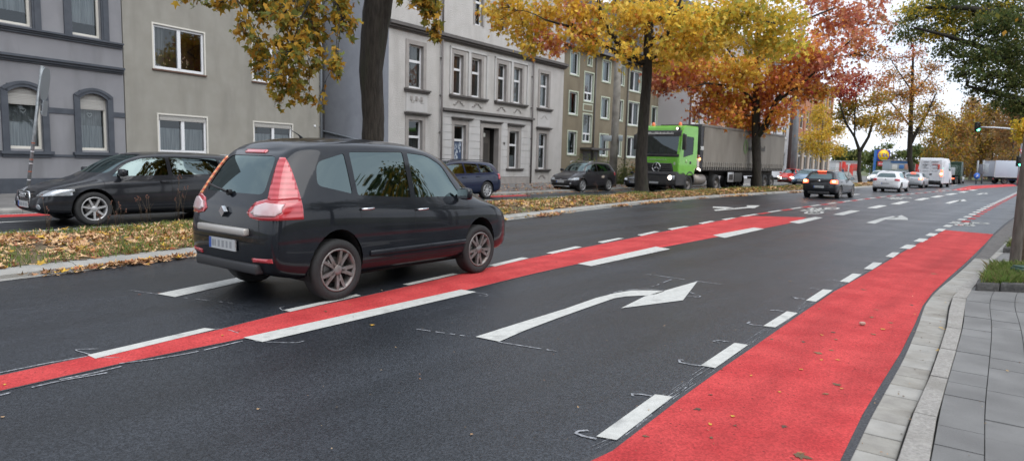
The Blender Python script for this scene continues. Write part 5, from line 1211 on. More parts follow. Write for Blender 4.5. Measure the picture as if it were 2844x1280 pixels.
def bevelled(poly, y0, y1, m, bev=.05, seg=3, holes=None):
    """side profile (x,z) extruded from y0 to y1, rounded edges, as bmesh"""
    bm = bmesh.new(); A = [bm.verts.new((x, y0, z)) for x, z in poly]; B = [bm.verts.new((x, y1, z)) for x, z in poly]; n = len(poly)
    bm.faces.new(A); bm.faces.new(B[::-1])
    for i in range(n): bm.faces.new((A[i], B[i], B[(i+1)%n], A[(i+1)%n]))
    bmesh.ops.recalc_face_normals(bm, faces=bm.faces); bmesh.ops.bevel(bm, geom=list(bm.edges), offset=bev, segments=seg, affect='EDGES', profile=.6, clamp_overlap=True); return bm
def big_wheel(parent, x, y, r=.50, wd=.30):
    s_ = 1 if y > 0 else -1; h = wd/2; b = MB(); rr = r*.58
    b.lathe([(rr,-h*.8),(rr+.01,-h),(r*.9,-h),(r*.98,-h*.8),(r,-h*.5),(r,h*.5),(r*.98,h*.8),(r*.9,h),(rr+.01,h),(rr,h*.8)], M_TYRE, 28)
    t = b.build('wheel', parent); t.location = (x, y, r); b = MB(); yo = s_*h
    b.lathe([(rr,yo*.85),(rr-.03,yo*.80),(rr-.06,yo*.2),(.14,-yo*.05),(.14,yo*.7),(.10,yo*.85),(.001,yo*.87)], mat('truck_rim', (.13,.12,.11), .6, metal=.5), 28)
    for k in range(10): a = 2*PI*k/10; b.lathe([(.001,yo*.35),(.02,yo*.35),(.02,yo*.1)], M_RIM, 8, T_(.19*cos(a),0,.19*sin(a)))
    b.build('rim', t); return t

tk = empty('articulated_truck', label='lime green articulated truck with grey curtain-sided trailer facing left on the far carriageway', cat='truck')
# origin: centre of the cab front at ground, x forward
W_ = 1.25
prof = [(-.02,.95),(.0,1.55),(-.05,2.1),(-.28,3.12),(-.45,3.52),(-.75,3.62),(-2.25,3.62),(-2.28,1.35),(-2.05,1.28),(-1.95,.95)]
bm = bevelled([(x, z) for x, z in prof], -W_, W_, P_GREEN, .09, 3); bm.faces.layers.int.new('pid')
cut(bm, rpoly([(-1.12,2.08),(1.12,2.08),(1.10,3.02),(-1.10,3.02)], .06), (1,2), lambda c, n: n.x > .2, 1)
cut(bm, rpoly([(-1.19,3.02),(1.19,3.02),(1.19,3.34),(-1.19,3.34)], .03), (1,2), lambda c, n: n.x > .2, 2)
cut(bm, rpoly([(-1.22,1.93),(1.22,1.93),(1.22,2.08),(-1.22,2.08)], .02), (1,2), lambda c, n: n.x > .2, 2)
cut(bm, rpoly([(-.98,1.14),(.98,1.14),(.88,1.60),(-.88,1.60)], .05), (1,2), lambda c, n: n.x > .2, 3)
for s_ in (-1, 1):
    cut(bm, rpoly([(-.52,1.92),(-1.70,2.10),(-1.72,3.02),(-.62,3.05)], .08), (0,2), lambda c, n, q=s_: n.y*q > .5, 4+s_)
    cut(bm, rpoly([(-.30,1.0,.05),(-.30,2.0,.05),(-.40,3.15,.05),(-.46,3.15,.02),(-.36,2.0,.02),(-.36,1.0,.02)], .02), (0,2), lambda c, n, q=s_: n.y*q > .5, 0) 
extract(bm, 1, 'windscreen', glass_mat('truck_glass', (.10,.13,.13), gl=(.55,.63,.66), base=.08), tk, -.015); extract(bm, 2, 'sun_visor_panel', M_BLKT, tk, .012, thick=.02); extract(bm, 3, 'radiator_grille', M_BLKT, tk, .01, thick=.02)
extract(bm, 3+2, 'side_window', glass_mat('cab_side_glass', (.02,.02,.02), gl=(.4,.45,.45), base=.05), tk, -.012); extract(bm, 3, 'side_window', glass_mat('cab_side_glass', (.02,.02,.02), gl=(.4,.45,.45), base=.05), tk, -.012)
b = MB(); b.bm(bm, P_GREEN, smooth=False); bm.free(); cab = b.build('cab', tk)
b = MB(); b.bm(bevelled([(-2.1,1.98),(-.35,1.98),(-.35,2.05),(-2.1,2.05)], -1.1, 1.1, M_SEAT, .01, 1), M_SEAT)
for y in (-.6,.6): blob(b, (-1.15,y,2.35), (.12,.3,.5), M_SEAT)
b.box((-.65,-1.1,1.9),(-.25,1.1,2.12), M_SEAT); b.box((-.30,-.05,2.14),(-.28,.25,2.42), mat('paper_blue', (.45,.62,.66), .8)); b.box((-.29,.40,2.13),(-.27,.85,2.38), mat('paper_blue', (.45,.62,.66), .8)); b.build('cab_interior', tk)
b = MB(); M3 = M_BLKT
for z in (1.22,1.33,1.44,1.54): b.cbox((-.02,-.84,z-.025),(.045,.84,z+.03),.012,M3)
b.build('grille_slats', tk)
b = MB(); pts = [(.07,.24*cos(a),1.37+.24*sin(a)) for a in np.linspace(0,2*PI,25)]; b.tube(pts, .022, M_CHROME, 6, cap=False)
for a in (PI/2, PI/2+2*PI/3, PI/2+4*PI/3): b.tube([(.07,0,1.37),(.07,.23*cos(a),1.37+.23*sin(a))], [.04,.012], M_CHROME, 6)
b.build('badge', tk)
bm = bevelled([(-.9,.42),(.16,.42),(.20,.55),(.20,.95),(.10,1.16),(-.72,1.16),(-.95,1.05)], -1.25, 1.25, M_BLKT, .06, 2); b = MB(); b.bm(bm, M_BLKT); bm.free(); b.cbox((.15,-1.0,.98),(.23,1.0,1.04),.02,M_BLKP); b.build('bumper', tk)
for s_ in (-1, 1):
    b = MB(); b.cbox((.10,min(s_*.72,s_*1.18),.72),(.215,max(s_*.72,s_*1.18),.96),.04,M_HL); hl = b.build('headlight', tk)
    b = MB(); b.lathe([(.001,.235),(.095,.232),(.12,.20)], M_HLON, 18, T_(0,s_*.90,.84), axis='x'); b.build('lamp', hl)
    b = MB(); b.tube([(-.45,s_*1.2,3.15),(-.15,s_*1.42,3.15),(-.12,s_*1.45,3.08)], .025, M3, 6); b.cbox((-.24,s_*1.45-.11,2.30),(-.08,s_*1.45+.11,3.12),.05,M3); b.build('mirror', tk)
    b = MB(); b.cbox((-.30,s_*1.02-.12,3.34),(-.12,s_*1.02+.12,3.50),.04,M3); b.lathe([(.001,-.10),(.055,-.105),(.06,-.14)], M_HLON, 14, T_(0,s_*1.02,3.42), axis='x'); b.build('roof_lamp', tk)
    b = MB(); b.lathe([(.10,3.60),(.10,3.66),(.085,3.76),(.05,3.80),(.001,3.81)], M_ORB, 14, T_(-.9,s_*.80,0), axis='z'); b.build('beacon', tk)
    n = 12; b = MB(); A = [(-1.42+.62*cos(PI*k/n),.56+.62*sin(PI*k/n)) for k in range(n+1)]; A2 = [(-1.42+.55*cos(PI*k/n),.56+.55*sin(PI*k/n)) for k in range(n+1)]
    for k in range(n): b.prism([A[k],A[k+1],A2[k+1],A2[k]], s_*.95, s_*1.265, M_BLKT)
    b.build('mudguard', tk)
    b = MB(); b.cbox((-1.98,s_*1.245-.02,.45),(-.85,s_*1.245+.02,.95),.01,M_BLKT); b.build('cab_step', tk) if False else None
b = MB(); b.box((.215,-.30,.50),(.225,.24,.60), M_PLATE)
for k in range(7): b.box((.225,-.26+k*.068,.52),(.228,-.215+k*.068,.58), M_PMARK)
b.build('number_plate', tk)
text_obj('anlagentechnik.de', .20, M_TEXTW, tk, FACE_F(-.325, .0, 3.19), sx=.9) if False else None
b = MB(); rn = random.Random(3); u = -.75      # illegible small lettering of the visor: plain strokes
while u < .75: wd = rn.uniform(.035,.07); b.box((-.245,u,3.13),(-.22,u+wd,3.13+rn.choice((.07,.07,.11))), M_TEXTW); u += wd+.022
b.build('visor_lettering', tk)
b = MB(); u = -.55
while u < .55: wd = rn.uniform(.03,.06); b.box((.0,u,1.74),(.012,u+wd,1.74+rn.choice((.05,.08))), mat('lettering_pale_green', (.32,.50,.22), .6)); u += wd+.025
b.build('bonnet_lettering', tk)
text_obj('8', .22, M_TEXTW, tk, FACE_F(.006,1.02,1.58)); text_obj('305', .27, M_TEXTW, tk, FACE_L(-2.80,1.262,2.46), depth=.012, bold=.008)
b = MB(); b.lathe([(.001,1.262),(.10,1.262),(.10,1.25)], mat('lettering_pale_green', (.32,.50,.22), .6), 14, T_(-.9,0,1.72)); b.cbox((-1.5,1.235,1.58),(-1.32,1.275,1.72),.02,M_BLKT); b.build('door_fittings', tk)
# chassis, tank, wheels
b = MB(); b.box((-6.6,-.45,.62),(-.6,.45,.95), M_CHASS); b.box((-2.3,-1.1,.95),(-2.0,1.1,1.3), M_CHASS); b.build('chassis', tk)
b = MB(); b.tube([(-2.25,.95,.72),(-3.55,.95,.72)], .31, mat('fuel_tank', (.22,.20,.18), .5, metal=.4), 16); b.build('fuel_tank', tk)
b = MB(); b.cbox((-2.6,1.0,1.35),(-2.32,1.24,1.9),.03,mat('hazard_white', (.5,.45,.42), .6)); b.cbox((-2.62,1.0,1.9),(-2.34,1.25,2.1),.03,M_REDB); b.cbox((-2.6,1.2,1.28),(-2.4,1.27,1.36),.02,M_HLON); b.lathe([(.001,1.30),(.055,1.30),(.06,1.26)], mat('side_lamp_orange', (1,.45,.12), .3, emit=4), 12, T_(-2.55,0,1.86)); b.lathe([(.001,1.30),(.05,1.30),(.055,1.26)], M_HLON, 12, T_(-2.62,0,1.26)); b.build('side_marker', tk)
for x in (-1.42,-5.05):
    for s_ in (-1,1): big_wheel(tk, x, s_*1.05, .51, .30 if x > -2 else .42)
for x in (-11.3,-12.6,-13.9)[:3]:
    for s_ in (-1,1): big_wheel(tk, x-.6, s_*1.06, .50, .36)
# trailer
TX0, TX1, TZ0, TZ1 = -2.62, -16.6, 1.42, 3.78
b = MB(); b.cbox((TX0-.35,-1.25,TZ0-.25),(TX0,1.25,TZ1),.03,mat('headboard_black', (.025,.025,.027), .6)); b.build('trailer_headboard', tk)
n = 150; b = MB(); vs = []
for i in range(n+1):
    x = (TX0-.35)+(TX1-(TX0-.35))*i/n
    for j in range(7):
        z = TZ0+.02+(TZ1-.12-TZ0)*j/6; fl = .010*sin(i*1.05)*max(0,1-j/3)+.012*sin(i*.21+.5); vs.append((x, 1.255+fl, z))
b.add(vs, [(i*7+j, (i+1)*7+j, (i+1)*7+j+1, i*7+j+1) for i in range(n) for j in range(6)], M_CURTN, True)
b.add([(x, -1.25, z) for x, y, z in vs], [(i*7+j, i*7+j+1, (i+1)*7+j+1, (i+1)*7+j) for i in range(n) for j in range(6)], M_CURTN, True)
b.box((TX1,-1.23,TZ0),(TX1+.04,1.23,TZ1-.1), M_CURTN); b.build('trailer_curtain', tk)
b = MB(); b.cbox((TX1-.02,-1.28,TZ1-.14),(TX0-.02,1.28,TZ1+.02),.03,mat('trailer_roof', (.16,.145,.125), .7, c2=(.10,.09,.08), scale=2)); b.build('trailer_roof', tk)
b = MB(); b.box((TX1,-1.24,TZ0-.18),(TX0-.3,1.24,TZ0+.0), M_CHASS); b.box((TX1,-.5,.9),(TX0-3,.5,TZ0-.15), M_CHASS); b.box((TX1,-1.1,.62),(TX1+.5,1.1,.80), M_CHASS)
b.cbox((-9.1,.7,.55),(-7.9,1.2,1.12),.03,mat('pallet_box', (.035,.034,.032), .7)); b.cbox((-7.7,1.16,.55),(-6.8,1.22,1.15),.02,M_RIMS) ; b.box((-7.55,1.15,.68),(-6.95,1.23,1.02), M_CHASS); b.build('trailer_chassis', tk)
b = MB(); m_s = mat('strap_pale', (.26,.245,.215), .7)
for k in range(44):
    b.mark(); x = TX0-.5-k*.315; b.box((x-.022,1.28,TZ0-.13),(x+.022,1.30,TZ0+.30), m_s); b.box((x-.05,1.285,TZ0+.24),(x+.05,1.305,TZ0+.31), m_s)
sp_ = b.parts('trailer_strap', tk); 
b = MB(); b.lathe([(.001,1.31),(.07,1.31),(.08,1.27)], M_HLON, 12, T_(TX1+.4,0,.78)); b.build('rear_side_lamp', tk)
b = MB(); lm = mat('faded_green_logo', (.12,.17,.075), .7)
for k in range(10): a = k/10*2*PI; b.box((-9.2+.28*cos(a)-.10,1.285,2.75+.35*sin(a)-.10),(-9.2+.28*cos(a)+.10,1.292,2.75+.35*sin(a)+.10), lm)
b.mark(); u = -9.7; rn = random.Random(9)
while u > -12.6: wd = rn.uniform(.14,.24); b.box((u-wd,1.285,2.55),(u,1.292,2.55+rn.choice((.22,.22,.34))), M_TEXTD); u -= wd+.06
b.parts('tarpaulin_logo', tk)
h = rad(220); nf = Vector((-cos(h), sin(h))); o_ = Vector((9.0, 36.5))-nf*W_ ; tk.location = (o_.x, o_.y, 0); tk.rotation_euler = (0,0,PI/2-h); tk.scale = (1.04,1.04,1.045)

# ---- white panel van, rear view
def van(P):
    r = empty('panel_van'); W = 1.0
    bm = bevelled([(-2.9,.45),(-2.93,1.3),(-2.82,2.45),(-2.7,2.62),(1.2,2.62),(1.75,2.45),(2.45,1.45),(3.0,1.25),(3.12,.9),(3.1,.35),(-2.85,.35)], -W, W, P, .12, 4)
    for v in bm.verts:
        if v.co.z > 1.3: v.co.y *= 1-.13*((v.co.z-1.3)/1.3)**1.3
    bm.faces.layers.int.new('pid')
    for s_ in (-1,1):
        cut(bm, rpoly([(1.2,1.5),(2.2,1.5),(1.7,2.2),(1.2,2.25)], .08), (0,2), lambda c, n, q=s_: n.y*q > .4, 10+s_)
        cut(bm, rpoly([(s_*.82,1.0),(s_*1.02,1.0),(s_*1.0,1.55),(s_*.84,1.6)], .03), (1,2), lambda c, n: c.x < -2.6 , 20+s_)
        cut(bm, [(s_*.80,.5),(s_*.808,.5),(s_*.73,2.5),(s_*.722,2.5)], (1,2), lambda c, n: n.x < -.5, 77)
    cut(bm, rpoly([(-.8,1.5),(.8,1.5),(.72,2.3),(-.72,2.3)], .08), (1,2), lambda c, n: n.x > .3, 15)
    cut(bm, [(-.004,.5),(.004,.5),(.004,2.5),(-.004,2.5)], (1,2), lambda c, n: n.x < -.5, 77)
    cut(bm, rpoly([(-.9,.33),(.9,.33),(.9,.62),(-.9,.62)], .03), (1,2), lambda c, n: n.x < -.2, 30)
    for x in (-1.9,1.95):
        for s_ in (-1,1): cut(bm, circ(x,.36,.42), (0,2), lambda c, n, q=s_: c.y*q > .5 and c.z < 1.2, 99)
    lay = bm.faces.layers.int['pid']; bmesh.ops.delete(bm, geom=[f for f in bm.faces if f[lay] == 99], context='FACES')
    for p in (9,11): extract(bm, p, 'side_window', M_CGLASSD, r, -.008)
    extract(bm, 15, 'windscreen', M_CGLASSD, r, -.008); extract(bm, 30, 'rear_bumper', M_BLKP, r, .03, thick=.05)
    for p in (19,21): extract(bm, p, 'tail_lamp', M_TLON if p == 19 else M_REDL, r, .01, thick=.02)
    me = bpy.data.meshes.new('body'); me.materials.append(P); me.materials.append(M_SEAM)
    for f in bm.faces: f.material_index = 1 if f[lay] == 77 else 0
    bm.to_mesh(me); bm.free(); o = bpy.data.objects.new('body', me); COL.objects.link(o); o.parent = r
    b = MB(); b.box((-2.7,-.85,.25),(2.9,.85,.45), M_WELL); b.box((-2.3,-.9,.3),(-1.5,.9,.8), M_WELL); b.build('underbody', r)
    for x in (-1.9,1.95):
        for s_ in (-1,1): wheel(r, x, s_*.86, .36, .24, M_RIM, 9, .2)
    b = MB(); b.cbox((-2.97,-.16,1.12),(-2.90,.02,1.22),.01,M_BLKP); b.build('door_handle', r)
    b = MB(); rn = random.Random(5); mg = mat('van_grey_print', (.40,.42,.44), .5); mr = mat('van_red_print', (.50,.08,.06), .5)
    for z in (2.28,2.02,1.72,1.45):
        for u0, u1 in ((.12,.62),(-.62,-.12)):
            u = u0
            while u < u1-.04: wd = rn.uniform(.03,.08); b.box((-2.958,u,z),(-2.80,u+wd,z+.045), mr if (z == 2.02 and u0 < 0) else mg); u += wd+.03
    b.mark(); b.cbox((-2.955,-.72,1.62),(-2.78,-.56,2.05),.03,mr); b.mark(); b.tube([(-2.93,.42+.10*cos(a),1.95+.10*sin(a)) for a in np.linspace(.7,5.6,14)], .02, mat('van_dark_print', (.12,.12,.13), .5), 6); b.parts('door_print', r)
    plate(r, -2.96, .38, .85, .5, -1, 4); b = MB(); b.lathe([(.001,-2.99),(.09,-2.98),(.1,-2.9)], M_TLHOT, 12, T_(0,-.90,1.22), axis='x'); b.build('brake_bulb', r)
    for s_ in (-1,1): b = MB(); mirror_fn(1.9,.98,1.6,M_BLKP,s_)(b); b.build('mirror', r)
    return r
v_ = van(P_WVAN); place(v_, 42.9, 67.6, 40.2); v_.scale = (1.07,1.07,1.1); tag(v_, 'white high-roof panel van with one brake lamp lit in the queue', 'van')

# ---- box trucks
def box_truck(P, boxm, L_=6.2, H=3.7, Hb=1.15):
    r = empty('box_truck'); b = MB(); b.cbox((-L_,-1.25,Hb),(0,1.25,H),.05,boxm); b.build('cargo_box', r)
    b = MB(); 
    for y in (-1.26,1.26): b.box((-L_,y-.01,Hb-.06),(0,y+.01,Hb+.06), M_RIMS)
    for y in (-1.2,1.2): b.box((-L_-.02,y-.06,Hb),(-L_+.04,y+.06,H), M_RIMS)
    b.box((-L_-.02,-1.2,H-.12),(-L_+.04,1.2,H), M_RIMS); b.build('box_frame', r)
    bm = bevelled([(.25,.5),(.25,2.75),(.5,2.95),(1.5,2.95),(2.1,1.9),(2.2,1.2),(2.2,.5)], -1.1, 1.1, P, .08, 2); bm.faces.layers.int.new('pid')
    cut(bm, rpoly([(-.95,1.85),(.95,1.85),(.9,2.7),(-.9,2.7)], .08), (1,2), lambda c, n: n.x > .3, 1)
    for s_ in (-1,1): cut(bm, rpoly([(.75,1.8),(1.9,1.8),(1.45,2.7),(.75,2.7)], .06), (0,2), lambda c, n, q=s_: n.y*q > .5, 4+s_)
    extract(bm, 1, 'windscreen', M_CGLASSD, r, -.01); extract(bm, 3, 'side_window', M_CGLASSD, r, -.01); extract(bm, 5, 'side_window', M_CGLASSD, r, -.01)
    b = MB(); b.bm(bm, P); bm.free(); b.build('cab', r)
    b = MB(); b.box((-L_+.2,-.5,.65),(2,.5,1.1), M_CHASS); b.cbox((-L_,-1.15,.45),(-L_+.15,1.15,.62),.02,M_CHASS); b.build('chassis', r)
    for x in (-L_+1.6, 1.2):
        for s_ in (-1,1): big_wheel(r, x, s_*.98, .46, .3)
    for s_ in (-1,1): b = MB(); b.cbox((-L_-.01,s_*1.0-.12,.66),(-L_+.08,s_*1.0+.12,.80),.02,M_REDL); b.build('tail_lamp', r)
    return r
bt = box_truck(paint('truck_blue', (.02,.05,.16)), mat('cargo_grey', (.42,.46,.52), .5, c2=(.46,.50,.56), scale=.6), 4.2, 3.3, 1.0)
place(bt, 72.3, 95.0, 93); tag(bt, 'box truck with pale grey body crossing the junction from left to right', 'truck')
bt2 = box_truck(paint('cab_dark_blue', (.015,.04,.14)), mat('cargo_white', (.62,.62,.60), .5), 7.0, 3.2, 1.1)
place(bt2, 77.5, 100.5, 272); tag(bt2, 'second truck with white body and dark blue cab behind the traffic signal at right', 'truck')
# green lorry ahead in the queue
P_DG = paint('dull_green_paint', (.035,.065,.045), rough=.5)
gt_ = empty('tipper_lorry', label='dull green lorry with grey panels in the queue just ahead of the white van', cat='truck')
b = MB(); b.cbox((-3.6,-1.2,1.1),(1.2,1.2,2.4),.06,P_DG)
for k in range(6): b.box((-3.4+k*.8,-1.25,1.1),(-3.3+k*.8,1.25,2.4), P_DG)
b.build('tipper_body', gt_)
bm = bevelled([(1.3,.6),(1.3,2.9),(3.0,2.9),(3.3,1.8),(3.3,.6)], -1.2, 1.2, P_DG, .08, 2); b = MB(); b.bm(bm, P_DG); bm.free(); b.build('cab', gt_)
b = MB(); b.box((-3.6,-.5,.6),(3,.5,1.1), M_CHASS); b.cbox((-3.75,-1.2,.55),(-3.6,1.2,.8),.02,M_CHASS); b.build('chassis', gt_)
b = MB(); b.cbox((-3.7,-1.1,1.15),(-3.62,-.3,2.1),.03,mat('grey_panel', (.4,.44,.45), .5)); b.tube([(-3.72,.3+.25*cos(a),1.75+.25*sin(a)) for a in np.linspace(0,2*PI,13)], .07, M_TYRE, 6, cap=False); b.build('rear_panel', gt_)
for x in (-2.6,-1.3,2.2):
    for s_ in (-1,1): big_wheel(gt_, x, s_*1.02, .5, .32)
for s_ in (-1,1): b = MB(); b.cbox((-3.80,s_*.95-.14,.66),(-3.72,s_*.95+.14,.80),.02,M_TLON); b.build('tail_lamp', gt_)
place(gt_, 57.0, 87.0, 40.3)
# ------------------------------------------------------------------ trees
M_BARK = mat('bark_dark', (.014,.011,.008), .95, c2=(.036,.030,.023), scale=9, detail=8, bump=1.0, bscale=14, stretch=(2.2,2.2,.35), bdist=.03, c3=(.028,.032,.016), scale3=1.5, ramp3=(.52,.75))
M_BARKL = mat('bark_grey', (.085,.072,.058), .95, c2=(.14,.12,.10), scale=8, detail=8, bump=.9, bscale=14, stretch=(2.,2.,.4), bdist=.02)
_a = lambda d: (cos(rad(d)), sin(rad(d)))
MAPLE = [(0,-.5)]+[(_a(90+t)[0]*r, _a(90+t)[1]*r) for t, r in ((-150,.34),(-118,.46),(-92,.30),(-70,.72),(-42,.36),(-22,.62),(0,1.0),(22,.62),(42,.36),(70,.72),(92,.30),(118,.46),(150,.34))]
MAPLE2 = [(_a(90+t)[0]*r, _a(90+t)[1]*r) for t, r in ((-135,.40),(-100,.32),(-65,.75),(-32,.36),(0,1.0),(32,.36),(65,.75),(100,.32),(135,.40))]
RHOMB = [(0,-.55),(.42,.05),(0,.8),(-.42,.05)]
def leaf_cloud(name, pts, size, cols, shape, m, parent, flat=False, fold=.25, sizev=.45):
    """pts (n,3), cols (n,3): one small folded polygon per leaf"""
    n = len(pts); k = len(shape); S = np.array(shape); rng = RNG
    if flat:
        th = rng.uniform(0, 2*np.pi, n); tilt = rng.normal(0, .28, (n, 2)); N_ = np.stack([tilt[:,0], tilt[:,1], np.ones(n)], 1)
    else:
        N_ = rng.normal(0, 1, (n, 3)); N_[:,2] = np.abs(N_[:,2])*.8; 
    N_ /= np.linalg.norm(N_, axis=1)[:,None]
    A = rng.normal(0, 1, (n, 3)); 
    if not flat: A[:,2] -= 1.0
    A -= N_*np.sum(A*N_, 1)[:,None]; A /= np.linalg.norm(A, axis=1)[:,None]; B = np.cross(N_, A)
    sz = size*rng.uniform(1-sizev, 1+sizev, n)
    curl = rng.uniform(-fold, fold, n) if not flat else rng.uniform(0, fold*2, n)
    V = pts[:,None,:] + sz[:,None,None]*(S[None,:,0,None]*B[:,None,:]+S[None,:,1,None]*A[:,None,:] + (curl[:,None]*(np.abs(S[None,:,0])*1.2+S[None,:,1]**2*.5))[:,:,None]*N_[:,None,:])
    me = bpy.data.meshes.new(name); me.vertices.add(n*k); me.vertices.foreach_set('co', V.reshape(-1)); me.loops.add(n*k); me.loops.foreach_set('vertex_index', np.arange(n*k)); me.polygons.add(n)
    me.polygons.foreach_set('loop_start', np.arange(n)*k); me.polygons.foreach_set('loop_total', np.full(n, k)); me.update()
    ca = me.color_attributes.new('Col', 'FLOAT_COLOR', 'POINT'); c4 = np.ones((n, k, 4)); c4[:,:,:3] = cols[:,None,:]; ca.data.foreach_set('color', c4.reshape(-1)); me.materials.append(m)
    o = bpy.data.objects.new(name, me); COL.objects.link(o)
    if parent: o.parent = parent
    return o
PAL = dict(
 yellow=[(.76,.49,.06),(.84,.58,.09),(.67,.40,.045),(.78,.57,.13),(.56,.35,.045)], ygreen=[(.50,.43,.07),(.62,.50,.07),(.34,.34,.06),(.70,.52,.07)],
 gold=[(.50,.27,.035),(.40,.22,.03),(.55,.35,.045),(.28,.23,.04),(.19,.19,.04)], goldgreen=[(.42,.26,.035),(.27,.23,.04),(.15,.17,.04),(.50,.29,.04),(.20,.20,.04),(.34,.16,.02)],
 orange=[(.72,.32,.055),(.65,.24,.05),(.78,.41,.085),(.52,.19,.04)], red=[(.60,.18,.10),(.49,.13,.085),(.66,.25,.12),(.46,.13,.07),(.70,.33,.13)],
 pink=[(.60,.24,.15),(.54,.18,.12),(.66,.34,.18)], crimson=[(.24,.022,.025),(.32,.04,.035)],
 rust=[(.46,.22,.085),(.38,.17,.06),(.54,.29,.10),(.32,.18,.09)], brown=[(.32,.20,.09),(.26,.16,.075),(.38,.25,.11),(.30,.22,.10)],
 green=[(.07,.105,.03),(.095,.135,.038),(.05,.078,.025),(.13,.155,.045),(.17,.175,.05)], green2=[(.11,.145,.045),(.16,.185,.055),(.21,.21,.07),(.09,.12,.04)], lemon=[(.60,.44,.03),(.50,.36,.03),(.42,.34,.04)])
def colr(pal, n):
    if isinstance(pal, str): pal = [(pal, 1)]
    names = [p for p, w in pal]; ws = np.array([w for p, w in pal], float); ws /= ws.sum(); pick = RNG.choice(len(names), n, p=ws); out = np.zeros((n, 3))
    for i, nm in enumerate(names):
        P_ = np.array(PAL[nm]); k = pick == i; q = RNG.integers(0, len(P_), k.sum()); out[k] = P_[q]
    return np.clip(out*RNG.uniform(.8, 1.18, (n, 1)), 0, 1)
def curve(p0, p1, sag=.12, n=6, rnd=.05):
    p0, p1 = Vector(p0), Vector(p1); L_ = (p1-p0).length; mid = (p0+p1)/2+Vector((random.uniform(-1,1)*rnd*L_, random.uniform(-1,1)*rnd*L_, sag*L_)); out = []
    for i in range(n+1): t = i/n; out.append(p0*(1-t)**2+mid*2*t*(1-t)+p1*t*t+Vector((random.uniform(-1,1), random.uniform(-1,1), random.uniform(-1,1)))*L_*.012*(0 < i < n))
    return out
def tree(name, label, trunk, clumps, leaf=.12, shape=RHOMB, limbs=(), bark=None, cat='tree', group=None, spread=.30, droop=0., m=None, twn=12):
    """trunk [(x,y,z,r)...]; clumps (centre, (rx,ry,rz), leaf count, palette)"""
    bark = bark or M_BARK; root = empty(name, (trunk[0][0], trunk[0][1], 0), label=label, cat=cat, group=group); base = Vector((trunk[0][0], trunk[0][1], 0))
    b = MB(); pts = [Vector(t[:3])-base for t in trunk]; rs = [t[3] for t in trunk]
    sm = []; sr = []
    for i in range(len(pts)-1):
        for k in range(4): t = k/4; sm.append(pts[i].lerp(pts[i+1], t)); sr.append((rs[i]*(1-t)+rs[i+1]*t)*(1+random.uniform(-.03,.03)))
    sm.append(pts[-1]); sr.append(rs[-1]); 
    if trunk[0][3] > .12: sm.insert(0, sm[0]-Vector((0,0,.05))); sr.insert(0, sr[0]*1.45); sr[1] *= 1.22
    nv0 = len(b.v); b.tube(sm, sr, bark, 24)
    for vi in range(nv0, len(b.v)):       # furrowed, uneven girth
        x, y, z = b.v[vi]; c_ = min(sm, key=lambda q: abs(q.z-z)); k = 1+.045*math.sin(math.atan2(y-c_.y, x-c_.x)*3+z*1.3)+.03*math.sin(math.atan2(y-c_.y, x-c_.x)*7+z*2.1)+random.uniform(-.015,.015); b.v[vi] = (c_.x+(x-c_.x)*k, c_.y+(y-c_.y)*k, z)
    b.build('trunk', root)
    lb = MB(); nodes_ = [(p, r) for p, r in zip(sm, sr) if p.z > sm[-1].z*.35]
    for L_ in limbs:
        q = [Vector(t[:3])-base for t in L_]; r = [t[3] for t in L_]; s2 = []; r2 = []
        for i in range(len(q)-1):
            for k in range(3): t = k/3; s2.append(q[i].lerp(q[i+1], t)); r2.append(r[i]*(1-t)+r[i+1]*t)
        s2.append(q[-1]); r2.append(r[-1]); lb.tube(s2, r2, bark, 9); nodes_ += list(zip(s2[2:], r2[2:]))
    P_, C_ = [], []
    for (c, rr, n, pal) in clumps:
        c = Vector(c)-base; best = min(nodes_, key=(lambda q: (q[0]-c).length+max(0, q[0].z-c.z)*1.2) if droop == 0 else (lambda q: (q[0]-c).length+max(0, c.z+.9-q[0].z)*6))
        d = (best[0]-c).length; r0 = min(best[1]*.6, .02+.012*d); path = curve(best[0], c, .10 if droop == 0 else .2); lb.tube(path, [r0*(1-.75*i/6)+.004 for i in range(7)], bark, 6)
        if d > 1.2: nodes_ += [(path[3], r0*.6), (path[5], r0*.4)]
        tw = []
        for k in range(twn):
            v = Vector(RNG.normal(0, 1, 3)); v.normalize(); v *= random.uniform(.55, 1.0); e = c+Vector((v.x*rr[0], v.y*rr[1], v.z*rr[2]-droop*rr[2]*abs(v.x))); s0 = path[random.choice((3,4,5,6))]; cv = curve(s0, e, .08, 5, .1); tw.append(cv); lb.tube(cv, [r0*.30*(1-.8*i/5)+.003 for i in range(6)], bark, 4, cap=False)
        TW = np.array([[list(p) for p in cv] for cv in tw]); i = RNG.integers(0, len(tw), n); t = RNG.uniform(.25, 1.05, n)**.8*5; a = np.clip(t.astype(int), 0, 4); fr = (t-a)[:,None]
        p = TW[i, a]*(1-fr)+TW[i, a+1]*fr; sc = spread*min(1, (rr[0]+rr[2])/1.6); p = p+RNG.normal(0, 1, (n, 3))*np.array([sc, sc, sc*.75]); P_.append(p)
        base_c = colr(pal, n); tint = 1+.14*np.array([random.uniform(-1,1)]*3); C_.append(np.clip(base_c*tint, 0, 1))
    lb.build('branches', root)
    leaf_cloud('crown', np.concatenate(P_), leaf, np.concatenate(C_), shape, m or M_LEAF, root); return root

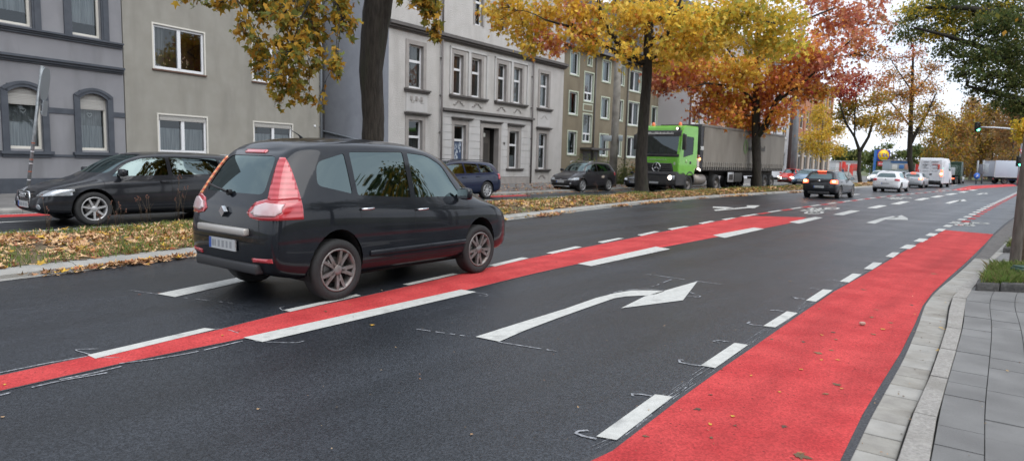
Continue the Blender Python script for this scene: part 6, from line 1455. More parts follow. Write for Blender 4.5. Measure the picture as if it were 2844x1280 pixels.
# --- nearest median tree: dark trunk, hanging branches with gold-green maple leaves
Y = 17.0
t1 = [at(938,352,Y), at(940,300,Y), at(934,180,Y), at(944,60,Y), at(955,-40,Y), at(965,-170,Y)]
g0 = at(938,352,Y); TR = [(g0.x, g0.y, .12, .34), (g0.x, g0.y, .9, .295), (g0.x, g0.y, g0.z, .28)]+[(p.x, p.y, p.z, r) for p, r in zip(t1[1:], (.275,.29,.34,.36,.30))]
TR += [(p.x, p.y, p.z+0, r) for p, r in ((at(985,-420,Y),.2), (at(990,-700,Y),.1))]
DO = 0
pt = lambda px, py, yy, r: (*at(px, py, yy-DO), r*(1-DO*.02))
limbs = [[pt(950,-60,Y,.16), pt(860,-140,16.2,.12), pt(740,-120,15.5,.09), pt(640,-60,15.0,.05)], [pt(950,-90,Y,.15), pt(1040,-140,16.8,.10), pt(1100,-110,16.3,.05)], [pt(950,-20,Y,.12), pt(880,-60,15.6,.08), pt(800,-50,14.8,.05), pt(770,20,14.4,.03)], [pt(930,-80,Y,.13), pt(700,-180,16.4,.09), pt(520,-100,16.,.05)]]
cl = []
def C(px, py, yy, rx, rz, n, pal, ry=None): cl.append((at(px, py, yy), (rx*yy/1661, (ry or rx)*yy/1661, rz*yy/1661), n, pal))
GG = [('gold',2),('goldgreen',3)]
for px, py, rx, rz, n in ((480,0,40,18,60),(560,5,50,26,120),(640,30,60,45,260),(620,85,40,35,130),(700,60,65,55,340),(770,40,60,50,320),(840,30,50,50,260),(870,70,30,45,130),(660,120,45,45,190),(730,130,60,50,300),(800,100,55,55,260),(845,150,22,38,90),
                          (655,170,35,30,130),(725,190,50,40,220),(790,180,35,40,110),(700,230,35,28,120),(740,240,30,30,110),(780,250,28,24,70),(850,190,15,24,36),(700,262,14,22,36),(800,270,12,14,20),(690,10,90,40,300),(830,-20,80,50,320),(560,-40,110,50,330),(720,-70,130,70,420)):
    C(px, py, random.uniform(14.0,15.6), rx, rz, int(n*.62), GG)
for px, py, rx, rz, n in ((1060,5,35,22,120),(1085,40,30,30,130),(1100,75,18,25,60),(1095,102,18,12,30),(1040,-40,90,40,260)): C(px, py, 16.2, rx, rz, int(n*1.2), [('gold',3),('goldgreen',1)])
for px, py, rx, rz, n in ((700,-220,200,80,150),(900,-250,220,80,150)): C(px, py, 17.0, rx, rz, n, GG)
cl1 = cl; cl = []
tree('median_tree', 'thick dark trunk behind the people carrier, with drooping gold and green maple branches', TR, cl1, .118, MAPLE2, limbs, spread=.17, droop=.3, twn=9)

# --- second median tree: big yellow crown
DO = 4.5; Y = 31.0
b0 = at(1615,488,Y); TR = [(b0.x, b0.y, .1, .32), (*at(1612,400,Y), .27), (*at(1620,300,Y), .24), (*at(1627,200,Y), .23), (*at(1630,120,Y), .21), (*at(1636,20,Y), .18), (*at(1640,-150,Y), .12)]; Y = 35.5
limbs = [[pt(1622,150,Y,.17), pt(1570,130,34.6,.15), pt(1535,80,34,.13), pt(1510,30,33.5,.10), pt(1500,-40,33,.06)], [pt(1622,160,Y,.15), pt(1560,140,34.8,.12), pt(1500,100,34.2,.10), pt(1440,70,33.6,.07), pt(1370,50,33,.04)],
         [pt(1628,150,Y,.16), pt(1660,135,35,.12), pt(1690,60,34.5,.09), pt(1720,-20,34,.05)], [pt(1634,60,Y,.12), pt(1720,20,34.6,.1), pt(1830,30,34,.07), pt(1950,60,33.6,.04)], [pt(1632,100,Y,.11), pt(1700,90,34.4,.08), pt(1760,100,34,.05)]]
YW = [('yellow',5),('ygreen',1.2),('orange',.6)]
for px, py, rx, rz, n, pal in ((1245,20,35,45,500,YW),(1250,60,20,25,160,YW),(1300,30,50,45,800,YW),(1320,90,45,45,640,YW),(1335,130,28,22,200,YW),(1370,40,55,50,900,YW),(1390,95,40,40,420,[('pink',3),('orange',1),('yellow',1)]),(1400,130,25,18,120,[('pink',2),('orange',1)]),
  (1440,30,60,50,900,[('yellow',4),('pink',1)]),(1450,90,50,35,480,[('orange',2),('pink',1),('yellow',2)]),(1505,50,50,50,760,YW),(1500,110,50,30,420,YW),(1560,30,50,50,900,YW),(1570,90,55,40,620,YW),(1580,140,40,25,260,YW),(1620,30,60,60,1300,YW),(1690,40,60,60,1400,YW),
  (1640,130,40,25,360,YW),(1690,120,50,45,900,YW),(1665,165,28,20,200,YW),(1740,60,60,60,1400,[('yellow',3),('ygreen',2)]),(1740,130,50,35,560,[('yellow',3),('orange',1)]),(1800,40,60,60,1300,[('ygreen',2),('yellow',3)]),(1840,100,60,40,900,[('ygreen',2),('yellow',3)]),
  (1880,40,60,60,1200,[('ygreen',3),('yellow',2)]),(1940,60,60,55,1100,[('ygreen',3),('yellow',2)]),(1990,50,40,50,700,[('ygreen',3),('yellow',1.5)]),(1930,120,60,40,760,[('ygreen',2),('yellow',2)]),(1990,120,35,35,420,[('ygreen',3),('yellow',2)]),(1780,110,40,40,560,YW),
  (1400,-60,160,50,900,YW),(1600,-60,160,50,1000,YW),(1800,-60,160,50,1000,YW),(1960,-50,90,50,500,[('ygreen',2),('yellow',2)]),(1300,-40,90,50,400,YW)):
    C(px, py, random.uniform(28.2,32.0), rx, rz, int(n*.58), pal, 90)
cl2 = cl; cl = []
tree('median_tree', 'large tree with bright yellow crown and forked dark limbs, before the green truck', TR, cl2, .155, MAPLE2, limbs, spread=.30, twn=16)

# --- third median tree: orange and red
DO = 6.5; Y = 44.0
b0 = at(1905,472,Y); TR = [(b0.x, b0.y, .1, .33), (*at(1903,420,Y), .28), (*at(1902,340,Y), .27), (*at(1902,250,Y), .23), (*at(1905,150,Y), .19), (*at(1908,20,Y), .12)]; Y = 50.5
limbs = [[pt(1903,345,Y,.26), pt(1930,310,50,.24), pt(1950,260,49.6,.20), pt(1975,220,49,.13), pt(2010,180,48.6,.07)], [pt(1902,260,Y,.12), pt(1860,220,50,.1), pt(1780,210,49.4,.06), pt(1730,220,49,.04)], [pt(1903,200,Y,.12), pt(1850,150,50,.09), pt(1790,70,49.5,.05)],
         [pt(1950,260,49.6,.12), pt(2030,200,49,.09), pt(2120,120,48.6,.06), pt(2200,50,48,.03)], [pt(1905,120,Y,.11), pt(2000,60,50,.08), pt(2100,20,49.6,.05)]]
RO = [('orange',3),('red',1.2),('yellow',1.5)]
for px, py, rx, rz, n, pal in ((1655,212,35,28,420,[('red',3),('pink',2)]),(1700,190,45,40,640,[('red',2),('pink',2),('orange',1)]),(1665,165,40,35,420,[('red',2),('orange',1)]),(1740,210,40,30,420,[('red',2),('orange',2)]),(1740,150,50,45,700,[('orange',2),('red',1.5),('yellow',1)]),
  (1800,240,40,30,560,RO),(1770,280,35,22,260,[('red',2),('orange',1)]),(1815,290,45,28,520,RO),(1790,330,18,22,90,[('red',1),('orange',1)]),(1850,330,35,18,260,RO),(1860,260,50,35,760,RO),(1800,170,60,50,900,[('orange',1.5),('yellow',3),('ygreen',1)]),(1870,190,55,50,900,[('orange',1.5),('yellow',3)]),
  (1880,300,40,25,460,RO),(1925,250,50,40,640,[('red',2),('orange',2)]),(1960,200,50,45,800,[('orange',2),('red',1)]),(1935,320,30,20,180,RO),(1970,280,45,28,380,RO),(2010,240,40,26,360,[('orange',2),('crimson',1)]),(2040,190,50,40,640,[('red',2),('crimson',1.2),('orange',1)]),(2075,235,35,18,200,[('orange',2),('gold',1)]),
  (1930,140,60,50,700,[('yellow',3),('orange',1)]),(2010,130,60,50,760,[('orange',2),('pink',1)]),(2070,140,50,45,460,[('pink',2),('red',1)]),(2110,190,35,26,160,[('pink',2),('red',1)]),(2090,70,60,50,520,[('pink',2),('red',1),('orange',1)]),(2150,100,50,45,330,[('pink',3),('orange',1)]),(2160,40,50,45,330,[('pink',2),('red',1)]),(2200,70,40,40,180,[('pink',2),('rust',1)]),(2200,15,50,30,230,[('pink',2),('red',1)]),(2230,120,28,22,55,[('crimson',1),('pink',1)]),(2180,140,35,22,90,[('pink',1),('rust',1)]),
  (2080,0,80,40,520,[('pink',2),('red',1)]),(1900,-30,200,60,1000,[('yellow',1),('orange',1)]),(2150,-60,140,50,500,[('pink',2),('red',1)]),(1760,70,60,40,400,[('red',2),('orange',1)])):
    C(px, py, random.uniform(41.2,46.0), rx, rz, int(n*1.15), pal, 100)
cl3 = cl; cl = []
tree('median_tree', 'tree with fiery orange and red crown, its dark trunk crossing the grey trailer', TR, cl3, .19, MAPLE2, limbs, spread=.36, twn=20)

DO = 0
# --- forked tree farther along the median
Y = 66.; b0 = Vector((34.6, 66.0)); 
TR = [(b0.x, b0.y, .1, .20), (*at(2160,430,Y), .17), (*at(2163,380,Y), .16)]
limbs = [[pt(2163,382,Y,.17), pt(2150,345,Y,.12), pt(2128,310,65.4,.10), pt(2112,260,65,.06)], [pt(2163,382,Y,.17), pt(2185,345,66,.14), pt(2195,310,65.5,.11), pt(2215,250,65,.06)], [pt(2150,345,Y,.09), pt(2150,290,65.6,.07), pt(2155,230,65.4,.04)]]
for px, py, rx, rz, n, pal in ((2120,290,30,22,260,'goldgreen'),(2160,310,35,18,230,'goldgreen'),(2200,300,35,25,300,'gold'),(2150,260,40,30,360,[('gold',2),('goldgreen',1)]),(2205,255,40,30,340,[('gold',2),('rust',1)]),(2120,230,40,26,330,[('crimson',2),('red',1)]),(2165,205,45,28,360,[('crimson',2),('red',1.5)]),(2215,215,30,25,200,[('rust',2),('red',1)]),(2100,325,18,10,50,'gold'),(2225,325,25,16,120,'gold'),(2120,200,30,14,120,[('red',2),('crimson',1)])):
    C(px, py, random.uniform(63.5,67.5), rx, rz, int(n*2.6), pal)
cl4 = cl; cl = []
tree('median_tree', 'slim forked tree with olive gold lower and dark red upper leaves', TR, cl4, .16, RHOMB, limbs, twn=16, spread=.38, bark=M_BARK)
# --- small yellow tree on the far pavement
Y = 90.; TR = [(*at(2063,441,Y)[:2], .1, .16), (*at(2065,400,Y), .13), (*at(2067,350,Y), .10), (*at(2070,300,Y), .05)]
for px, py, rx, rz, n in ((2040,375,26,20,240),(2070,380,28,18,240),(2100,370,24,20,220),(2030,345,22,18,180),(2065,340,34,26,360),(2105,335,24,20,220),(2060,300,28,24,300),(2085,310,22,20,180),(2065,270,18,22,160),(2115,385,14,10,60)): C(px, py, random.uniform(88.5,91.5), rx, rz, int(n*3.4), [('yellow',3),('ygreen',1.5)])
cl5 = cl; cl = []
tree('street_tree', 'small tree with dense lemon yellow crown in front of the brick building', TR, cl5, .17, RHOMB, (), spread=.55, bark=M_BARKL)
# --- tall rust tree beyond
Y = 86.; b0 = Vector((51.9, 86.)); TR = [(b0.x, b0.y, .1, .36), (*at(2288,400,Y), .31), (*at(2290,340,Y), .30), (*at(2293,260,Y), .24), (*at(2296,180,Y), .16), (*at(2298,110,Y), .06)]
limbs = [[pt(2289,365,Y,.26), pt(2312,320,85.5,.2), pt(2335,280,85,.14), pt(2355,235,84.6,.07)], [pt(2291,320,Y,.14), pt(2260,280,85.4,.1), pt(2225,240,85,.06)], [pt(2294,240,Y,.12), pt(2330,200,85.4,.08), pt(2360,160,85,.04)], [pt(2294,230,Y,.1), pt(2260,180,85.6,.07), pt(2235,140,85.2,.04)]]
RU = [('rust',2),('orange',1),('gold',1)]
for px, py, rx, rz, n, pal in ((2240,330,30,24,200,[('gold',2),('rust',1)]),(2260,290,34,26,230,[('gold',1),('rust',1)]),(2225,290,24,20,120,'gold'),(2240,240,35,26,220,RU),(2280,250,34,28,240,RU),(2310,290,34,28,240,'gold'),(2345,270,32,26,230,[('gold',2),('rust',1)]),(2375,300,26,24,180,'gold'),(2330,330,34,18,190,'gold'),(2370,340,26,18,150,'gold'),(2310,220,34,28,230,RU),(2350,215,30,24,160,RU),
   (2240,190,34,26,160,RU),(2285,190,34,28,190,RU),(2330,170,30,24,130,RU),(2270,145,30,24,120,[('rust',1),('red',1)]),(2310,130,28,22,100,[('rust',1),('red',1)]),(2290,100,22,16,60,'rust'),(2225,150,22,18,60,'rust'),(2360,170,24,18,60,'rust')):
    C(px, py, random.uniform(83.5,88.5), rx, rz, int(n*2.6), pal)
cl6 = cl; cl = []
tree('median_tree', 'tall sparse rust brown tree in the median rising left of the white van', TR, cl6, .18, RHOMB, limbs, spread=.45, twn=20)
# --- big dark green tree overhanging from the right
Y = 21.; TR = [(19.6, 21.5, .05, .38), (19.7, 21.5, 3.2, .32), (19.6, 21.4, 6.0, .27), (19.4, 21.2, 9.5, .16)]
limbs = [[(19.7,21.5,3.4,.18), pt(2560,170,20.6,.13), pt(2470,120,20,.09), pt(2380,90,19.6,.05), pt(2300,70,19.2,.03)], [(19.6,21.4,4.6,.16), pt(2540,40,20.6,.12), pt(2430,20,20,.08), pt(2330,20,19.5,.04)], [(19.7,21.5,2.8,.13), pt(2575,250,20.6,.1), pt(2500,235,20.2,.06), pt(2430,215,20,.03)]]
GR = [('green',4),('green2',1)]
for px, py, rx, rz, n, pal in ((2300,45,40,26,420,[('ygreen',1),('green2',2)]),(2280,85,30,22,260,[('green2',2),('green',1)]),(2330,90,40,22,380,GR),(2350,20,50,26,520,[('lemon',2),('green2',1),('green',1)]),(2385,60,40,30,620,[('lemon',1.6),('green2',1)]),(2375,85,26,18,260,'lemon'),(2440,45,26,14,120,'lemon'),(2500,20,20,12,80,'lemon'),(2395,40,24,16,160,'lemon'),(2410,20,50,30,620,GR),(2440,70,50,40,900,GR),
   (2400,130,45,28,540,GR),(2460,140,50,36,860,GR),(2430,185,35,22,300,GR),(2490,30,55,40,950,[('green',3),('lemon',.4)]),(2540,60,55,45,1100,GR),(2520,120,55,40,1000,GR),(2570,140,55,50,1100,[('green2',2),('green',2)]),(2500,190,50,34,760,[('green',2),('green2',2)]),(2560,210,50,40,900,[('green2',3),('green',1)]),
   (2490,235,40,20,330,GR),(2545,265,45,22,560,[('green',2),('green2',1)]),(2590,280,40,26,560,GR),(2452,225,22,14,110,GR),(2600,60,60,60,900,GR),(2640,180,60,60,900,GR),(2420,-40,120,50,900,GR),(2560,-60,120,60,1000,GR),(2290,15,40,22,260,[('lemon',1),('ygreen',2)]),(2700,0,120,100,1400,GR)):
    C(px, py, random.uniform(18.8,22.0), rx*1.05, rz*1.05, int(n*1.5), pal, 90)
cl7 = cl; cl = []
tree('roadside_tree', 'dark green leafy tree overhanging from the upper right corner with a few lemon yellow sprays', TR, cl7, .062, [(0,-.5),(.26,-.1),(.34,.3),(0,.9),(-.34,.3),(-.26,-.1)], limbs, spread=.24, twn=16)
# --- background avenue trees behind the junction
def bg_tree(px, py_top, py_bot, Y, wpx, pal, dens, label, grp=None, lf=.34, bark=None):
    global cl
    g = at(px, 449, Y); s = Y/1661; hgt = at(px, py_top, Y).z; low = at(px, py_bot, Y).z; cl = []; nb = 15
    TR = [(g.x, Y, 0, .035*wpx*s*.5+.1), (g.x+.2, Y, low, .03*wpx*s*.5+.06), (g.x, Y, (low+hgt)/2, .1), (g.x, Y, hgt*.93, .04)]
    for k in range(nb):
        a = random.random()*2*PI; q = math.sqrt(random.random())*.75; u = random.random(); z = low+(hgt-low)*u; w = wpx*s*.5*(1-.75*abs(u-.42)**1.6)
        cl.append((Vector((g.x+cos(a)*w*q, Y+sin(a)*w*q, z)), (w*.42, w*.42, (hgt-low)*.17), int(dens*2.8/nb), pal))
    t = tree('avenue_tree', label, TR, cl, lf, RHOMB, (), spread=.7, group=grp, bark=bark or M_BARKL, twn=12); cl = []; return t
AV = 'autumn trees of the avenue beyond the junction'
bg_tree(2395,285,430,128,110,[('gold',2),('rust',1),('brown',1)],1700,'golden brown tree directly above the white van, beyond the junction',AV)
bg_tree(2440,255,432,140,120,[('brown',2),('rust',1),('gold',1)],1900,'brown avenue tree left of the hanging green signal',AV)
bg_tree(2490,270,432,136,110,[('brown',2),('gold',1.4)],1900,'brown gold avenue tree behind the signal mast arm',AV)
bg_tree(2540,265,430,126,110,[('brown',2),('rust',1)],1800,'brown avenue tree above the pale grey box truck',AV)
bg_tree(2600,240,428,118,120,[('gold',2),('brown',1)],1700,'gold avenue tree at the right edge behind the curved mast',AV)
bg_tree(2420,330,436,172,110,[('brown',2),('rust',1)],1300,'brown tree farthest down the avenue, above the queue of cars',AV, .45)
bg_tree(2475,320,436,182,120,[('brown',2),('gold',1)],1300,'hazy brown tree behind the others, left of the box truck',AV, .45)
bg_tree(2530,330,436,170,120,[('brown',2),('rust',1)],1300,'hazy brown tree farthest back above the box truck',AV, .45)
bg_tree(2580,300,350,36,70,[('lemon',1),('yellow',1)],900,'yellow-leaved roadside tree just inside the right edge under the dark green crown',None,.12)
bg_tree(2360,300,432,150,90,[('gold',2),('brown',1)],1500,'golden tree between the rust brown tree and the van roof',AV)
bg_tree(2555,300,436,150,120,[('brown',2),('gold',1)],1500,'brown gold tree just left of the mast foot beyond the junction',AV,.42)
bg_tree(2450,345,440,200,150,[('brown',2),('green2',1)],1500,'low hazy tree at the very end of the avenue',AV,.5)
BK = 'dark green trees behind the supermarket sign'
for k, (px, top, Y, w) in enumerate(((2115,372,210,50),(2150,383,205,46),(2195,378,215,60),(2240,362,230,70),(2290,372,220,60),(2335,380,210,50))):
    bg_tree(px, top, 430, Y, w, [('green2',3),('green',1)], 800, ('dark green tree left of the forked median tree trunk','low green tree just behind the forked trunk','green tree between the forked trunk and the blue sign','tallest green tree right behind the round yellow sign','green tree right of the blue sign','green tree left of the white van roof')[k], BK, .6)
# --- trees on the camera's side of the street, mirrored in the cars and windows
SR = 'trees along the pavement on the camera side'
proto = None
for k, (x, y) in enumerate(((6.5,-7.5),(13,-1.5),(17.5,6.5),(0,-16),(-12,-14),(24,14))):
    g = Vector((x, y, 0)); c_ = []
    if proto is None:
        for j in range(26):
            a = random.random()*2*PI; q = math.sqrt(random.random())*3.0; c_.append((Vector((x+cos(a)*q, y+sin(a)*q, random.uniform(3.4,9.5))), (1.3,1.3,.9), 120, [('green',3),('gold',1)]))
        proto = tree('pavement_tree', 'green street tree on the camera side of the street, out of the photograph', [(x,y,0,.28),(x+.1,y,2.6,.22),(x,y,5.5,.16),(x,y,8.5,.07)], c_, .26, RHOMB, (), spread=.5, group=SR, twn=8)
    else: c = copy_tree(proto); c.location = (x, y, 0); c.rotation_euler = (0,0,k*1.3); c.scale = (1,1,1+.06*k)
# ------------------------------------------------------------------ leaf litter and grass of the median (nobody could count it)
PAL.update(litter=[(.50,.30,.155),(.60,.39,.21),(.38,.20,.10),(.66,.45,.26),(.28,.14,.07),(.56,.35,.17)], lyel=[(.58,.36,.05),(.52,.30,.05)], lred=[(.30,.09,.045),(.36,.15,.06)],
           blade=[(.14,.22,.045),(.19,.28,.06),(.10,.16,.035),(.25,.29,.09)], dry=[(.30,.26,.12),(.22,.17,.09)])
def pnoise(x, y, s): return (math.sin(x*s*1.7+y*s*.9+1.3)+math.sin(x*s*.8-y*s*1.9+.4)+math.sin((x+y)*s*2.7)*.6)/2.6
def scatter(n, f0, f1, vlo, vhi, cond=None, bias=1.0):
    P_ = []
    while len(P_) < n:
        f = f0+(f1-f0)*random.random()**bias; v = random.uniform(vlo, vhi); p, t = median_pt(f, v)
        if cond and not cond(p, v): continue
        P_.append((p.x, p.y, p.z+random.uniform(.005, .05)))
    return np.array(P_)
# parameter f of the median along its length; camera sees it from about f = .07 on
Ft = lambda y: next(i for i in range(400) if median_pt(i/400, .5)[0].y > y)/400
fa, fb, fc, fd, fe = Ft(6.0), Ft(20), Ft(36), Ft(62), Ft(100)
dens = lambda p, v: pnoise(p.x, p.y, .9)*.6+pnoise(p.x, p.y, 2.9)*.8 > random.uniform(-1.0, .45)
q1 = scatter(12000, fa, fb, -.02, 1.0, dens); q2 = scatter(9000, fb, fc, .0, 1.0, dens); q3 = scatter(9000, fc, fe, .0, 1.0, None, 1.6)
LP_ = [('litter',6),('lyel',1),('lred',.8)]
o = leaf_cloud('leaf_litter', q1, .082, colr(LP_, len(q1)), MAPLE2, M_LITTER, None, True, .35); tag(o, 'thick carpet of tan maple leaves on the near end of the median', 'leaf litter', kind='stuff')
o = leaf_cloud('leaf_litter', q2, .085, colr(LP_, len(q2)), MAPLE2, M_LITTER, None, True, .35); tag(o, 'fallen leaves covering the median between the first two trees', 'leaf litter', kind='stuff')
o = leaf_cloud('leaf_litter', q3, .12, colr(LP_, len(q3)), RHOMB, M_LITTER, None, True, .3); tag(o, 'fallen leaves covering the far stretch of the median', 'leaf litter', kind='stuff')
# drifts in the channel beside the median kerb
def drift(n, line, S_, d0, d1, off, w, lf, name, label, z=.012, th=-.1):
    P_ = []
    while len(P_) < n:
        d = random.uniform(d0, d1); p, t = along(line, S_, d); k = pnoise(d, 3.1, .8)
        if k < random.uniform(th, .9): continue
        nn = Vector((t.y, -t.x)); o_ = off+abs(random.gauss(0, w)); P_.append((p.x+nn.x*o_, p.y+nn.y*o_, z+random.uniform(0, .03)))
    P_ = np.array(P_); o = leaf_cloud(name, P_, lf, colr([('litter',5),('lred',1),('lyel',.6)], n), MAPLE2, M_LITTER, None, True, .45); tag(o, label, 'leaf litter', kind='stuff')
drift(900, near_kerb, SN, 12, 26, .02, .12, .06, 'leaf_litter', 'drifts of brown leaves in the channel beside the median kerb'); drift(1100, near_kerb, SN, 26, 60, .02, .18, .08, 'leaf_litter', 'thin leaf drifts along the far median kerb')
# leaves on the far pavement
P_ = []
for k in range(2600):
    d = random.uniform(22, 62); p, t = along(far_kerb, SK, d); nn = Vector((-t.y, t.x)); o_ = .2+abs(random.gauss(0, 2.2)) if random.random() < .6 else random.uniform(4.5, 8.5)
    P_.append((p.x+nn.x*o_, p.y+nn.y*o_, .125+random.random()*.02))
for k in range(700):
    d = random.uniform(20, 60); p, t = along(far_kerb, SK, d); nn = Vector((t.y, -t.x)); o_ = abs(random.gauss(0, .25)); P_.append((p.x+nn.x*o_, p.y+nn.y*o_, .01))
o = leaf_cloud('leaf_litter', np.array(P_), .09, colr([('litter',3),('lred',2),('lyel',.4)], len(P_)), MAPLE2, M_LITTER, None, True, .3); tag(o, 'reddish brown leaves strewn over the far pavement before the houses', 'leaf litter', kind='stuff')
# leaves on the verge at the right
P_ = []
for k in range(2600):
    d = random.random()**.7*34; w_ = random.random()*4.2; c0 = e3[-1]-RD*5.5; p = c0+RD*d+Vector((RD.y,-RD.x))*(w_-2.3+.0*d); P_.append((p.x, p.y, .075+random.random()*.02))
o = leaf_cloud('leaf_litter', np.array(P_), .07, colr([('litter',4),('lyel',1),('lred',1)], len(P_)), MAPLE2, M_LITTER, None, True, .3); tag(o, 'brown leaves on the verge beside the kerb at the right', 'leaf litter', kind='stuff')
# grass blades
def blades(pts, h, w, pal, lean=.35):
    n = len(pts); a = RNG.uniform(0, 2*np.pi, n); hh = h*RNG.uniform(.45, 1.3, n); S_ = np.stack([np.cos(a), np.sin(a), np.zeros(n)], 1)*(w*RNG.uniform(.6, 1.3, n))[:,None]
    ln = np.stack([RNG.normal(0, lean, n), RNG.normal(0, lean, n), np.zeros(n)], 1)*hh[:,None]; up = np.stack([np.zeros(n), np.zeros(n), hh], 1)
    V = np.stack([pts-S_, pts+S_, pts+ln*.35+up*.6+S_*.7, pts+ln+up, pts+ln*.35+up*.6-S_*.7], 1); return V, colr(pal, n)
def blade_obj(name, V, cols, **kw):
    n, k = V.shape[:2]; me = bpy.data.meshes.new(name); me.vertices.add(n*k); me.vertices.foreach_set('co', V.reshape(-1)); me.loops.add(n*k); me.loops.foreach_set('vertex_index', np.arange(n*k)); me.polygons.add(n)
    me.polygons.foreach_set('loop_start', np.arange(n)*k); me.polygons.foreach_set('loop_total', np.full(n, k)); me.update(); ca = me.color_attributes.new('Col', 'FLOAT_COLOR', 'POINT'); c4 = np.ones((n, k, 4)); c4[:,:,:3] = cols[:,None,:]; ca.data.foreach_set('color', c4.reshape(-1)); me.materials.append(M_BLADE)
    o = bpy.data.objects.new(name, me); COL.objects.link(o); pr = kw.pop('parent', None); 
    if pr: o.parent = pr
    return tag(o, **kw)
gc = lambda p, v: pnoise(p.x+4, p.y, .9) > random.uniform(-.5, .75)-(.45 if v < .1 else 0)-(.5 if v > .82 else 0)
q = scatter(21000, fa, fb, -.03, 1.0, gc); V, c_ = blades(q, .08, .0055, [('blade',4),('dry',1)]); blade_obj('grass', V, c_, label='tufts of green grass poking through the leaves on the near median', cat='grass', kind='stuff')
q = scatter(9000, fb, fd, .0, 1.0, gc); V, c_ = blades(q, .13, .009, [('blade',4),('dry',1)]); blade_obj('grass', V, c_, label='grass tufts along the farther median', cat='grass', kind='stuff')
# dry weeds
M_STALK = mat('dry_stalk', (.07,.05,.03), .9); M_SEED = mat('seed_head', (.14,.06,.04), .9)
first = True
for k, (px, py, n_, hh) in enumerate(((300,565,5,.42),(360,560,6,.5),(455,548,7,.85),(120,585,4,.6),(250,575,4,.35),(520,545,5,.4),(1330,505,6,.45),(1500,490,6,.5),(1680,485,6,.5))):
    g = D(px, py, .2); b = MB()
    for j in range(n_):
        a = random.uniform(-.3,.3); x0, y0 = random.gauss(0,.08), random.gauss(0,.08); h_ = hh*random.uniform(.5,1.1); top = (x0+a*h_, y0+random.uniform(-.15,.15)*h_, h_); b.tube([(x0,y0,-.05),(x0+a*h_*.3,y0,h_*.5),top], [.004,.003,.002], M_STALK, 4)
        for q_ in range(3): blob(b, (top[0]+random.gauss(0,.015), top[1]+random.gauss(0,.015), top[2]-.03*q_), (.010,.010,.012), M_SEED, seg=1)
        if random.random() < .7: b.tube([(x0+a*h_*.3,y0,h_*.5),(x0+a*h_*.3+random.uniform(-.1,.1),y0,h_*.72)], [.003,.0015], M_STALK, 4)
    o = b.build('dry_weed', flip=False); o.location = g
    tag(o, ['low dry weed before the front wheel of the black hatchback','dry seed-head weed at the middle of the black hatchback','tallest dry weed, close to the people carrier tail lamp','thin leaning weed near the left picture edge','small dry weed just right of the hatchback front wheel','weed hidden at the people carrier corner','dry weed in front of the navy estate bumper','dry weed in the leaves below the graphite SUV','weeds at the foot of the yellow tree'][k], 'weed', 'dry weeds standing in the median')

SE_ = arclen(e3)
# ------------------------------------------------------------------ single fallen leaves on road, lane and pavement
PAL.update(stain=[(.14,.09,.05),(.10,.065,.045),(.20,.13,.06)])
protos = {}
def fallen(px, py, size, pal, where, z=.010, zoom=None, curl=.25):
    g = (Zs(px, py) if zoom else V2(D(px, py)))
    key = (pal, random.randint(0, 2))
    if key not in protos:
        n = 1; c_ = np.array([PAL[pal][key[1] % len(PAL[pal])]]); s_ = RNG.bit_generator.state
        m_ = bpy.data.meshes.new('fallen_leaf'); S = MAPLE
        vs = [(x, y, curl*(abs(x)*.5+max(0,y)**2*.35)*(1 if pal != 'stain' else .15)) for x, y in S]+[(0,-.05,0)]
        fs = [(i, (i+1) % len(S), len(S)) for i in range(len(S))]; m_.from_pydata([(x*.5,y*.5,z_*.5) for x,y,z_ in vs], [], fs); ca = m_.color_attributes.new('Col','FLOAT_COLOR','POINT'); ca.data.foreach_set('color', np.tile(np.append(c_[0],1), len(vs))); m_.materials.append(M_LITTER); protos[key] = m_
    o = bpy.data.objects.new('fallen_leaf', protos[key]); COL.objects.link(o); o.location = (g.x, g.y, z+.002); o.rotation_euler = (random.uniform(-.08,.08), random.uniform(-.08,.08), random.uniform(0,6.28)); size *= .78; o.scale = (size, size*random.uniform(.8,1.1), size)
    tag(o, {'lane':'small withered leaf lying on the red cycle lane','road':'small dry leaf lying on the dark asphalt','pave':'orange leaf lying on the gutter or grey pavement','mid':'small leaf lying on the red centre lane'}[where], 'leaf', {'lane':'leaves on the red cycle lane','road':'leaves on the asphalt','pave':'leaves on gutter and pavement','mid':'leaves on the red centre lane'}[where])
for p in ((1150,565,.17),(1250,740,.15),(1190,790,.10),(480,875,.12),(955,970,.10),(1440,363,.12),(1660,295,.13),(1455,460,.12),(1230,448,.12),(1060,500,.10),(1220,548,.10),(885,485,.09),(1780,122,.18),(1390,210,.14),(180,1025,.08),(550,795,.07),(550,1035,.07),(680,965,.06),(610,655,.06),(1150,318,.08),(1550,395,.10),(1470,323,.10),(1240,488,.09)): fallen(p[0], p[1], p[2], 'stain', 'lane', .006, True)
for p in ((1045,655,.09),(1165,465,.08),(1500,432,.12),(1160,603,.07),(1255,603,.07),(670,915,.08),(1270,762,.06),(545,962,.06),(930,780,.06),(770,690,.05)): fallen(p[0], p[1], p[2], 'lyel', 'lane', .008, True)
for p in ((1040,1135,.20),(1040,1120,.09)): fallen(p[0], p[1], p[2], 'stain' if p[2] > .1 else 'lred', 'lane', .008, True)
for p in ((990,165,.09),(1680,345,.05)): fallen(p[0], p[1], p[2], 'lyel', 'road', .004, True)
for p in ((937,818,.12,'lyel'),(1187,1093,.05,'litter'),(1100,520,.12,'litter'),(648,1030,.05,'litter'),(350,742,.07,'lred'),(400,738,.07,'lred'),(1555,548,.1,'litter'),(1660,560,.1,'lyel'),(1960,700,.07,'litter'),(2250,520,.1,'lyel'),(8,1050,.05,'litter'),(540,660,.08,'lred'),(2330,500,.12,'lyel')): fallen(p[0], p[1], p[2], p[3], 'road', .004)
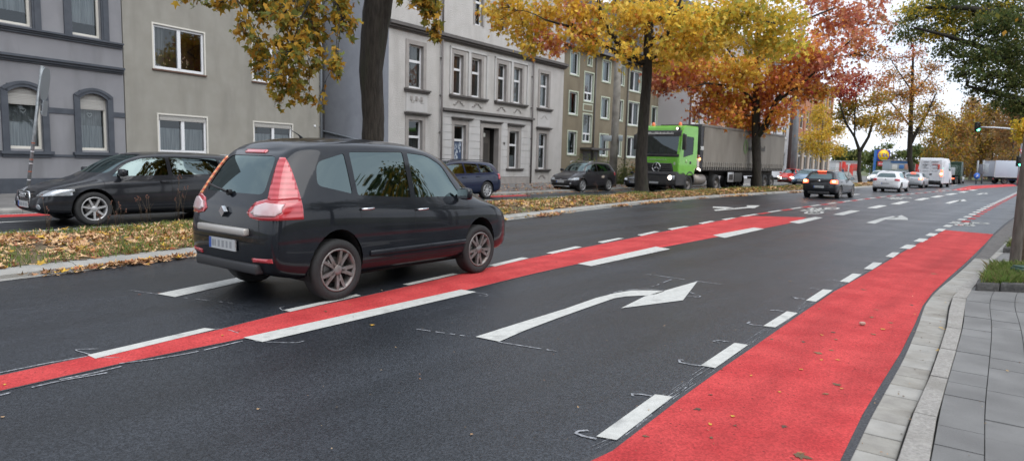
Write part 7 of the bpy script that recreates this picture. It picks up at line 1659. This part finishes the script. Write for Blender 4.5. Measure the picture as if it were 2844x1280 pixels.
for p in ((820,785,.08),(880,768,.06),(700,830,.05),(560,845,.07),(600,835,.05),(1400,660,.07),(1465,645,.07),(1330,655,.05),(1620,612,.08),(12,970,.05)): fallen(p[0], p[1], p[2], 'lyel' if random.random() < .6 else 'stain', 'mid', .008)
for p in ((1825,432,.10),(1840,440,.09),(1800,560,.06),(1812,556,.07),(1850,455,.07),(2190,700,.06),(1850,290,.07),(2210,445,.03)): fallen(p[0], p[1], p[2], 'lyel' if p[0] != 2210 else 'stain', 'pave', .062 if p[0] > 2000 else .024, True)
b = MB(); blob(b, (0,0,.02), (.035,.022,.02), mat('pale_stone', (.45,.30,.24), .8)); o = b.build('pebble'); g = Zs(1388,408); o.location = (g.x,g.y,.006); tag(o, 'small pale pebble lying on the red cycle lane', 'stone')

# grit, crumbs of leaf and specks of paint on asphalt and paving
P_ = []
for k in range(700):
    i = random.randrange(0, 120); p = e1[i].lerp(e2[i], random.random()**.6 if random.random() < .6 else random.uniform(-.3,0)); P_.append((p.x+random.gauss(0,.02), p.y+random.gauss(0,.02), .018))
for k in range(500):
    d = random.uniform(0, SE_[-1]); p, t = along(e3, SE_, d); nn = Vector((t.y, -t.x)); o_ = random.choice((.245,.49,.735,.98))+random.gauss(0,.03); P_.append((p.x+nn.x*o_, p.y+nn.y*o_, .058))
for k in range(650):
    y = random.uniform(3, 22); x = random.uniform(-4, 9)*y/12; P_.append((x, y, .011))
P_ = np.array(P_); o = leaf_cloud('grit', P_, .010, colr([('stain',3),('litter',1)], len(P_)), RHOMB, M_LITTER, None, True, .3, .6); tag(o, 'grit and leaf crumbs on gutter, paving joints and asphalt', 'grit', kind='stuff')

# ------------------------------------------------------------------ poles and signs
M_GALV = mat('galvanised_steel', (.30,.32,.33), .45, metal=.5, c2=(.20,.215,.22), scale=10)
M_STICK = mat('sticker_rust', (.30,.10,.06), .7); M_SIGNB = mat('sign_back', (.26,.29,.31), .45, metal=.3)
r = empty('leaning_sign_pole', label='leaning galvanised sign pole with two plates seen edge on, left before the dark grey house', cat='sign')
Y = 17.3; b = MB(); A_ = at(70,478,Y); B_ = at(106,166,Y); dz = (B_-A_)/(B_.z-A_.z); base = A_-dz*(A_.z-.1); b.tube([base, B_], .042, M_GALV, 12); 
b.build('pole', r); b = MB()
for k in range(6): p = A_.lerp(B_, .08+.055*k+.012*(k%3)); b.tube([p, p+dz*(.022+.01*(k%2))], .0435, M_STICK if k % 2 else M_FRAME, 12, cap=False)
b.build('sticker', r)
for (y0, y1, w_) in ((172,252,.36),(254,292,.20)):
    c0 = at(106,(y0+y1)/2,Y); hh = (y1-y0)/2*Y/1661; vd = Vector((c0.x, c0.y, 0)).normalized(); pd = (vd*.92+Vector((vd.y,-vd.x,0))*.25).normalized(); nn = Vector((pd.y,-pd.x,0)); b = MB(); cen = c0+dz*0+Vector((pd.y*.0,0,0))+nn*.06
    poly = rpoly([(-w_,-hh),(w_,-hh),(w_,hh),(-w_,hh)], min(w_,hh)*.9 if w_ > .3 else .04, 5); vs = [cen+pd*p.x+dz*p.y+nn*.008 for p in poly]+[cen+pd*p.x+dz*p.y-nn*.008 for p in poly]; n = len(poly)
    b.add(vs, [tuple(range(n)), tuple(range(2*n-1,n-1,-1))]+[(i,i+n,(i+1)%n+n,(i+1)%n) for i in range(n)], M_SIGNB)
    for zz in (-.5,.5): p = cen+dz*hh*zz; b.tube([p, p-nn*.06, p-nn*.10], .018, M_GALV, 6)
    b.build('sign_plate', r)
def pole(name, label, Y, pts, rs, m, n=14, base=None):
    r = empty(name, label=label, cat='pole'); b = MB(); P_ = [at(px,py,Y) for px,py in pts]; P_[0].z = .0; b.tube(P_, rs, m, n); b.build('shaft', r); return r
M_CONC = mat('concrete_pole', (.24,.225,.20), .9, c2=(.32,.30,.27), scale=3, detail=8, bump=.4, bscale=20, c3=(.15,.135,.12), scale3=1.0)
r = pole('concrete_utility_pole', 'round concrete utility pole with two small plates, standing beside the olive house hedge', 41.5, ((1541,440),(1551,250),(1562,0),(1566,-90)), (.25,.23,.21,.2), M_CONC)
for x0, x1 in ((1518,1538),(1556,1566)):
    b = MB(); a = at(x0,348,41.3); c = at(x1,348,41.3); b.cbox((a.x,41.18,a.z-.17),(c.x,41.22,a.z+.17),.01,M_SIGNB); b.tube([(a.x,41.25,a.z),(c.x,41.25,a.z)], .02, M_GALV, 6); b.build('sign_plate', r)
pole('steel_lamp_post', 'thick grey steel post at the corner of the pale house row, behind the trailer', 66, ((1995,440),(2003,300),(2011,180),(2018,60)), (.30,.27,.24,.2), mat('pole_grey', (.22,.23,.24), .5, metal=.3, c2=(.28,.29,.30), scale=2))
pole('brown_post', 'dark brown post just left of the thick grey steel post', 67, ((1982,440),(1992,300),(2002,180)), (.20,.18,.16), mat('brown_post_paint', (.10,.075,.07), .7))
# curved signal mast
M_ALU = mat('aluminium_mast', (.42,.45,.48), .35, metal=.6); M_SBOX = mat('signal_housing', (.02,.025,.022), .5); M_SGRN = mat('signal_green_lit', (.10,1.0,.55), .3, emit=6); M_SOFF = mat('signal_lens_off', (.05,.02,.015), .3)
Y = 88.; r = empty('signal_mast', label='curved aluminium signal mast arching over the road at the right, with green lamps', cat='traffic light')
def sig(parent, px, pytop, pybot, Y, lit=True):
    a = at(px, pytop, Y); c = at(px, pybot, Y); h_ = a.z-c.z; w_ = h_*.20; b = MB(); b.cbox((a.x-w_,Y-.15,c.z),(a.x+w_,Y+.1,a.z),.04,M_SBOX)
    b.box((a.x-w_*1.5,Y+.1,c.z-.05),(a.x+w_*1.5,Y+.12,a.z+.05), M_SBOX); o = b.build('signal_head', parent)
    for k in range(3):
        b = MB(); zc = c.z+h_*(.18+.32*k); b.lathe([(.001,Y-.175),(w_*.72,Y-.165),(w_*.75,Y-.14)], M_SGRN if (k == 0 and lit) else M_SOFF, 16, T_(a.x,0,zc))
        n = 8; b.add([(a.x+w_*.85*cos(PI*j/n), Y-.15, zc+w_*.85*sin(PI*j/n)) for j in range(n+1)]+[(a.x+w_*.8*cos(PI*j/n), Y-.40, zc+w_*.8*sin(PI*j/n)) for j in range(n+1)], [(j,j+1,j+n+2,j+n+1) for j in range(n)], M_SBOX); b.build('lamp', o)
b = MB(); P_ = [at(px,py,Y) for px,py in ((2561,466),(2564,430),(2569,380),(2572,356),(2569,342),(2561,332),(2549,326.5),(2537,324),(2500,321),(2458,320))]; P_[0].z = 0; b.tube(P_, [.17,.16,.14,.13,.13,.125,.12,.11,.09,.06], M_ALU, 12); b.build('mast', r)
sig(r, 2461, 308, 331, 87.8); sig(r, 2566, 394, 418, 87.7)
ys = empty('yield_sign', label='red and white give way triangle on the signal mast at the right edge', cat='sign'); c = at(2571,382,87.6); b = MB()
b.prism([(c.x-.42,c.z+.33),(c.x+.42,c.z+.33),(c.x,c.z-.42)], 87.58, 87.6, mat('sign_red', (.50,.03,.03), .5)); b.prism([(c.x-.26,c.z+.23),(c.x+.26,c.z+.23),(c.x,c.z-.24)], 87.565, 87.58, M_FRAME); b.build('plate', ys)
def round_sign(px, py, Y, rad_, label, arrow=True):
    r = empty('direction_sign', label=label, cat='sign'); c = at(px,py,Y); b = MB(); b.tube([(c.x,Y,0),(c.x,Y,c.z+rad_)], .04, M_GALV, 8); b.build('pole', r); b = MB(); b.lathe([(.001,Y-.05),(rad_,Y-.05),(rad_,Y-.03)], mat('sign_blue', (.02,.12,.48), .5), 20, T_(c.x,0,c.z))
    M_ = T_(c.x,Y-.06,c.z) @ Matrix.Rotation(rad(40),4,'Y'); b.box((-.05,-.01,-.18),(.05,.0,.08), M_FRAME, M_); b.add([M_ @ Vector(q) for q in ((-.14,-.005,.06),(.14,-.005,.06),(0,-.005,.22))], [(0,1,2)], M_FRAME); b.build('plate', r); return r
round_sign(2457, 443, 88, .42, 'round blue keep-right arrow sign at the junction island')
for k, (px, y0, y1) in enumerate(((2461,404,447),(2475,403,450))):
    r = empty('sign_post', label=['pale post with a dark panel at the junction, left of the pair','pale post next to the rear of the grey box truck, right of the pair'][k], cat='pole'); a = at(px, y0, 92); b = MB(); b.tube([(a.x,92,0),(a.x,92,a.z)], .11, M_GALV, 8); b.build('post', r)
    b = MB(); b.cbox((a.x+.1,91.9,a.z-1.9),(a.x+.75,92,a.z-.5),.02, M_SIGNB if k else mat('dark_panel', (.09,.10,.12), .6)); b.build('panel', r)
fs_ = empty('signal_post', label='slim signal post with green lamp between the green lorry and the distant silver car', cat='traffic light'); a = at(2411,412,92); b = MB(); b.tube([(a.x,92,0),(a.x,92,a.z)], .10, M_ALU, 8); b.build('post', fs_); sig(fs_, 2413, 417, 436, 91.8)

# ------------------------------------------------------------------ supermarket sign and forecourt
Y = 150.; r = empty('supermarket_sign', label='tall blue square supermarket sign with round yellow emblem above a small red board', cat='sign')
a = at(2207,377,Y); c = at(2238,405,Y); mb_ = mat('sign_deep_blue', (.02,.06,.36), .4); b = MB(); b.cbox((a.x,Y,c.z),(c.x,Y+.5,a.z),.05,mb_); b.build('board', r)
cx, cz = (a.x+c.x)/2, (a.z+c.z)/2; R_ = (c.x-a.x)*.44; b = MB(); b.lathe([(.001,Y-.03),(R_,Y-.03),(R_,Y+.02)], mat('sign_ring_red', (.60,.04,.02), .4), 28, T_(cx,0,cz)); b.lathe([(.001,Y-.05),(R_*.92,Y-.05),(R_*.92,Y-.03)], mat('sign_yellow', (.85,.60,.01), .4), 28, T_(cx,0,cz)); b.build('emblem', r)
TX = lambda x, z: T_(x, Y-.06, z) @ Matrix.Rotation(PI/2, 4, 'X')
for ch, dx, m_ in (('L',-.74,mb_),('I',-.28,mat('sign_ring_red', (.6,.04,.02), .4)),('D',.16,mb_),('L',.74,mb_)): text_obj(ch, .95, m_, r, TX(cx+dx*R_*.8, cz), bold=.05, sx=.85)
b = MB(); b.box((a.x-.45,Y,0),(a.x-.05,Y+.4,a.z), mat('sign_pole_blue', (.03,.14,.42), .5)); b.build('pole', r)
b = MB(); a2 = at(2209,407,Y); c2 = at(2224,418,Y); b.cbox((a2.x,Y,c2.z),(c2.x,Y+.2,a2.z),.03,mat('board_red', (.55,.06,.07), .5))
for k in range(3): b.box((a2.x+.2+.35*k,Y-.02,c2.z+.3),(a2.x+.4+.35*k,Y,a2.z-.3), M_FRAME)
b.build('lower_board', r)
def shed(name, label, px0, px1, py0, py1, Y, m, extra=()):
    a = at(px0,py0,Y); c = at(px1,py1,Y); r = empty(name, label=label, cat='kiosk'); b = MB(); b.cbox((a.x,Y,0),(c.x,Y+3,a.z),.05,m); b.build('wall', r); b = MB(); b.box((a.x-.2,Y-.3,a.z),(c.x+.2,Y+3.2,a.z+.15), M_RIMS); b.build('roof', r)
    for k, (x0,x1,y0,y1,mm) in enumerate(extra): b = MB(); p, q = at(x0,y0,Y), at(x1,y1,Y); b.cbox((p.x,Y-.08,q.z),(q.x,Y,p.z),.02,mm); b.build('panel', r)
m_wh = mat('kiosk_white', (.55,.55,.54), .6); m_rd = mat('kiosk_red', (.45,.07,.06), .5); m_bl = mat('kiosk_blue', (.06,.17,.42), .5)
shed('forecourt_hut', 'white hut with red panels behind the forked median tree trunk', 2103, 2162, 406, 436, 140, m_wh, ((2112,2117,408,432,m_rd),(2120,2132,414,432,m_rd),(2140,2156,412,430,m_rd),(2119,2123,418,434,m_bl)))
shed('forecourt_kiosk', 'blue and white kiosk right of the round yellow supermarket sign', 2240, 2288, 404, 430, 145, mat('kiosk_grey', (.30,.34,.38), .6), ((2241,2287,405,411,m_bl),(2262,2273,415,425,m_bl),(2276,2284,413,427,mat('kiosk_poster', (.45,.25,.2), .6)),(2244,2256,414,428,m_wh)))
m_fl = mat('flag_red', (.60,.04,.03), .7)
for k, (px, top) in enumerate(((2118,405),(2137,415),(2303,412))):
    r = empty('advertising_flag', label=['red advertising flag left of the forked trunk on the forecourt','red flag behind the white oncoming car roof','red slanting flag left of the white van'][k], cat='flag', group='red flags of the forecourt'); a = at(px, top, 132); b = MB(); b.tube([(a.x,132,0),(a.x,132,a.z)], .05, M_GALV, 6); b.build('pole', r)
    b = MB(); n = 8; vs = []
    for i in range(n+1): vs += [(a.x+.05+i*.1, 132+.06*sin(i), a.z-i*.03), (a.x+.05+i*.1, 132+.06*sin(i+.5), a.z-1.3-i*.12)]
    b.add(vs, [(2*i,2*i+2,2*i+3,2*i+1) for i in range(n)], m_fl, True); b.build('cloth', r, flip=False)
# forecourt lamp and mesh fence
r = empty('mesh_fence', label='pale green mesh fence along the forecourt behind the oncoming cars', cat='fence'); a = at(2090,440,128); c = at(2300,446,128); b = MB(); k = 0; x = a.x
while x < c.x: b.box((x-.03,128,0),(x+.03,128.06,1.7), M_GALV); x += 2.5
b.build('post', r); b = MB(); x = a.x
while x < c.x: b.box((x-.008,128.02,0),(x+.008,128.03,1.65), mat('fence_green', (.10,.18,.11), .6)); x += .2
for z in (.1,.9,1.65): b.box((a.x,128.01,z-.015),(c.x,128.04,z+.015), mat('fence_green', (.10,.18,.11), .6))
b.build('mesh_panel', r)

# ------------------------------------------------------------------ hedges of the olive house
def bush(name, label, c, rr, n, pal, lf=.07, grp=None):
    root = empty(name, (c[0],c[1],0), label=label, cat='bush', group=grp); b = MB(); tw = []
    for k in range(26):
        v = Vector(RNG.normal(0,1,3)); v.z = abs(v.z); v.normalize(); v *= random.uniform(.5,.95); e = Vector((v.x*rr[0], v.y*rr[1], .1+v.z*rr[2])); cv = curve((v.x*.15,v.y*.15,.0), e, .1, 4, .08); b.tube(cv, [.02,.014,.01,.006,.003], M_BARK, 5); tw.append(cv)
    b.build('stem', root); TW = np.array([[list(p) for p in cv] for cv in tw]); i = RNG.integers(0,len(tw),n); t = RNG.uniform(1.,4.,n); a = np.clip(t.astype(int),0,3); fr = (t-a)[:,None]
    p = TW[i,a]*(1-fr)+TW[i,a+1]*fr+RNG.normal(0,1,(n,3))*np.array([.16*rr[0],.16*rr[1],.14*rr[2]]); p[:,2] = np.abs(p[:,2]); leaf_cloud('foliage', p, lf, colr(pal,n), RHOMB, M_LEAF, root)
for k, (px, Y, rx, rz, pal, lab) in enumerate(((1455,47.5,.9,2.1,[('green',1)],'dense dark green bush left of the entrance of the olive house'),(1490,47,1.2,2.4,[('green',2),('green2',1)],'rounded dark green bush directly above the graphite SUV roof'),(1525,46.6,1.0,2.2,[('green',1),('green2',2)],'lighter green bush just left of the concrete pole'),
     (1572,46.5,1.1,1.9,[('green2',2),('green',1)],'loose green bush just right of the concrete pole'),(1595,47.5,.9,1.5,[('green2',1),('rust',1)],'low reddish green bush left of the truck cab'),(1420,45.5,.5,.6,[('green2',1)],'low green plant at the corner of the ornate house'))):
    c = at(px,440,Y); bush('garden_bush', lab, (c.x,Y), (rx,rx,rz), 2600 if rz > 1 else 700, pal, .075, 'bushes in the front garden of the olive house')

# ------------------------------------------------------------------ right hand planters, young tree, stake
def planter(label, P0, P1, depth, h, gn):
    P0, P1 = V2(P0), V2(P1); t = (P1-P0).normalized(); nn = RD.copy(); r = empty('tree_planter', label=label, cat='planter'); L_ = (P1-P0).length; b = MB(); k = 0; d = 0
    def stone(o, u, v, lu, lv): 
        M_ = Matrix(((t.x,nn.x,0,o.x),(t.y,nn.y,0,o.y),(0,0,1,.0),(0,0,0,1))); b.cbox((u+.004,v,.03),(u+lu-.004,v+lv,h+random.uniform(-.012,.012)),.02,M_DARKSTONE,M_)
    while d < L_: stone(P0, d, 0, min(.32,L_-d), .13); d += .32
    d = .13
    while d < depth: stone(P0, 0, d, .13, .32); d += .32
    b.build('edging_stone', r); M_ = Matrix(((t.x,nn.x,0,P0.x),(t.y,nn.y,0,P0.y),(0,0,1,0),(0,0,0,1))); b = MB(); b.box((.13,.13,.02),(L_,depth,h-.03), M_SOIL, M_); b.build('soil', r)
    q = np.array([list(M_ @ Vector((random.uniform(.05,L_), random.uniform(.03,depth), h-.035))) for i in range(gn)]); V, c_ = blades(q, .12, .006, [('blade',5),('dry',1)], .5); blade_obj('grass', V, c_, parent=r, kind='stuff'); return r
planter('near tree planter edged with black basalt blocks and full of grass', D(2452,731,.05), D(2640,738,.05), 2.3, .17, 5200)
planter('smaller basalt edged planter farther along, behind the near one', D(2522,636,.05), D(2660,640,.05), 1.6, .17, 1500)
g = D(2553,668,.1); TR = [(g.x, g.y, .08, .085), (*at(2560,600,g.y), .075), (*at(2568,520,g.y), .07), (*at(2582,380,g.y), .06), (*at(2600,200,g.y), .05), (*at(2625,-60,g.y), .03)]
cl = []
for k in range(12): C(random.uniform(2640,2900), random.uniform(-220,120), g.y+random.uniform(-1,.8), 90, 70, 160, [('green2',1),('gold',1)])
tree('young_street_tree', 'slender leaning young tree trunk growing out of the near planter at the right edge', TR, cl, .07, RHOMB, (), spread=.2, bark=M_BARKL, twn=8); cl = []
r = empty('tree_stake', label='wooden stake beside the slender young tree at the right edge', cat='stake'); b = MB(); a = D(2572,664,.08); b.tube([(a.x,a.y,.05),(*at(2590,440,a.y),)], .045, mat('stake_wood', (.16,.12,.085), .9, c2=(.22,.17,.12), scale=12, bump=.5), 10); b.build('post', r)
b = MB(); c = D(2556,692,.15); b.cbox((c.x-.02,c.y-.12,.15),(c.x+.5,c.y+.12,.27),.03,mat('dark_green_box', (.012,.05,.03), .5)); b.cbox((c.x+.0,c.y-.10,.27),(c.x+.48,c.y+.10,.29),.01,mat('dark_green_box', (.012,.05,.03), .5)); o = b.build('utility_box'); tag(o, 'flat dark green box in the grass of the near planter', 'box')
# ------------------------------------------------------------------ sky, sun, camera
w = bpy.data.worlds.new('World'); SC.world = w; w.use_nodes = True; nt = w.node_tree; nt.nodes.clear(); L = nt.links.new
SUN_EL, SUN_AZ = rad(52), rad(135)      # azimuth: compass heading in the scene (0 = away from camera, + right)
sky = N(nt, 'ShaderNodeTexSky', sky_type='NISHITA', sun_disc=False, sun_elevation=SUN_EL, sun_rotation=SUN_AZ, air_density=1.0, dust_density=2.5, ozone_density=1.0)
hs = N(nt, 'ShaderNodeHueSaturation', Saturation=.22, Value=1.0); L(sky.outputs[0], hs.inputs['Color'])
# overcast veil: clouds flatten the sky towards one pale grey, with soft cloud structure
tc = N(nt, 'ShaderNodeTexCoord'); mp = N(nt, 'ShaderNodeMapping'); mp.inputs['Scale'].default_value = (1.2,1.2,3.0); L(tc.outputs['Generated'], mp.inputs[0])
nz = N(nt, 'ShaderNodeTexNoise', Scale=2.2, Detail=6.0, Roughness=.55); L(mp.outputs[0], nz.inputs['Vector'])
rp = N(nt, 'ShaderNodeValToRGB'); rp.color_ramp.elements[0].position = .38; rp.color_ramp.elements[1].position = .62
rp.color_ramp.elements[0].color = (6.3,7.1,8.5,1); rp.color_ramp.elements[1].color = (9.3,9.8,10.7,1); L(nz.outputs[0], rp.inputs[0])
mx = N(nt, 'ShaderNodeMix', data_type='RGBA'); mx.inputs[0].default_value = .72; L(hs.outputs[0], mx.inputs[6]); L(rp.outputs[0], mx.inputs[7])
bg = N(nt, 'ShaderNodeBackground', Strength=.10); L(mx.outputs[2], bg.inputs[0]); out = N(nt, 'ShaderNodeOutputWorld'); L(bg.outputs[0], out.inputs[0])
sd = bpy.data.lights.new('sun', 'SUN'); sd.energy = 1.1; sd.angle = rad(60); sd.color = (1, .985, .965)
so = bpy.data.objects.new('sun', sd); COL.objects.link(so)
dirv = Vector((sin(SUN_AZ)*cos(SUN_EL), cos(SUN_AZ)*cos(SUN_EL), sin(SUN_EL))); so.rotation_euler = dirv.to_track_quat('Z', 'Y').to_euler()
cd = bpy.data.cameras.new('camera'); cam = bpy.data.objects.new('camera', cd); COL.objects.link(cam); SC.camera = cam
cd.sensor_width = 36; cd.lens = F_PX/2844*36; cd.clip_end = 5000; cd.clip_start = .05
M = Matrix((_r, _u, -_fw)).transposed(); cam.matrix_world = Matrix.Translation((0,0,CAM_H)) @ M.to_4x4()
cd.dof.use_dof = True; cd.dof.focus_distance = 7.5; cd.dof.aperture_fstop = 2.2
SC.view_settings.view_transform = 'Standard'; SC.view_settings.look = 'None'; SC.view_settings.exposure = .85; SC.view_settings.gamma = 1
SC.cycles.max_bounces = 6; SC.cycles.transparent_max_bounces = 12; SC.cycles.caustics_reflective = False; SC.cycles.caustics_refractive = False
SC.cycles.use_denoising = True
